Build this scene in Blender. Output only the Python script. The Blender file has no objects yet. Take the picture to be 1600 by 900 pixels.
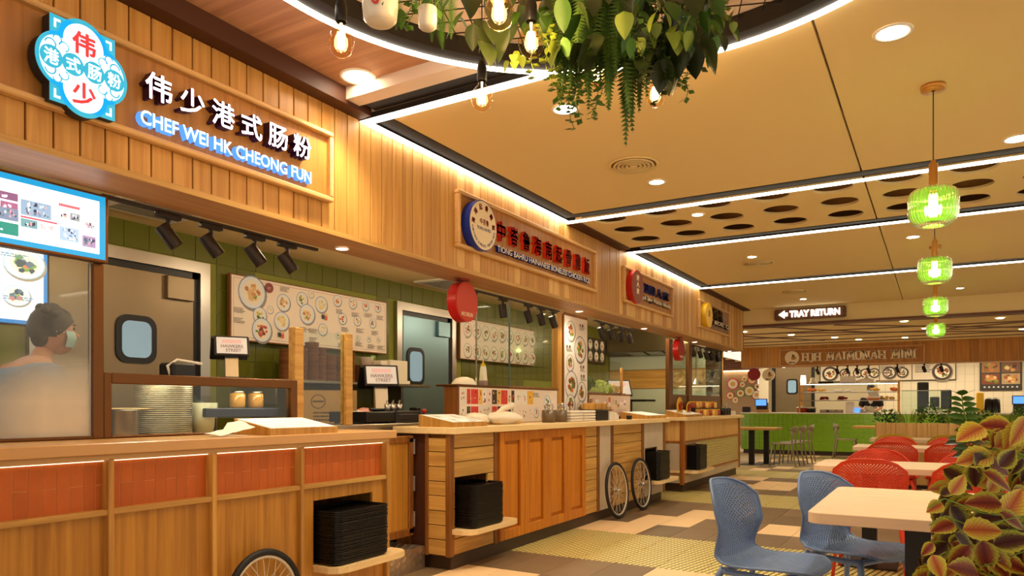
import bpy, bmesh, math, random
import numpy as np
from mathutils import Vector, Matrix
from math import sin, cos, pi, radians, atan2, sqrt
random.seed(7)
S = bpy.context.scene
COL = S.collection

# ------------------------------------------------------------------ camera, world, exposure
TH = atan2(665, 1124); CS, SN = cos(TH), sin(TH)
EYE = 1.18
cam_d = bpy.data.cameras.new('camera'); cam = bpy.data.objects.new('camera', cam_d); COL.objects.link(cam)
cam.location = (0, 0, EYE); cam.rotation_euler = (pi/2, 0, TH)
cam_d.sensor_width = 36; cam_d.lens = 1124/1600*36; cam_d.shift_y = (635-450)/1600; cam_d.clip_start = .05; cam_d.clip_end = 100
S.camera = cam
S.view_settings.view_transform = 'Standard'; S.view_settings.look = 'None'
S.view_settings.gamma = 1; S.view_settings.use_curve_mapping = False
S.view_settings.exposure = 0.5
W = bpy.data.worlds.new('world'); S.world = W; W.use_nodes = True
W.node_tree.nodes['Background'].inputs[0].default_value = (1, .86, .68, 1)
W.node_tree.nodes['Background'].inputs[1].default_value = .85
WARM = (1, .86, .66)

def lamp(name, kind, loc, energy, color=WARM, size=.3, sizey=None, rot=(0,0,0), spot=None, blend=.6, parent=None):
    d = bpy.data.lights.new(name, kind); o = bpy.data.objects.new(name, d); COL.objects.link(o)
    d.energy = energy; d.color = color; o.rotation_euler = rot
    if kind == 'AREA':
        d.size = size
        if sizey: d.shape = 'RECTANGLE'; d.size_y = sizey
    else: d.shadow_soft_size = size
    if kind == 'SPOT': d.spot_size = spot or radians(100); d.spot_blend = blend
    o.location = Vector(loc) - (OFF.get(parent.name, Vector()) if parent else Vector())
    if parent: o.parent = parent
    return o
OFF = {}
# lamps added to brighten the stall kitchens, unseen behind the soffit
KW = (1, .84, .58)
for y, e in ((1.2, 13), (2.3, 13), (3.4, 11), (4.6, 12), (5.8, 14), (7.0, 14), (8.2, 14), (9.6, 15), (10.8, 16), (11.8, 16)): lamp('kitchen_fill_lamp', 'POINT', (-3.70, y, 2.36), e*.62, KW, .05)
lamp('kitchen_light', 'AREA', (-2.0, 20.2, 2.5), 60, (1, .84, .58), 5.0, .6)
lamp('kitchen_light', 'AREA', (1.5, 20.2, 2.5), 45, (1, .84, .58), 3.0, .6)

# ------------------------------------------------------------------ geometry of the view: pixel -> point on a known plane
def ray(px, py):
    r = (px-800)/1124; return Vector((-SN+CS*r, CS+SN*r, (635-py)/1124))
def PX(px, py, x): d = ray(px, py); k = x/d.x; return Vector((x, d.y*k, EYE+d.z*k))
def PY(px, py, y): d = ray(px, py); k = y/d.y; return Vector((d.x*k, y, EYE+d.z*k))
def PZ(px, py, z): d = ray(px, py); k = (z-EYE)/d.z; return Vector((d.x*k, d.y*k, z))
def PD(px, py, dep): return ray(px, py)*dep + Vector((0, 0, EYE))

# ------------------------------------------------------------------ materials
def C(r, g, b):
    f = lambda v: (v/255/12.92) if v <= 10 else ((v/255+.055)/1.055)**2.4
    return (f(r), f(g), f(b), 1)
MATS = {}
def mat(name, col, rough=.5, metal=0, emit=None, es=1, trans=0, alpha=1, noise=0, nscale=8, bump=0, rand=0, coat=0, ior=1.45):
    m = bpy.data.materials.new(name); m.use_nodes = True; nt = m.node_tree; b = nt.nodes['Principled BSDF']
    b.inputs['Base Color'].default_value = col; b.inputs['Roughness'].default_value = rough
    b.inputs['Metallic'].default_value = metal; b.inputs['IOR'].default_value = ior
    if trans: b.inputs['Transmission Weight'].default_value = trans
    if alpha < 1: b.inputs['Alpha'].default_value = alpha
    if coat: b.inputs['Coat Weight'].default_value = coat
    if emit: b.inputs['Emission Color'].default_value = emit; b.inputs['Emission Strength'].default_value = es
    N, L = nt.nodes.new, nt.links.new
    tc = N('ShaderNodeTexCoord')
    src = None
    if noise or rand or bump:
        nz = N('ShaderNodeTexNoise'); nz.inputs['Scale'].default_value = nscale; nz.inputs['Detail'].default_value = 5
        L(tc.outputs['Object'], nz.inputs['Vector'])
        oi = N('ShaderNodeObjectInfo')
        m1 = N('ShaderNodeMath'); m1.operation = 'MULTIPLY_ADD'; L(nz.outputs['Fac'], m1.inputs[0]); m1.inputs[1].default_value = noise*2; m1.inputs[2].default_value = 1-noise
        m2 = N('ShaderNodeMath'); m2.operation = 'MULTIPLY_ADD'; L(oi.outputs['Random'], m2.inputs[0]); m2.inputs[1].default_value = rand*2; m2.inputs[2].default_value = 1-rand
        m3 = N('ShaderNodeMath'); m3.operation = 'MULTIPLY'; L(m1.outputs[0], m3.inputs[0]); L(m2.outputs[0], m3.inputs[1])
        hs = N('ShaderNodeHueSaturation'); hs.inputs['Color'].default_value = col; L(m3.outputs[0], hs.inputs['Value'])
        L(hs.outputs[0], b.inputs['Base Color'])
        if bump:
            bp = N('ShaderNodeBump'); bp.inputs['Strength'].default_value = bump; bp.inputs['Distance'].default_value = .01
            L(nz.outputs['Fac'], bp.inputs['Height']); L(bp.outputs[0], b.inputs['Normal'])
    MATS[name] = m; return m

def wood(name, c1, c2, axis='Z', rough=.45, rand=.12, scale=1., grain=.55):
    m = bpy.data.materials.new(name); m.use_nodes = True; nt = m.node_tree; b = nt.nodes['Principled BSDF']
    N, L = nt.nodes.new, nt.links.new
    g = N('ShaderNodeNewGeometry'); oi = N('ShaderNodeObjectInfo')
    mp = N('ShaderNodeMapping'); sc = {'X': (1.2, 28, 28), 'Y': (28, 1.2, 28), 'Z': (28, 28, 1.2)}[axis]
    mp.inputs['Scale'].default_value = [s*scale for s in sc]
    L(g.outputs['Position'], mp.inputs['Vector'])
    cx = N('ShaderNodeCombineXYZ'); mu = N('ShaderNodeMath'); mu.operation = 'MULTIPLY'; mu.inputs[1].default_value = 37
    L(oi.outputs['Random'], mu.inputs[0]); [L(mu.outputs[0], cx.inputs[i]) for i in range(3)]
    L(cx.outputs[0], mp.inputs['Location'])
    nz = N('ShaderNodeTexNoise'); nz.inputs['Scale'].default_value = 1; nz.inputs['Detail'].default_value = 6; nz.inputs['Roughness'].default_value = grain; nz.inputs['Distortion'].default_value = .6
    L(mp.outputs[0], nz.inputs['Vector'])
    cr = N('ShaderNodeValToRGB'); cr.color_ramp.elements[0].position = .32; cr.color_ramp.elements[1].position = .68
    cr.color_ramp.elements[0].color = c2; cr.color_ramp.elements[1].color = c1
    L(nz.outputs['Fac'], cr.inputs[0])
    m2 = N('ShaderNodeMath'); m2.operation = 'MULTIPLY_ADD'; L(oi.outputs['Random'], m2.inputs[0]); m2.inputs[1].default_value = rand*2; m2.inputs[2].default_value = 1-rand
    hs = N('ShaderNodeHueSaturation'); L(cr.outputs[0], hs.inputs['Color']); L(m2.outputs[0], hs.inputs['Value'])
    L(hs.outputs[0], b.inputs['Base Color']); b.inputs['Roughness'].default_value = rough
    bp = N('ShaderNodeBump'); bp.inputs['Strength'].default_value = .12; bp.inputs['Distance'].default_value = .003
    L(nz.outputs['Fac'], bp.inputs['Height']); L(bp.outputs[0], b.inputs['Normal'])
    MATS[name] = m; return m

def vcol_mat(name, rough=.5, emit=0):
    m = bpy.data.materials.new(name); m.use_nodes = True; nt = m.node_tree; b = nt.nodes['Principled BSDF']
    at = nt.nodes.new('ShaderNodeAttribute'); at.attribute_name = 'Col'
    nt.links.new(at.outputs['Color'], b.inputs['Base Color']); b.inputs['Roughness'].default_value = rough
    if emit:
        nt.links.new(at.outputs['Color'], b.inputs['Emission Color']); b.inputs['Emission Strength'].default_value = emit
    MATS[name] = m; return m

wood('oak', C(212,160,76), C(170,116,42), 'Z', rand=.10)
wood('oak_h', C(210,164,86), C(174,126,56), 'Y', rand=.08)
wood('oak_x', C(210,164,86), C(174,126,56), 'X', rand=.08)
wood('oak_dark', C(146,90,28), C(108,62,16), 'Z', rand=.05)
wood('oak_dark_h', C(146,90,28), C(108,62,16), 'Y', rand=.05)
wood('teak', C(182,114,40), C(144,80,22), 'Z', rand=.06)
wood('signboard', C(186,126,52), C(158,100,34), 'Z', rand=.0)
wood('ash_frame', C(222,176,112), C(206,158,94), 'Y', rand=.03)
wood('ceiling_oak', C(196,146,104), C(160,110,74), 'X', rough=.6, rand=0, scale=.7)
wood('soffit_oak', C(196,148,100), C(172,124,78), 'Y', rough=.45, rand=0)
wood('pale_h', C(242,212,156), C(234,198,136), 'Y', rough=.4, rand=.02)
wood('maple', C(240,216,184), C(228,198,158), 'X', rough=.38, rand=.02, scale=.7)
wood('brown_slat', C(112,58,22), C(84,40,14), 'X', rand=.04)
wood('walnut', C(110,66,34), C(82,48,24), 'X', rand=0)
wood('orange_door', C(206,126,16), C(176,98,6), 'Z', rand=.05)
mat('brown_beam', C(72,34,12), .6)
mat('cream_paint', C(234,208,150), .85)
mat('white_paint', C(225,205,185), .8)
mat('channel_black', C(24,17,12), .7)
mat('led', C(255,240,215), .5, emit=(1,.9,.72,1), es=7)
mat('led_ring', C(255,240,215), .5, emit=(1,.9,.72,1), es=7)
mat('lamp_disc', C(255,245,225), .5, emit=(1,.86,.62,1), es=26)
mat('white_trim', C(240,230,215), .35)
mat('chrome', C(210,205,200), .2, .85)
mat('alloy', C(214,200,176), .35, .35)
mat('steel', C(178,172,164), .3, 1, noise=.06, nscale=3)
mat('steel_brushed', C(138,120,94), .38, .8, noise=.08, nscale=4)
mat('black_plastic', C(20,17,15), .35)
mat('tray_black', C(16,14,13), .32, rand=.2)
mat('black_metal', C(30,24,20), .45, .3)
mat('spot_black', C(44,32,24), .42, .2)
mat('brass', C(206,148,70), .35, .55)
mat('bronze_frame', C(112,72,36), .38, .7)
mat('grout', C(140,142,56), .8)
mat('green_tile', C(96,98,18), .3, rand=.06, coat=.15)
mat('lime_tile', C(128,174,20), .25, rand=.06, coat=.3)
mat('lime_grout', C(160,214,96), .7)
mat('terracotta', C(192,98,34), .5, noise=.10, nscale=14, rand=.07)
mat('terra_grout', C(236,168,106), .8)
mat('plinth', C(66,48,32), .5)
mat('concrete', C(196,178,150), .7, noise=.12, nscale=9)
mat('concrete_pale', C(206,186,152), .65, noise=.08, nscale=10)
mat('quartz', C(206,158,100), .28, noise=.02, nscale=60)
mat('diamond_steel', C(170,150,124), .35, .8, noise=.1)
mat('rubber', C(28,25,24), .6)
mat('glass', C(235,245,240), .0, trans=1, ior=1.05, alpha=1)
mat('white_ceramic', C(240,230,210), .25)
mat('cream_plastic', C(240,226,196), .4)
mat('paper', C(245,236,220), .7)
mat('wicker', C(142,92,50), .7, noise=.25, nscale=60, rand=.2)
mat('cardboard', C(196,158,102), .75, noise=.05)
mat('ink', C(40,30,26), .6)
mat('red_gloss', C(190,30,24), .3)
mat('red_letter', C(222,48,24), .3)
mat('blue_side', C(30,50,140), .35)
mat('navy_letter', C(44,42,112), .3)
mat('maroon_side', C(60,14,40), .4)
mat('letter_white', C(255,240,245), .4, emit=(1,.86,.9,1), es=.95)
mat('letter_cool', C(240,248,255), .4, emit=(.75,.88,1,1), es=1.7)
mat('letter_glow', C(60,120,210), .4, emit=(.10,.32,1,1), es=.8)
mat('cream_letter', C(238,222,186), .4)
mat('tray_sign_letter', C(255,250,240), .4, emit=(1,.93,.82,1), es=1.6)
mat('gold', C(226,170,40), .35, .2)
mat('yellow_disc', C(236,186,30), .4)
mat('badge_dark', C(38,34,34), .5)
mat('badge_blue', C(20,150,196), .4, emit=(.02,.42,.62,1), es=.55)
mat('badge_white', C(246,250,252), .4, emit=(.85,.95,1,1), es=.75)
mat('badge_red', C(226,70,60), .4, emit=(.8,.1,.08,1), es=.45)
mat('bluegrey', C(104,128,168), .42, noise=.02, nscale=30)
mat('red_chair', C(206,58,24), .42)
mat('olive_chair', C(190,160,50), .45)
mat('taupe_chair', C(138,124,98), .45)
mat('table_black', C(26,21,19), .45)
mat('green_glass', C(150,206,84), .05, trans=.85, ior=1.25, emit=(.20,.42,.06,1), es=.12)
mat('bulb_glow', C(255,240,200), .4, emit=(1,.78,.40,1), es=14)
mat('bulb_glow_soft', C(255,240,200), .4, emit=(1,.9,.6,1), es=4)
mat('skin', C(196,138,104), .5)
mat('hair', C(28,22,20), .6)
mat('mask_blue', C(170,205,205), .7)
mat('shirt_blue', C(86,128,176), .8)
mat('apron', C(236,226,206), .8)
mat('shirt_dark', C(34,30,32), .8)
mat('dark_red', C(150,24,26), .4)
mat('grey_wall', C(150,132,112), .6, noise=.06, nscale=3)
mat('white_tile', C(226,214,190), .3, rand=.03)
mat('white_grout', C(180,166,140), .8)
mat('screen_blue', C(40,100,220), .4, emit=(.10,.30,.9,1), es=1.1)
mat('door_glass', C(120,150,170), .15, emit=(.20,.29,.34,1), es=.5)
mat('cool_steel', C(120,150,160), .32, .8)
mat('soil', C(52,36,22), .9)
mat('stem', C(120,150,50), .6)
mat('fern', C(74,104,30), .6, rand=.25, noise=.1)
mat('leaf_green', C(66,106,28), .45, rand=.25)
mat('leaf_dark', C(50,62,24), .4, rand=.3)
mat('leaf_lime', C(132,150,48), .45, rand=.2)
mat('flower_white', C(236,238,214), .6)
mat('food_orange', C(206,110,40), .5, noise=.25, nscale=30)
mat('food_red', C(150,40,16), .4, noise=.3, nscale=30)
mat('food_yellow', C(226,176,80), .5, noise=.2, nscale=30)
mat('food_green', C(150,190,80), .5, noise=.3, nscale=30)
vcol_mat('print', .45); vcol_mat('print_glow', .4, emit=.85); vcol_mat('print_soft', .4, emit=.25)

def see_glass(name, tint, haze=0, rough=.0, refl=.08):
    m = bpy.data.materials.new(name); m.use_nodes = True; nt = m.node_tree; nt.nodes.clear()
    N, L = nt.nodes.new, nt.links.new
    o = N('ShaderNodeOutputMaterial'); tr = N('ShaderNodeBsdfTransparent'); tr.inputs[0].default_value = tint
    gl = N('ShaderNodeBsdfGlossy'); gl.inputs['Roughness'].default_value = .03
    fr = N('ShaderNodeFresnel'); gb = N('ShaderNodeNewGeometry'); im = N('ShaderNodeMapRange'); im.inputs[3].default_value = 1.35; im.inputs[4].default_value = 1/1.35; L(gb.outputs['Backfacing'], im.inputs[0]); L(im.outputs[0], fr.inputs[0])
    mx = N('ShaderNodeMixShader'); L(fr.outputs[0], mx.inputs[0]); L(tr.outputs[0], mx.inputs[1]); L(gl.outputs[0], mx.inputs[2])
    out = mx.outputs[0]
    if haze:
        g = N('ShaderNodeNewGeometry'); sp = N('ShaderNodeSeparateXYZ'); L(g.outputs['Position'], sp.inputs[0])
        nz = N('ShaderNodeTexNoise'); nz.inputs['Scale'].default_value = 2.6; nz.inputs['Detail'].default_value = 5; L(g.outputs['Position'], nz.inputs['Vector'])
        # steam and condensation: thicker low down and towards the post
        a = N('ShaderNodeMapRange'); a.inputs[1].default_value = 1.42; a.inputs[2].default_value = 1.20; L(sp.outputs[2], a.inputs[0])
        b = N('ShaderNodeMapRange'); b.inputs[1].default_value = 1.46; b.inputs[2].default_value = 1.66; b.inputs[3].default_value = .30; b.inputs[4].default_value = .92; L(sp.outputs[1], b.inputs[0])
        c = N('ShaderNodeMath'); c.operation = 'MULTIPLY'; L(a.outputs[0], c.inputs[0]); L(b.outputs[0], c.inputs[1])
        d = N('ShaderNodeMath'); d.operation = 'MULTIPLY_ADD'; L(nz.outputs['Fac'], d.inputs[0]); d.inputs[1].default_value = .5; d.inputs[2].default_value = -.20
        e = N('ShaderNodeMath'); e.operation = 'ADD'; e.use_clamp = True; L(c.outputs[0], e.inputs[0]); L(d.outputs[0], e.inputs[1])
        f = N('ShaderNodeMath'); f.operation = 'MULTIPLY'; f.use_clamp = True; L(e.outputs[0], f.inputs[0]); f.inputs[1].default_value = haze
        df = N('ShaderNodeBsdfTranslucent'); df.inputs[0].default_value = (.95,.9,.8,1)
        df2 = N('ShaderNodeBsdfDiffuse'); df2.inputs[0].default_value = (.9,.85,.75,1)
        m0 = N('ShaderNodeMixShader'); m0.inputs[0].default_value = .5; L(df.outputs[0], m0.inputs[1]); L(df2.outputs[0], m0.inputs[2])
        m2 = N('ShaderNodeMixShader'); L(f.outputs[0], m2.inputs[0]); L(mx.outputs[0], m2.inputs[1]); L(m0.outputs[0], m2.inputs[2]); out = m2.outputs[0]
    L(out, o.inputs[0]); MATS[name] = m; return m
see_glass('pane', (.93,.97,.94,1)); see_glass('pane_steamy', (.90,.93,.93,1), haze=1.0)
see_glass('pane_green', (.86,.93,.88,1)); see_glass('bulb_glass', (1,.86,.62,1))
see_glass('bag_film', (.97,.97,.97,1), haze=0)

def leaf_mat(name, edge, mid, vein, centre):
    m = bpy.data.materials.new(name); m.use_nodes = True; nt = m.node_tree; b = nt.nodes['Principled BSDF']; N, L = nt.nodes.new, nt.links.new
    uv = N('ShaderNodeTexCoord'); sp = N('ShaderNodeSeparateXYZ'); L(uv.outputs['UV'], sp.inputs[0])
    ab = N('ShaderNodeMath'); ab.operation = 'ABSOLUTE'; L(sp.outputs[0], ab.inputs[0])           # 0 at midrib, 1 at the edge
    nz = N('ShaderNodeTexNoise'); nz.inputs['Scale'].default_value = 9; L(uv.outputs['UV'], nz.inputs['Vector'])
    ad = N('ShaderNodeMath'); ad.operation = 'MULTIPLY_ADD'; L(nz.outputs['Fac'], ad.inputs[0]); ad.inputs[1].default_value = .35; L(ab.outputs[0], ad.inputs[2])
    cr = N('ShaderNodeValToRGB'); e = cr.color_ramp.elements; e[0].position = .30; e[0].color = centre; e[1].position = 1.05; e[1].color = edge
    k = e.new(.66); k.color = mid
    L(ad.outputs[0], cr.inputs[0])
    # side veins slanting to the tip
    q = N('ShaderNodeMath'); q.operation = 'MULTIPLY_ADD'; L(ab.outputs[0], q.inputs[0]); q.inputs[1].default_value = -.32; L(sp.outputs[1], q.inputs[2])
    q2 = N('ShaderNodeMath'); q2.operation = 'MULTIPLY'; L(q.outputs[0], q2.inputs[0]); q2.inputs[1].default_value = 9
    fr = N('ShaderNodeMath'); fr.operation = 'FRACT'; L(q2.outputs[0], fr.inputs[0])
    lt = N('ShaderNodeMath'); lt.operation = 'LESS_THAN'; L(fr.outputs[0], lt.inputs[0]); lt.inputs[1].default_value = .17
    l2 = N('ShaderNodeMath'); l2.operation = 'LESS_THAN'; L(ab.outputs[0], l2.inputs[0]); l2.inputs[1].default_value = .06
    mxm = N('ShaderNodeMath'); mxm.operation = 'MAXIMUM'; L(lt.outputs[0], mxm.inputs[0]); L(l2.outputs[0], mxm.inputs[1])
    ms = N('ShaderNodeMath'); ms.operation = 'MULTIPLY'; L(mxm.outputs[0], ms.inputs[0]); ms.inputs[1].default_value = .55
    mx = N('ShaderNodeMix'); mx.data_type = 'RGBA'; L(ms.outputs[0], mx.inputs[0]); L(cr.outputs[0], mx.inputs[6]); mx.inputs[7].default_value = vein
    oi = N('ShaderNodeObjectInfo'); m2 = N('ShaderNodeMath'); m2.operation = 'MULTIPLY_ADD'; L(oi.outputs['Random'], m2.inputs[0]); m2.inputs[1].default_value = .5; m2.inputs[2].default_value = .75
    hs = N('ShaderNodeHueSaturation'); L(mx.outputs[2], hs.inputs['Color']); L(m2.outputs[0], hs.inputs['Value'])
    L(hs.outputs[0], b.inputs['Base Color']); b.inputs['Roughness'].default_value = .45
    MATS[name] = m
leaf_mat('coleus', C(200,196,56), C(160,84,40), C(84,36,20), C(128,40,30))
leaf_mat('coleus_gold', C(214,204,70), C(206,160,60), C(120,80,30), C(190,96,44))
leaf_mat('coleus_dark', C(176,176,56), C(84,60,30), C(40,22,18), C(70,28,30))

# ------------------------------------------------------------------ mesh helpers
class MB:
    def __init__(s): s.v = []; s.f = []; s.mi = []; s.cur = 0; s.col = []; s.c = (1,1,1,1); s.smooth = []; s.sm = False
    def add(s, vs, fs):
        n = len(s.v); s.v += [tuple(v) for v in vs]
        for f in fs: s.f.append([i+n for i in f]); s.mi.append(s.cur); s.col.append(s.c); s.smooth.append(s.sm)
        return s
    def box(s, a, b):
        x0,x1 = sorted((a[0],b[0])); y0,y1 = sorted((a[1],b[1])); z0,z1 = sorted((a[2],b[2]))
        return s.add([(x0,y0,z0),(x1,y0,z0),(x1,y1,z0),(x0,y1,z0),(x0,y0,z1),(x1,y0,z1),(x1,y1,z1),(x0,y1,z1)],
            [(0,3,2,1),(4,5,6,7),(0,1,5,4),(1,2,6,5),(2,3,7,6),(3,0,4,7)])
    def bbox(s, a, b, r=.004):   # box with chamfered edges
        x0,x1 = sorted((a[0],b[0])); y0,y1 = sorted((a[1],b[1])); z0,z1 = sorted((a[2],b[2]))
        r = min(r, (x1-x0)*.45, (y1-y0)*.45, (z1-z0)*.45)
        vs = []
        for sx in (0,1):
            for sy in (0,1):
                for sz in (0,1):
                    X = (x0,x1)[sx]; Y = (y0,y1)[sy]; Z = (z0,z1)[sz]; dx = r if sx==0 else -r; dy = r if sy==0 else -r; dz = r if sz==0 else -r
                    vs += [(X,Y+dy,Z+dz),(X+dx,Y,Z+dz),(X+dx,Y+dy,Z)]
        I = lambda sx,sy,sz,k: ((sx*2+sy)*2+sz)*3+k
        fs = []
        for sx in (0,1):
            q = [I(sx,0,0,0),I(sx,1,0,0),I(sx,1,1,0),I(sx,0,1,0)]; fs.append(q if sx else q[::-1])
        for sy in (0,1):
            q = [I(0,sy,0,1),I(0,sy,1,1),I(1,sy,1,1),I(1,sy,0,1)]; fs.append(q if sy else q[::-1])
        for sz in (0,1):
            q = [I(0,0,sz,2),I(1,0,sz,2),I(1,1,sz,2),I(0,1,sz,2)]; fs.append(q if sz else q[::-1])
        for sy in (0,1):
            for sz in (0,1): fs.append([I(0,sy,sz,1),I(1,sy,sz,1),I(1,sy,sz,2),I(0,sy,sz,2)])
        for sx in (0,1):
            for sz in (0,1): fs.append([I(sx,0,sz,0),I(sx,1,sz,0),I(sx,1,sz,2),I(sx,0,sz,2)])
        for sx in (0,1):
            for sy in (0,1): fs.append([I(sx,sy,0,0),I(sx,sy,1,0),I(sx,sy,1,1),I(sx,sy,0,1)])
        for sx in (0,1):
            for sy in (0,1):
                for sz in (0,1): fs.append([I(sx,sy,sz,0),I(sx,sy,sz,1),I(sx,sy,sz,2)])
        return s.add(vs, fs)
    def prism(s, pts, n, o=(0,0,0), u=(1,0,0), v=(0,1,0), w=(0,0,1), base=0):
        """extrude the 2D outline pts by n along w"""
        o,u,v,w = map(Vector,(o,u,v,w)); k = len(pts)
        a = [o+u*p[0]+v*p[1]+w*base for p in pts]; b = [q+w*n for q in a]
        return s.add(a+b, [list(range(k))[::-1], list(range(k,2*k))]+[[i,(i+1)%k,k+(i+1)%k,k+i] for i in range(k)])
    def cyl(s, a, b, r1, r2=None, n=12, caps=True):
        a,b = Vector(a),Vector(b); r2 = r1 if r2 is None else r2; d = (b-a).normalized()
        t = d.orthogonal().normalized(); q = d.cross(t); vs = []
        for P,r in ((a,r1),(b,r2)): vs += [P+(t*cos(2*pi*i/n)+q*sin(2*pi*i/n))*r for i in range(n)]
        fs = [[i,(i+1)%n,n+(i+1)%n,n+i] for i in range(n)]
        if caps: fs += [list(range(n))[::-1], list(range(n,2*n))]
        return s.add(vs, fs)
    def lathe(s, prof, o=(0,0,0), n=20, axis='Z', flute=0, nf=0):
        vs = []; o = Vector(o)
        for r,z in prof:
            for i in range(n):
                a = 2*pi*i/n; rr = r*(1+(flute*cos(nf*a) if nf else 0)); p = Vector((rr*cos(a), rr*sin(a), z))
                if axis == 'X': p = Vector((p.z,p.x,p.y))
                if axis == 'Y': p = Vector((p.x,-p.z,p.y))
                vs.append(o+p)
        fs = [[k*n+i,k*n+(i+1)%n,(k+1)*n+(i+1)%n,(k+1)*n+i] for k in range(len(prof)-1) for i in range(n)]
        return s.add(vs, fs)
    def tube(s, pts, r, n=6, closed=False, taper=None):
        pts = [Vector(p) for p in pts]; k = len(pts); vs = []; t0 = None
        for i,p in enumerate(pts):
            d = (pts[(i+1)%k]-pts[i-1]) if closed else (pts[min(i+1,k-1)]-pts[max(i-1,0)])
            d.normalize()
            if t0 is None: t0 = d.orthogonal().normalized()
            t0 = (t0-d*t0.dot(d)).normalized(); q = d.cross(t0); rr = r if taper is None else r+(taper-r)*i/(k-1)
            vs += [p+(t0*cos(2*pi*j/n)+q*sin(2*pi*j/n))*rr for j in range(n)]
        m = k if closed else k-1
        fs = [[i*n+j,i*n+(j+1)%n,((i+1)%k)*n+(j+1)%n,((i+1)%k)*n+j] for i in range(m) for j in range(n)]
        if not closed: fs += [list(range(n))[::-1],[ (k-1)*n+j for j in range(n)]]
        return s.add(vs, fs)
    def ball(s, c, r, n=12, m=8, sq=(1,1,1)):
        c = Vector(c)
        prof = [(sin(pi*k/m), -cos(pi*k/m)) for k in range(m+1)]
        vs = [(c.x+r*sq[0]*a*cos(2*pi*i/n), c.y+r*sq[1]*a*sin(2*pi*i/n), c.z+r*sq[2]*z) for a,z in prof for i in range(n)]
        return s.add(vs, [[k*n+i,k*n+(i+1)%n,(k+1)*n+(i+1)%n,(k+1)*n+i] for k in range(m) for i in range(n)])
    def torus(s, c, R, r, n=40, m=8, axis='X'):
        vs = []
        for i in range(n):
            a = 2*pi*i/n
            for j in range(m):
                b = 2*pi*j/m; rr = R+r*cos(b); p = (rr*cos(a), rr*sin(a), r*sin(b))
                if axis == 'X': p = (p[2],p[0],p[1])
                if axis == 'Y': p = (p[0],p[2],p[1])
                vs.append((c[0]+p[0],c[1]+p[1],c[2]+p[2]))
        return s.add(vs, [[i*m+j,((i+1)%n)*m+j,((i+1)%n)*m+(j+1)%m,i*m+(j+1)%m] for i in range(n) for j in range(m)])
    def build(s, name, m, parent=None, smooth=False, mats=None, loc=None):
        me = bpy.data.meshes.new(name); off = OFF.get(parent.name, Vector()) if parent else Vector()
        org = Vector(loc) if loc is not None else off
        vs = [(x-org.x,y-org.y,z-org.z) for x,y,z in s.v]
        me.from_pydata(vs, [], s.f); me.validate()
        for mm in (mats or [m]): me.materials.append(MATS[mm])
        if len(me.polygons) == len(s.f):
            if mats: me.polygons.foreach_set('material_index', s.mi)
            if m and m.startswith('print'):
                ca = me.color_attributes.new('Col', 'FLOAT_COLOR', 'CORNER')
                arr = []
                for p,c in zip(me.polygons, s.col): arr += list(c)*len(p.vertices)
                ca.data.foreach_set('color', arr)
        if smooth: me.polygons.foreach_set('use_smooth', [True]*len(me.polygons))
        elif any(s.smooth) and len(me.polygons) == len(s.f): me.polygons.foreach_set('use_smooth', s.smooth)
        me.update()
        o = bpy.data.objects.new(name, me); COL.objects.link(o)
        if parent: o.parent = parent; o.location = org-off; OFF[o.name] = Vector(org)
        elif loc is not None: o.location = org; OFF[o.name] = Vector(org)
        else: OFF[o.name] = Vector()
        return o
def fix_smooth(o, ang=40):
    me = o.data
    me.polygons.foreach_set('use_smooth', [True]*len(me.polygons))
    try: me.set_sharp_from_angle(angle=radians(ang))
    except Exception: pass
    return o
def tag(o, label=None, cat=None, group=None, kind=None):
    if label: o['label'] = label
    if cat: o['category'] = cat
    if group: o['group'] = group
    if kind: o['kind'] = kind
    return o
def thing(name, label, cat, loc=(0,0,0), group=None, rz=0):
    o = bpy.data.objects.new(name, None); COL.objects.link(o); o.location = loc; o.rotation_euler = (0,0,rz); o.empty_display_size = .1
    OFF[o.name] = Vector(loc); return tag(o, label, cat, group)
def proto(name, label, cat, group=None): return thing(name, label, cat, (0,0,0), group)
def dup(root, loc, rz=None, label=None, group=None, swap=None, scale=None):
    def cp(o, par):
        c = o.copy(); COL.objects.link(c)
        if par: c.parent = par
        if swap and o.type == 'MESH' and o.data.materials and o.data.materials[0].name in swap:
            k = (o.data.name, swap[o.data.materials[0].name])
            if k not in SW:
                d = o.data.copy(); d.materials[0] = MATS[k[1]]; SW[k] = d
            c.data = SW[k]
        for ch in o.children: cp(ch, c)
        return c
    r = cp(root, None); r.location = loc
    if rz is not None: r.rotation_euler = (0,0,rz)
    if scale: r.scale = (scale,)*3
    if label: r['label'] = label
    if group: r['group'] = group
    return r
SW = {}
def inst(o, parent, loc, rot=(0,0,0), scale=None, name=None):
    """copy of a part mesh under a thing (loc in world)"""
    c = bpy.data.objects.new(name or o.name.split('.')[0], o.data); COL.objects.link(c)
    off = OFF.get(parent.name, Vector()); c.parent = parent; c.location = Vector(loc)-off; c.rotation_euler = rot
    if scale: c.scale = scale if hasattr(scale,'__len__') else (scale,)*3
    return c
def struct(o): o['kind'] = 'structure'; return o
def sbox(name, a, b, m, parent=None):
    o = MB().box(a, b).build(name, m, parent)
    if not parent: struct(o)
    return o
def bar(name, a, b, m, parent, r=.003): return MB().bbox(a, b, r).build(name, m, parent)

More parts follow.
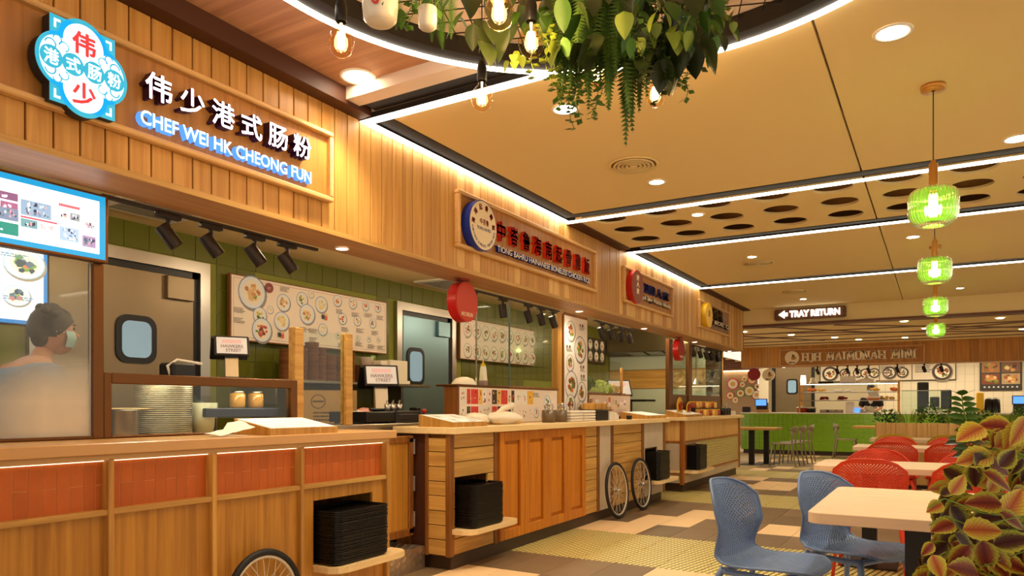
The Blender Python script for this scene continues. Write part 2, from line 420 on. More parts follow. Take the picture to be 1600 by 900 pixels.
def plate(name, outer, holes, z0, z1, m, parent=None):
    """flat slab with holes cut in it (filled 2D curve)"""
    cu = bpy.data.curves.new(name, 'CURVE'); cu.dimensions = '2D'; cu.fill_mode = 'BOTH'; cu.extrude = (z1-z0)/2
    for pts in [outer]+holes:
        sp = cu.splines.new('POLY'); sp.points.add(len(pts)-1); sp.use_cyclic_u = True
        for i,p in enumerate(pts): sp.points[i].co = (p[0],p[1],0,1)
    tmp = bpy.data.objects.new('t', cu); me = bpy.data.meshes.new_from_object(tmp); me.name = name
    bpy.data.objects.remove(tmp); bpy.data.curves.remove(cu)
    me.transform(Matrix.Translation((0,0,(z0+z1)/2))); me.materials.clear(); me.materials.append(MATS[m])
    o = bpy.data.objects.new(name, me); COL.objects.link(o); OFF[o.name] = Vector()
    if parent: o.parent = parent; o.location = -OFF[parent.name]
    else: struct(o)
    return o

# ------------------------------------------------------------------ writing
def raw_text(s, bold=0., ext=.5, res=3, shear=0):
    cu = bpy.data.curves.new('t', 'FONT'); cu.body = s; cu.size = 1; cu.extrude = ext; cu.offset = bold; cu.resolution_u = res; cu.shear = shear
    tmp = bpy.data.objects.new('t', cu); me = bpy.data.meshes.new_from_object(tmp)
    bpy.data.objects.remove(tmp); bpy.data.curves.remove(cu)
    v = np.array([tuple(q.co) for q in me.vertices]) if len(me.vertices) else np.zeros((0,3)); f = [list(p.vertices) for p in me.polygons]
    bpy.data.meshes.remove(me); return v, f
def stamp(v, f, b):
    if not b or not len(f): return v, f
    V, F = [], []
    for k,(dx,dy) in enumerate(((b,0),(-b,0),(0,b),(0,-b),(b*.7,b*.7),(-b*.7,b*.7),(b*.7,-b*.7),(-b*.7,-b*.7))):
        V.append(v+np.array([dx,dy,0])); F += [[i+k*len(v) for i in q] for q in f]
    return np.vstack(V), F
def place_text(parent, v, f, o, u, w, n, x0, x1, y0, y1, dep, mats, box=None, name='letter', base=0):
    bx = box or (v[:,0].min(), v[:,0].max(), v[:,1].min(), v[:,1].max())
    sx = (x1-x0)/(bx[1]-bx[0]); sy = (y1-y0)/(bx[3]-bx[2])
    o,u,w,n = map(Vector,(o,u,w,n))
    P = [o+u*(x0+(p[0]-bx[0])*sx)+w*(y0+(p[1]-bx[2])*sy)+n*(base+(p[2]+.5)*dep) for p in v]
    mb = MB(); mb.v = [tuple(p) for p in P]; mb.f = f; mb.col = [(1,1,1,1)]*len(f); mb.smooth = [False]*len(f)
    zc = [np.mean([v[i][2] for i in q]) for q in f]
    mb.mi = [0 if (z > .45 or len(mats)==1) else 1 for z in zc]
    return mb.build(name, mats[0], parent, mats=mats)
def sign_text(s, parent, o, u, w, n, x0, x1, y0, y1, dep, mats, bold=.01, split=True, shear=0, name='letter', base=0):
    """Latin line fitted to the box x0..x1, y0..y1 of the plane; one mesh per letter"""
    v, f = raw_text(s, bold, shear=shear); bx = (v[:,0].min(), v[:,0].max(), v[:,1].min(), v[:,1].max())
    if not split: return [place_text(parent, v, f, o, u, w, n, x0, x1, y0, y1, dep, mats, bx, name, base)]
    par = list(range(len(v)))
    def fd(i):
        while par[i] != i: par[i] = par[par[i]]; i = par[i]
        return i
    for q in f:
        for i in q[1:]: par[fd(i)] = fd(q[0])
    isl = {}
    for i in range(len(v)): isl.setdefault(fd(i), []).append(i)
    g = sorted([[min(v[i][0] for i in q), max(v[i][0] for i in q), list(q)] for q in isl.values()], key=lambda a: a[0]); out = []
    for a in g:
        if out and a[0] < out[-1][1]-.25*min(a[1]-a[0], out[-1][1]-out[-1][0]): out[-1][1] = max(out[-1][1], a[1]); out[-1][2] += a[2]
        else: out.append(a)
    res = []
    for a in out:
        ids = {k:i for i,k in enumerate(a[2])}; vv = v[a[2]]; ff = [[ids[i] for i in q] for q in f if q[0] in ids]
        if ff: res.append(place_text(parent, vv, ff, o, u, w, n, x0, x1, y0, y1, dep, mats, bx, name, base))
    return res
def cjk(s, parent, o, u, w, n, x0, x1, y0, y1, dep, mats, bold=.015, gap=.12, name='character', base=0):
    k = len(s); cw = (x1-x0)/(k-gap) if k > 1 else (x1-x0)
    for i,ch in enumerate(s):
        v, f = stamp(*raw_text(ch, 0, res=3), bold)
        if len(f) == 0: continue
        a = x0+i*cw; place_text(parent, v, f, o, u, w, n, a, a+cw*(1-gap) if k > 1 else x1, y0, y1, dep, mats, None, name, base)
UX, UY, UZ = Vector((1,0,0)), Vector((0,1,0)), Vector((0,0,1))

class Print:
    """flat printed picture: coloured polygons on the plane o + a*u + b*w, facing n"""
    def __init__(s, o, u, w, n): s.o,s.u,s.w,s.n = map(Vector,(o,u,w,n)); s.mb = MB(); s.k = 0
    def poly(s, pts, c, lift=None):
        s.k += 1; s.mb.c = c; h = .0006+s.k*.00001
        P = [s.o+s.u*a+s.w*b+s.n*h for a,b in pts]
        nn = (P[1]-P[0]).cross(P[2]-P[1])
        if nn.dot(s.n) < 0: P = P[::-1]
        s.mb.add(P, [list(range(len(P)))]); return s
    def rect(s, a0, a1, b0, b1, c): return s.poly([(a0,b0),(a1,b0),(a1,b1),(a0,b1)], c)
    def disc(s, a, b, r, c, r2=None, n=18, rot=0): 
        r2 = r2 or r
        return s.poly([(a+r*cos(t)*cos(rot)-r2*sin(t)*sin(rot), b+r*cos(t)*sin(rot)+r2*sin(t)*cos(rot)) for t in [2*pi*i/n for i in range(n)]], c)
    def blob(s, a, b, r, c):
        n = random.randint(5,8); return s.poly([(a+r*random.uniform(.6,1.1)*cos(t), b+r*random.uniform(.5,1)*sin(t)) for t in [2*pi*i/n for i in range(n)]], c)
    def dish(s, a, b, r, pal, rim=C(225,228,232), rim2=C(120,136,170), squash=1.0, k=14):
        s.disc(a+r*.05, b-r*.08, r*1.04, C(150,138,120), r*1.04*squash, 20)
        s.disc(a, b, r, rim2, r*squash, 20); s.disc(a, b, r*.93, rim, r*.93*squash, 20); s.disc(a, b, r*.72, C(236,226,206), r*.72*squash, 16)
        for i in range(k):
            t = random.uniform(0,2*pi); q = r*.52*sqrt(random.random()); s.blob(a+q*cos(t), b+q*sin(t)*squash, r*random.uniform(.14,.26), random.choice(pal))
        return s
    def lines(s, a0, a1, b, n, dh, c=C(70,60,56)):
        for i in range(n):
            x = a0; e = a0+(a1-a0)*random.uniform(.6,1)
            while x < e:
                l = random.uniform(.004,.012)*2; s.rect(x, min(x+l,e), b-i*dh, b-i*dh+dh*.45, c); x += l+.004
        return s
    def build(s, name, parent, m='print'): return s.mb.build(name, m, parent)
PAL_CHICKEN = [C(222,178,116), C(206,150,84), C(232,198,140), C(120,150,50), C(190,120,60)]
PAL_GREEN = [C(74,120,36), C(120,160,50), C(210,190,70), C(50,90,30)]
PAL_RICE = [C(226,206,140), C(214,192,120), C(232,214,156)]
PAL_RED = [C(190,60,30), C(214,110,50), C(226,150,80), C(120,30,20), C(90,130,40)]
PAL_BROWN = [C(120,60,30), C(160,90,46), C(200,130,70), C(80,36,20), C(110,130,40)]
# =================================================================== THE SETTING
ZC = 2.90
# ---- floor: slab with individually laid tiles .316 x .614
struct(MB().box((-7,-3,-.05),(6,26,-.004)).build('floor', 'concrete'))
floor = bpy.data.objects['floor']
mat('tile_brown', C(122,98,68), .5, noise=.16, nscale=5, rand=.16)
mat('tile_beige', C(234,198,146), .45, noise=.04, nscale=6, rand=.05)
mat('tile_sand', C(168,146,96), .5, noise=.08, nscale=6, rand=.06)
def weave(name):
    m = bpy.data.materials.new(name); m.use_nodes = True; nt = m.node_tree; b = nt.nodes['Principled BSDF']; N, L = nt.nodes.new, nt.links.new
    g = N('ShaderNodeNewGeometry'); mp = N('ShaderNodeMapping'); mp.inputs['Rotation'].default_value = (0,0,radians(38)); L(g.outputs['Position'], mp.inputs[0])
    sp = N('ShaderNodeSeparateXYZ'); L(mp.outputs[0], sp.inputs[0])
    def f(op, a, bb, cc=None):
        q = N('ShaderNodeMath'); q.operation = op
        for i,t in enumerate((a,bb,cc)):
            if t is None: continue
            if isinstance(t,(int,float)): q.inputs[i].default_value = t
            else: L(t, q.inputs[i])
        return q.outputs[0]
    X = f('MULTIPLY', sp.outputs[0], 21); Y = f('MULTIPLY', sp.outputs[1], 21)
    row = f('FLOOR', Y, 0); sh = f('MULTIPLY_ADD', row, .5, X)
    sx = f('FRACT', sh, 0); sy = f('FRACT', Y, 0)
    slant = f('MULTIPLY_ADD', sy, .55, sx); s2 = f('FRACT', slant, 0)
    a = f('GREATER_THAN', s2, .36); c = f('GREATER_THAN', sy, .14)
    k = f('MULTIPLY', a, c)
    mx = N('ShaderNodeMix'); mx.data_type = 'RGBA'; L(k, mx.inputs[0]); mx.inputs[6].default_value = C(98,94,26); mx.inputs[7].default_value = C(234,212,132)
    L(mx.outputs[2], b.inputs['Base Color']); b.inputs['Roughness'].default_value = .4; MATS[name] = m
weave('tile_weave')
TX, TY = .3155, .6145
def tmesh(m): 
    o = MB().bbox((-TX/2+.0015,-TY/2+.0015,-.004),(TX/2-.0015,TY/2-.0015,.0), .002).build('tile', m); me = o.data; bpy.data.objects.remove(o); return me
TM = {k: tmesh(k) for k in ('tile_brown','tile_beige','tile_sand','tile_weave')}
BE = {(0,9),(0,10),(1,11),(2,10),(1,10),(-1,9),(3,10),(4,9),(4,10),(5,9),(3,7),(4,7),(5,7),(8,9),(8,10),(6,11),(5,11)}
rnd = random.Random(3)
xg0, yg0 = -2.718, 5.07
nt_ = 0
for j in range(-7, 23):
    for i in range(-2, 18):
        x = xg0+(i+.5)*TX; y = yg0+(j+.5)*TY
        if x-TX/2 < -3.35 or x > 3.0: continue
        if x > 1.3 and j > 5: continue
        d = -SN*x+CS*y; lat = CS*x+SN*y
        if d < .8 or abs(lat/d) > .80 or 1.18/d*1124 > 300: continue
        r = rnd.random()
        if j in (0,1): k = 'tile_weave'
        elif j in (6,7): k = 'tile_weave'
        elif j in (12,13): k = 'tile_weave' if i < 9 else 'tile_sand'
        elif j == 2: k = 'tile_beige' if i in (-1,0,6,7,11) else 'tile_brown'
        elif j == 3: k = 'tile_beige' if i in (0,1,4,5,8) else 'tile_brown'
        elif j == 4: k = 'tile_beige' if i in (1,2,5,9) else 'tile_brown'
        elif j == 5: k = 'tile_brown' if i not in (2,10) else 'tile_beige'
        elif j == -1: k = 'tile_beige' if i in (3,4,5,8) else 'tile_brown'
        elif j == 8: k = 'tile_beige' if i in (7,8) else 'tile_brown'
        elif j == 9: k = 'tile_beige' if i in (0,1,2,7) else 'tile_brown'
        elif j == 10: k = 'tile_beige' if i in (1,2,6,8) else 'tile_brown'
        elif j == 11: k = 'tile_beige' if i in (-1,0) else 'tile_brown'
        else: k = ['tile_brown','tile_brown','tile_beige','tile_sand'][int(r*4)]
        o = bpy.data.objects.new('tile', TM[k]); COL.objects.link(o); o.parent = floor; o.location = (x, y, 0); nt_ += 1

# ---- ceilings
RC, RR = (-.97, 2.10), 1.36
circ = lambda R, n=64, c=RC: [(c[0]+R*cos(2*pi*i/n), c[1]+R*sin(2*pi*i/n)) for i in range(n)]
ceil = plate('ceiling', [(-2.9,-3),(5,-3),(5,3.05),(-2.9,3.05)] , [], 3.001, 3.03, 'ceiling_oak') if False else None
# wooden ceiling (a little higher) up to y=3.05, round opening for the hanging garden
def arc_cut(xa, xb, ya, yb, side):
    pass
def clip_circle(x0, x1, y0, y1, R):
    """rectangle minus the disc, as outline (disc reaches over the top edge y1)"""
    dx = sqrt(max(0, R*R-(y1-RC[1])**2)); a0 = atan2(y1-RC[1], -dx); a1 = atan2(y1-RC[1], dx)
    pts = [(x0,y0),(x1,y0),(x1,y1),(RC[0]+dx,y1)]
    n = 72; ang = a1
    total = 2*pi-(a0-a1)
    for i in range(1, n): 
        t = a1-total*i/n; pts.append((RC[0]+R*cos(t), RC[1]+R*sin(t)))
    pts += [(RC[0]-dx,y1),(x0,y1)]
    return pts
def clip_bottom(x0, x1, y0, y1, R):
    dx = sqrt(max(0, R*R-(y0-RC[1])**2)); a0 = atan2(y0-RC[1], -dx); a1 = atan2(y0-RC[1], dx); n = 30
    pts = [(x0,y0),(RC[0]-dx,y0)]+[(RC[0]+R*cos(a0+(a1-a0)*i/n), RC[1]+R*sin(a0+(a1-a0)*i/n)) for i in range(1,n)]+[(RC[0]+dx,y0),(x1,y0),(x1,y1),(x0,y1)]
    return pts
plate('ceiling', clip_circle(-2.9, 5, -3, 3.05, RR), [], 3.0, 3.02, 'ceiling_oak')
# white step, black channel and light line running across at y = 3.05 .. 3.32
def seg_x(y): return RC[0]-sqrt(max(0,(RR+.03)**2-(y-RC[1])**2))
sbox('trim_1', (-2.9,3.045,2.93), (seg_x(3.05)+.12,3.155,3.02), 'white_paint')
sbox('trim_1', (-2.87,3.155,2.935), (seg_x(3.2)+.1,3.262,2.955), 'channel_black')
sbox('trim_1', (seg_x(3.05)+1.6+.8,3.045,2.93), (5,3.155,3.02), 'white_paint')
sbox('trim_1', (.1,3.155,2.90), (5,3.262,2.955), 'channel_black')
# brown beam over the planks, y < 3.2
sbox('trim_2', (-3.05,-.5,2.905), (-2.9,3.26,3.02), 'brown_beam')
# cream panels with a fine shadow joint at x = -.48
GJ = .006
plate('ceiling', clip_bottom(-2.80, -.48-GJ, 3.325, 5.82, RR), [], ZC, ZC+.03, 'cream_paint')
sbox('ceiling', (-.48+GJ,3.325,ZC), (5,5.82,ZC+.03), 'cream_paint')
PX0 = -2.872
holes_l, holes_r = [], []
for i in range(-1, 15):
    x = -2.591+.4695*i
    for j,y in enumerate((6.16,6.62,7.075)):
        if i < 0: continue
        (holes_l if x < -.5 else holes_r).append([(x+.15*cos(2*pi*t/28), y+.15*sin(2*pi*t/28)) for t in range(28)])
holes_l = [h for h in holes_l]
plate('ceiling', [(PX0,5.98+.02),(-.48-GJ,6.0),(-.48-GJ,7.37),(PX0,7.37)], holes_l, ZC, ZC+.02, 'cream_paint')
plate('ceiling', [(-.48+GJ,6.0),(4.2,6.0),(4.2,7.37),(-.48+GJ,7.37)], holes_r, ZC, ZC+.02, 'cream_paint')
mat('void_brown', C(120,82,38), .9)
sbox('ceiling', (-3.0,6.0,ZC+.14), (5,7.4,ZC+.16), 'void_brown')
sbox('ceiling', (-3.0,6.075,ZC+.02), (5,6.08,ZC+.14), 'void_brown')  # unseen side walls added to keep strip light out of the void
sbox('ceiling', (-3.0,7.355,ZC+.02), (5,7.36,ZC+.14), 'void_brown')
sbox('ceiling', (-2.80,7.62,ZC), (-.48-GJ,10.17,ZC+.03), 'cream_paint'); sbox('ceiling', (-.48+GJ,7.62,ZC), (5,10.17,ZC+.03), 'cream_paint')
sbox('ceiling', (PX0,10.42,ZC), (-.48-GJ,13.2,ZC+.03), 'cream_paint'); sbox('ceiling', (-.48+GJ,10.42,ZC), (5,13.2,ZC+.03), 'cream_paint')
sbox('ceiling', (-6,-3,3.40), (6,13.2,3.43), 'white_paint')
# channels: black U profile with the light line on its far edge
def channel(name, y):   # across at y; x from fascia to the right
    t = thing(name, 'black ceiling channel with a light line crossing the ceiling, '+{6.06:'near side of the holed panels',7.61:'far side of the holed panels',10.41:'farthest of the three'}[y], 'ceiling light', (0,y,ZC), None)
    MB().box((-2.80,y-.24,ZC+.012),(5,y-.05,ZC+.05)).box((-2.80,y-.242,ZC-.004),(5,y-.236,ZC+.05)).build('channel', 'channel_black', t)
    MB().box((-2.99,y-.05,ZC-.010),(5,y+.012,ZC-.002)).build('light_strip', 'led', t)
    MB().box((-2.99,y-.055,ZC-.002),(5,y+.016,ZC+.05)).build('strip_shield', 'channel_black', t)  # black cover added above the strip so it only lights downwards
for y in (6.06,7.61,10.41): channel('light_channel', y)
def side_channel(y0, y1, lab):
    t = thing('light_channel', lab, 'ceiling light', (-2.9,y0,ZC), None)
    MB().box((-2.945,y0+.1,ZC+.012),(-2.80,y1-.05,ZC+.05)).box((-2.806,y0+.06,ZC-.004),(-2.80,y1-.24,ZC+.05)).build('channel', 'channel_black', t)
    MB().box((-2.995,y0,ZC-.010),(-2.945,y1,ZC-.002)).build('light_strip', 'led', t)
    MB().box((-2.998,y0,ZC-.002),(-2.945,y1,ZC+.05)).build('strip_shield', 'channel_black', t)
side_channel(3.262, 6.0, 'glowing light line along the planks between the two nearest stall signs')
side_channel(7.62, 10.36, 'glowing light line above the dark blue lettered stall sign')
t = thing('light_channel', 'short light line running from the planked wall to the round ceiling ring', 'ceiling light', (-2.4,3.29,ZC))
MB().box((-2.94,3.262,ZC-.010),(seg_x(3.29)+.0,3.320,ZC-.002)).build('light_strip', 'led', t)
MB().box((-2.94,3.258,ZC-.002),(seg_x(3.29),3.324,ZC+.03)).build('strip_shield', 'channel_black', t)
for y0, y1 in ((6.075,7.38),(10.425,13.2)): sbox('trim_3', (-3.0,y0,ZC-.015), (-2.872,y1,ZC+.03), 'brown_beam')
# round ring with light and wire grid
ring = thing('round_light_ring', 'round black ceiling ring edged with a bright light line over the hanging garden', 'ceiling light', (RC[0],RC[1],ZC))
def annulus(R0, R1, z0, z1, n=96):
    mb = MB(); vs = []
    for R,z in ((R0,z0),(R1,z0),(R1,z1),(R0,z1)): vs += [(RC[0]+R*cos(2*pi*i/n), RC[1]+R*sin(2*pi*i/n), z) for i in range(n)]
    return mb.add(vs, [[k*n+i,((k+1)%4)*n+i,((k+1)%4)*n+(i+1)%n,k*n+(i+1)%n] for k in range(4) for i in range(n)])
annulus(RR-.012, RR+.020, ZC-.024, ZC-.006).build('light_strip', 'led_ring', ring)
annulus(RR-.095, RR-.012, ZC-.015, ZC+.07).build('ring_band', 'channel_black', ring)
struct(MB().cyl((RC[0],RC[1],3.16),(RC[0],RC[1],3.18),RR+.05,n=64).build('ceiling', 'white_paint'))
struct(annulus(RR+.005, RR+.05, 3.025, 3.16).build('ceiling', 'white_paint'))
g = MB()
for k in range(-13, 14):
    for a in (radians(20), radians(110)):
        d = k*.1; R = RR-.095
        if abs(d) >= R: continue
        h = sqrt(R*R-d*d); c = Vector((RC[0]-sin(a)*d, RC[1]+cos(a)*d, ZC+.05)); e = Vector((cos(a),sin(a),0))*h
        g.cyl(c-e, c+e, .003, n=4, caps=False)
g.build('wire_grid', 'channel_black', ring)
# bulkhead and slatted ceiling
sbox('wall_bulkhead', (-3.3,13.2,2.62), (5,13.3,3.4), 'cream_paint')
sbox('trim_4', (-4.4,13.17,2.585), (5,13.32,2.625), 'brown_slat')
sbox('ceiling', (-6,13.3,2.66), (5,18.72,2.70), 'cream_paint')
sl = bpy.data.objects.new('ceiling', None); COL.objects.link(sl); struct(sl); OFF[sl.name] = Vector()
for y in (14.0, 15.2, 16.2, 17.2, 18.0): bar('slat', (-4.2,y-.05,2.648), (4.6,y+.05,2.66), 'brown_slat', sl, .002)
def diag(x0,y0,x1,y1,w=.09):
    d = Vector((x1-x0,y1-y0,0)).normalized(); n = Vector((-d.y,d.x,0))*w/2
    MB().prism([(x0+n.x,y0+n.y),(x1+n.x,y1+n.y),(x1-n.x,y1-n.y),(x0-n.x,y0-n.y)], .012, (0,0,2.648)).build('slat', 'brown_slat', sl)
diag(-3.2,13.3,-1.2,15.9); diag(-1.6,14.2,1.6,16.6); diag(.2,15.9,4.2,14.0); diag(-2.6,15.3,3.0,17.9); diag(1.4,17.3,4.4,15.2); diag(-4.2,14.6,-2.2,17.4)

# ---- fascia of the stall row (wall_left): backing, soffit board, planks one by one
fas = sbox('wall_left', (-3.30,-.6,2.19), (-3.024,13.2,2.96), 'oak_dark')
sbox('trim_5', (-3.305,-.6,2.168), (-3.0,13.2,2.195), 'soffit_oak')
sbox('trim_6', (-3.004,-.6,2.166), (-2.992,13.2,2.195), 'oak_h')
wood('plank_a', C(208,154,78), C(178,122,48), 'Z', rand=.07)
wood('plank_b', C(228,184,112), C(204,154,82), 'Z', rand=.07)
wood('plank_c', C(192,140,70), C(166,114,48), 'Z', rand=.07)
y = -.1*5; rr2 = random.Random(5)
y = 3.059-.1025*33
while y < 13.19:
    if y < 4.1: w = .1025; m = 'plank_a'; gap = .006
    elif y < 6.7: w = .1025; m = rr2.choice(['plank_a','plank_b','plank_a']); gap = .004
    else: w = rr2.choice([.06,.08,.1025,.12]); m = rr2.choice(['plank_b','plank_c','plank_b','plank_a']); gap = .003
    w2 = min(w, 13.2-y)
    MB().bbox((-3.026,y+gap/2,2.195),(-3.0+(0 if gap>.003 else rr2.choice([0,.003])),y+w2-gap/2,2.906), .003).build('plank', m, fas)
    y += w
sbox('trim_7', (-3.3,13.2,2.165), (-2.995,13.22,2.9), 'oak_dark')

# ---- kitchens behind: floor to ceiling back wall at x=-5.2 with tiles
XB = -5.2
back = sbox('wall_back', (XB-.1,-1,0), (XB-.006,13.2,2.6), 'grout')
sbox('ceiling', (-5.3,-1,2.57), (-3.30,13.2,2.60), 'cream_paint')
tme = None
tb = MB().bbox((0,0,0),(.008,.1955,.1955), .002).build('tile', 'green_tile'); tme = tb.data; bpy.data.objects.remove(tb)
doors = [(2.1,3.86),(6.22,7.34)]
for r in range(8):
    z = 2.57-.2*(r+1)
    for k in range(60):
        y = 2.33+.2*k
        if y > (8.95 if z < 1.5 else 12.1): break
        if 7.5 < y < 9.1 and 1.80 < z < 2.1: continue
        if any(a-.2 < y < b for a,b in doors) and z < 2.36: continue
        if 4.14 < y < 5.9 and 1.80 < z < 2.2: continue
        if z < .9: continue
        o = bpy.data.objects.new('tile', tme); COL.objects.link(o); o.parent = back; o.location = (XB-.005, y, z)
sbox('wall_kitchen', (XB-.004,-1,0), (XB+.02,2.3,2.57), 'grey_wall', None)
sbox('wall_kitchen', (-5.1,-.5,0), (-3.35,-.45,2.6), 'steel_brushed')
sbox('wall_kitchen', (-5.1,13.1,0), (-3.35,13.2,2.6), 'grey_wall')
# swing doors with rounded windows
def rrect(a0, a1, b0, b1, r, n=5):
    pts = []
    for cx,cy,s in ((a1-r,b1-r,0),(a0+r,b1-r,pi/2),(a0+r,b0+r,pi),(a1-r,b0+r,3*pi/2)):
        pts += [(cx+r*cos(s+pi/2*i/n), cy+r*sin(s+pi/2*i/n)) for i in range(n+1)]
    return pts
def swing_door(name, y0, y1, zt, wy0, wy1, wz0, wz1, m, fr='steel'):
    d = bpy.data.objects.new(name, None); COL.objects.link(d); struct(d); d.location = (XB,y0,0); OFF[d.name] = Vector((XB,y0,0))
    MB().box((XB-.02,y0-.09,0),(XB+.05,y0,zt+.09)).box((XB-.02,y1,0),(XB+.05,y1+.09,zt+.09)).box((XB-.02,y0,zt),(XB+.05,y1,zt+.09)).build('door_frame', fr, d)
    MB().bbox((XB-.01,y0+.04,.01),(XB+.03,y1-.05,zt-.05), .004).build('door_leaf', m, d)
    MB().box((XB-.015,y0,.01),(XB+.015,y0+.04,zt)).box((XB-.015,y1-.05,.01),(XB+.015,y1,zt)).box((XB-.015,y0,zt-.05),(XB+.015,y1,zt)).build('door_gap', 'black_plastic', d)
    MB().prism(rrect(wy0,wy1,wz0,wz1,.09), .012, (XB+.03,0,0), (0,1,0), (0,0,1), (1,0,0)).build('window_gasket', 'black_plastic', d)
    MB().prism(rrect(wy0+.045,wy1-.045,wz0+.045,wz1-.045,.06), .014, (XB+.031,0,0), (0,1,0), (0,0,1), (1,0,0)).build('pane', 'door_glass', d)
    MB().bbox((XB+.03,y1-.30,zt-.24),(XB+.07,y1-.07,zt-.06), .004).build('door_closer', m, d)
    return d
a = PX(176,485,XB); b = PX(240,570,XB)
swing_door('door_1', 2.55, 3.74, 2.26, a.y, b.y, b.z, a.z-.02, 'steel_brushed')
a = PX(632,542,XB); b = PX(659,600,XB)
swing_door('door_2', 6.30, 7.26, 2.26, a.y, b.y, b.z-.02, a.z, 'cool_steel', 'steel')

# =================================================================== COUNTERS
XF = -2.97
mat('lip_glow', C(255,240,215), .5, emit=(1,.82,.56,1), es=1.5)
def counter_top(t, y0, y1, m, x0=-3.50, x1=-2.93):
    MB().bbox((x0,y0,.981),(x1,y1,1.03), .004).build('worktop', m, t)
# --- counter 1: terracotta band
c1 = thing('stall_counter', 'long stall counter with a band of terracotta tiles above oak panels', 'counter', (-3.2,1.6,0))
counter_top(c1, .3, 3.53, 'quartz')
MB().box((-3.5,.3,.08),(-3.04,2.86,.98)).box((-3.5,2.86,.08),(-3.37,3.46,.98)).box((-3.37,2.86,.66),(-3.04,3.46,.98)).box((-3.37,2.86,.08),(-3.04,3.46,.26)).build('carcass', 'oak_dark', c1)
MB().box((-3.5,.3,0),(-3.08,3.46,.08)).build('kickboard', 'plinth', c1)
bar('trim_rail', (-2.99,.3,.957), (-2.955,3.49,.981), 'ash_frame', c1)
bar('trim_rail', (-3.02,.3,.727), (-2.962,3.47,.752), 'oak_h', c1)
bar('base_rail', (-3.02,.3,.06), (-2.965,3.47,.11), 'oak_h', c1)
PO = [1.185,1.7265,2.224,2.7735,3.4785]
MB().box((-2.998,.3,.951),(-2.991,3.47,.956)).build('light_strip', 'lip_glow', c1)  # glowing strip added under the lip to brighten the tile tops
for y in PO: bar('post', (-3.03,y-.0125,.06), (-2.955,y+.0125,.965), 'oak', c1)
# backing under tiles, curving outwards at the top
XT = -3.006
gb = MB(); 
cz = [.752,.80,.86,.90,.93,.95,.96]; cx = [0,0,0,.001,.003,.006,.009]
for a in range(len(cz)-1):
    gb.add([(XT+cx[a]-.0025,.3,cz[a]),(XT+cx[a]-.0025,3.47,cz[a]),(XT+cx[a+1]-.0025,3.47,cz[a+1]),(XT+cx[a+1]-.0025,.3,cz[a+1])], [(0,1,2,3)])
gb.build('tile_backing', 'terra_grout', c1)
def cx_at(z):
    for a in range(len(cz)-1):
        if z <= cz[a+1]: return cx[a]+(cx[a+1]-cx[a])*(z-cz[a])/(cz[a+1]-cz[a])
    return cx[-1]
def ttile(y0, y1, z0, z1):
    zs = [z0]+[z for z in cz if z0 < z < z1]+[z1]; mb = MB(); n = len(zs)
    for z in zs:
        x = XT+cx_at(z); mb.v += [(x,y0,z),(x,y1,z),(x-.0025,y0,z),(x-.0025,y1,z)]
    for i in range(n-1):
        q = i*4
        for f in ((0,1,5,4),(2,0,4,6),(1,3,7,5)): mb.f.append([q+k for k in f])
    mb.f += [[0,2,3,1],[4*n-4,4*n-3,4*n-1,4*n-2]]
    mb.mi = [0]*len(mb.f); mb.col = [(1,1,1,1)]*len(mb.f); mb.smooth = [False]*len(mb.f)
    mb.build('tile', 'terracotta', c1)
yt = 3.465; k = 0
edges = PO
while yt > .45:
    a, b = yt-.0522, yt
    inpost = False
    for p in PO:
        if a < p+.012 and b > p-.012:
            if a < p-.012: b2 = p-.012; 
            elif b > p+.012: a = p+.012; b2 = b
            else: inpost = True; b2 = b
            if a < p-.012: b = b2
    if not inpost and b-a > .01:
        g = .0017
        if k % 2 == 1: ttile(a+g, b-g, .752, .851); ttile(a+g, b-g, .854, .958)
        else: ttile(a+g, b-g, .752, .958)
    yt -= .0522; k += 1
# lower panels; the last has the tray niche
def frame_panel(t, y0, y1, z0, z1, x, m, hole=None):
    if not hole: MB().box((x-.018,y0,z0),(x,y1,z1)).build('panel', m, t); return
    a,b,c,d = hole
    MB().box((x-.018,y0,z0),(x,a,z1)).box((x-.018,b,z0),(x,y1,z1)).box((x-.018,a,d),(x,b,z1)).box((x-.018,a,z0),(x,b,c)).build('panel', m, t)
wood('panel_oak', C(200,142,52), C(160,104,28), 'Z', rand=.03)
for i in range(4):
    frame_panel(c1, PO[i]+.0125, PO[i+1]-.0125, .11, .727, -2.985, 'panel_oak', (2.878,3.362,.29,.655) if i == 3 else None)
frame_panel(c1, .3, PO[0]-.0125, .11, .727, -2.985, 'panel_oak')
# end face of the counter
bar('end_panel', (-3.5,3.462,.06), (-3.03,3.478,.98), 'panel_oak', c1)
# tray shelf of the niche
def shelf(t, y0, y1, z, xo, x1=-3.3):
    MB().prism([(x1,y0),(xo-.07,y0),(xo-.02,y0+.03),(xo,y0+.09),(xo,y1-.09),(xo-.02,y1-.03),(xo-.07,y1),(x1,y1)], .035, (0,0,z)).build('tray_shelf', 'pale_h', t)
MB().box((-3.03,2.878,.29),(-3.36,3.362,.292)).box((-3.36,2.878,.29),(-3.362,3.362,.66)).build('niche', 'oak_dark', c1)
shelf(c1, 2.872, 3.50, .262, -2.80)

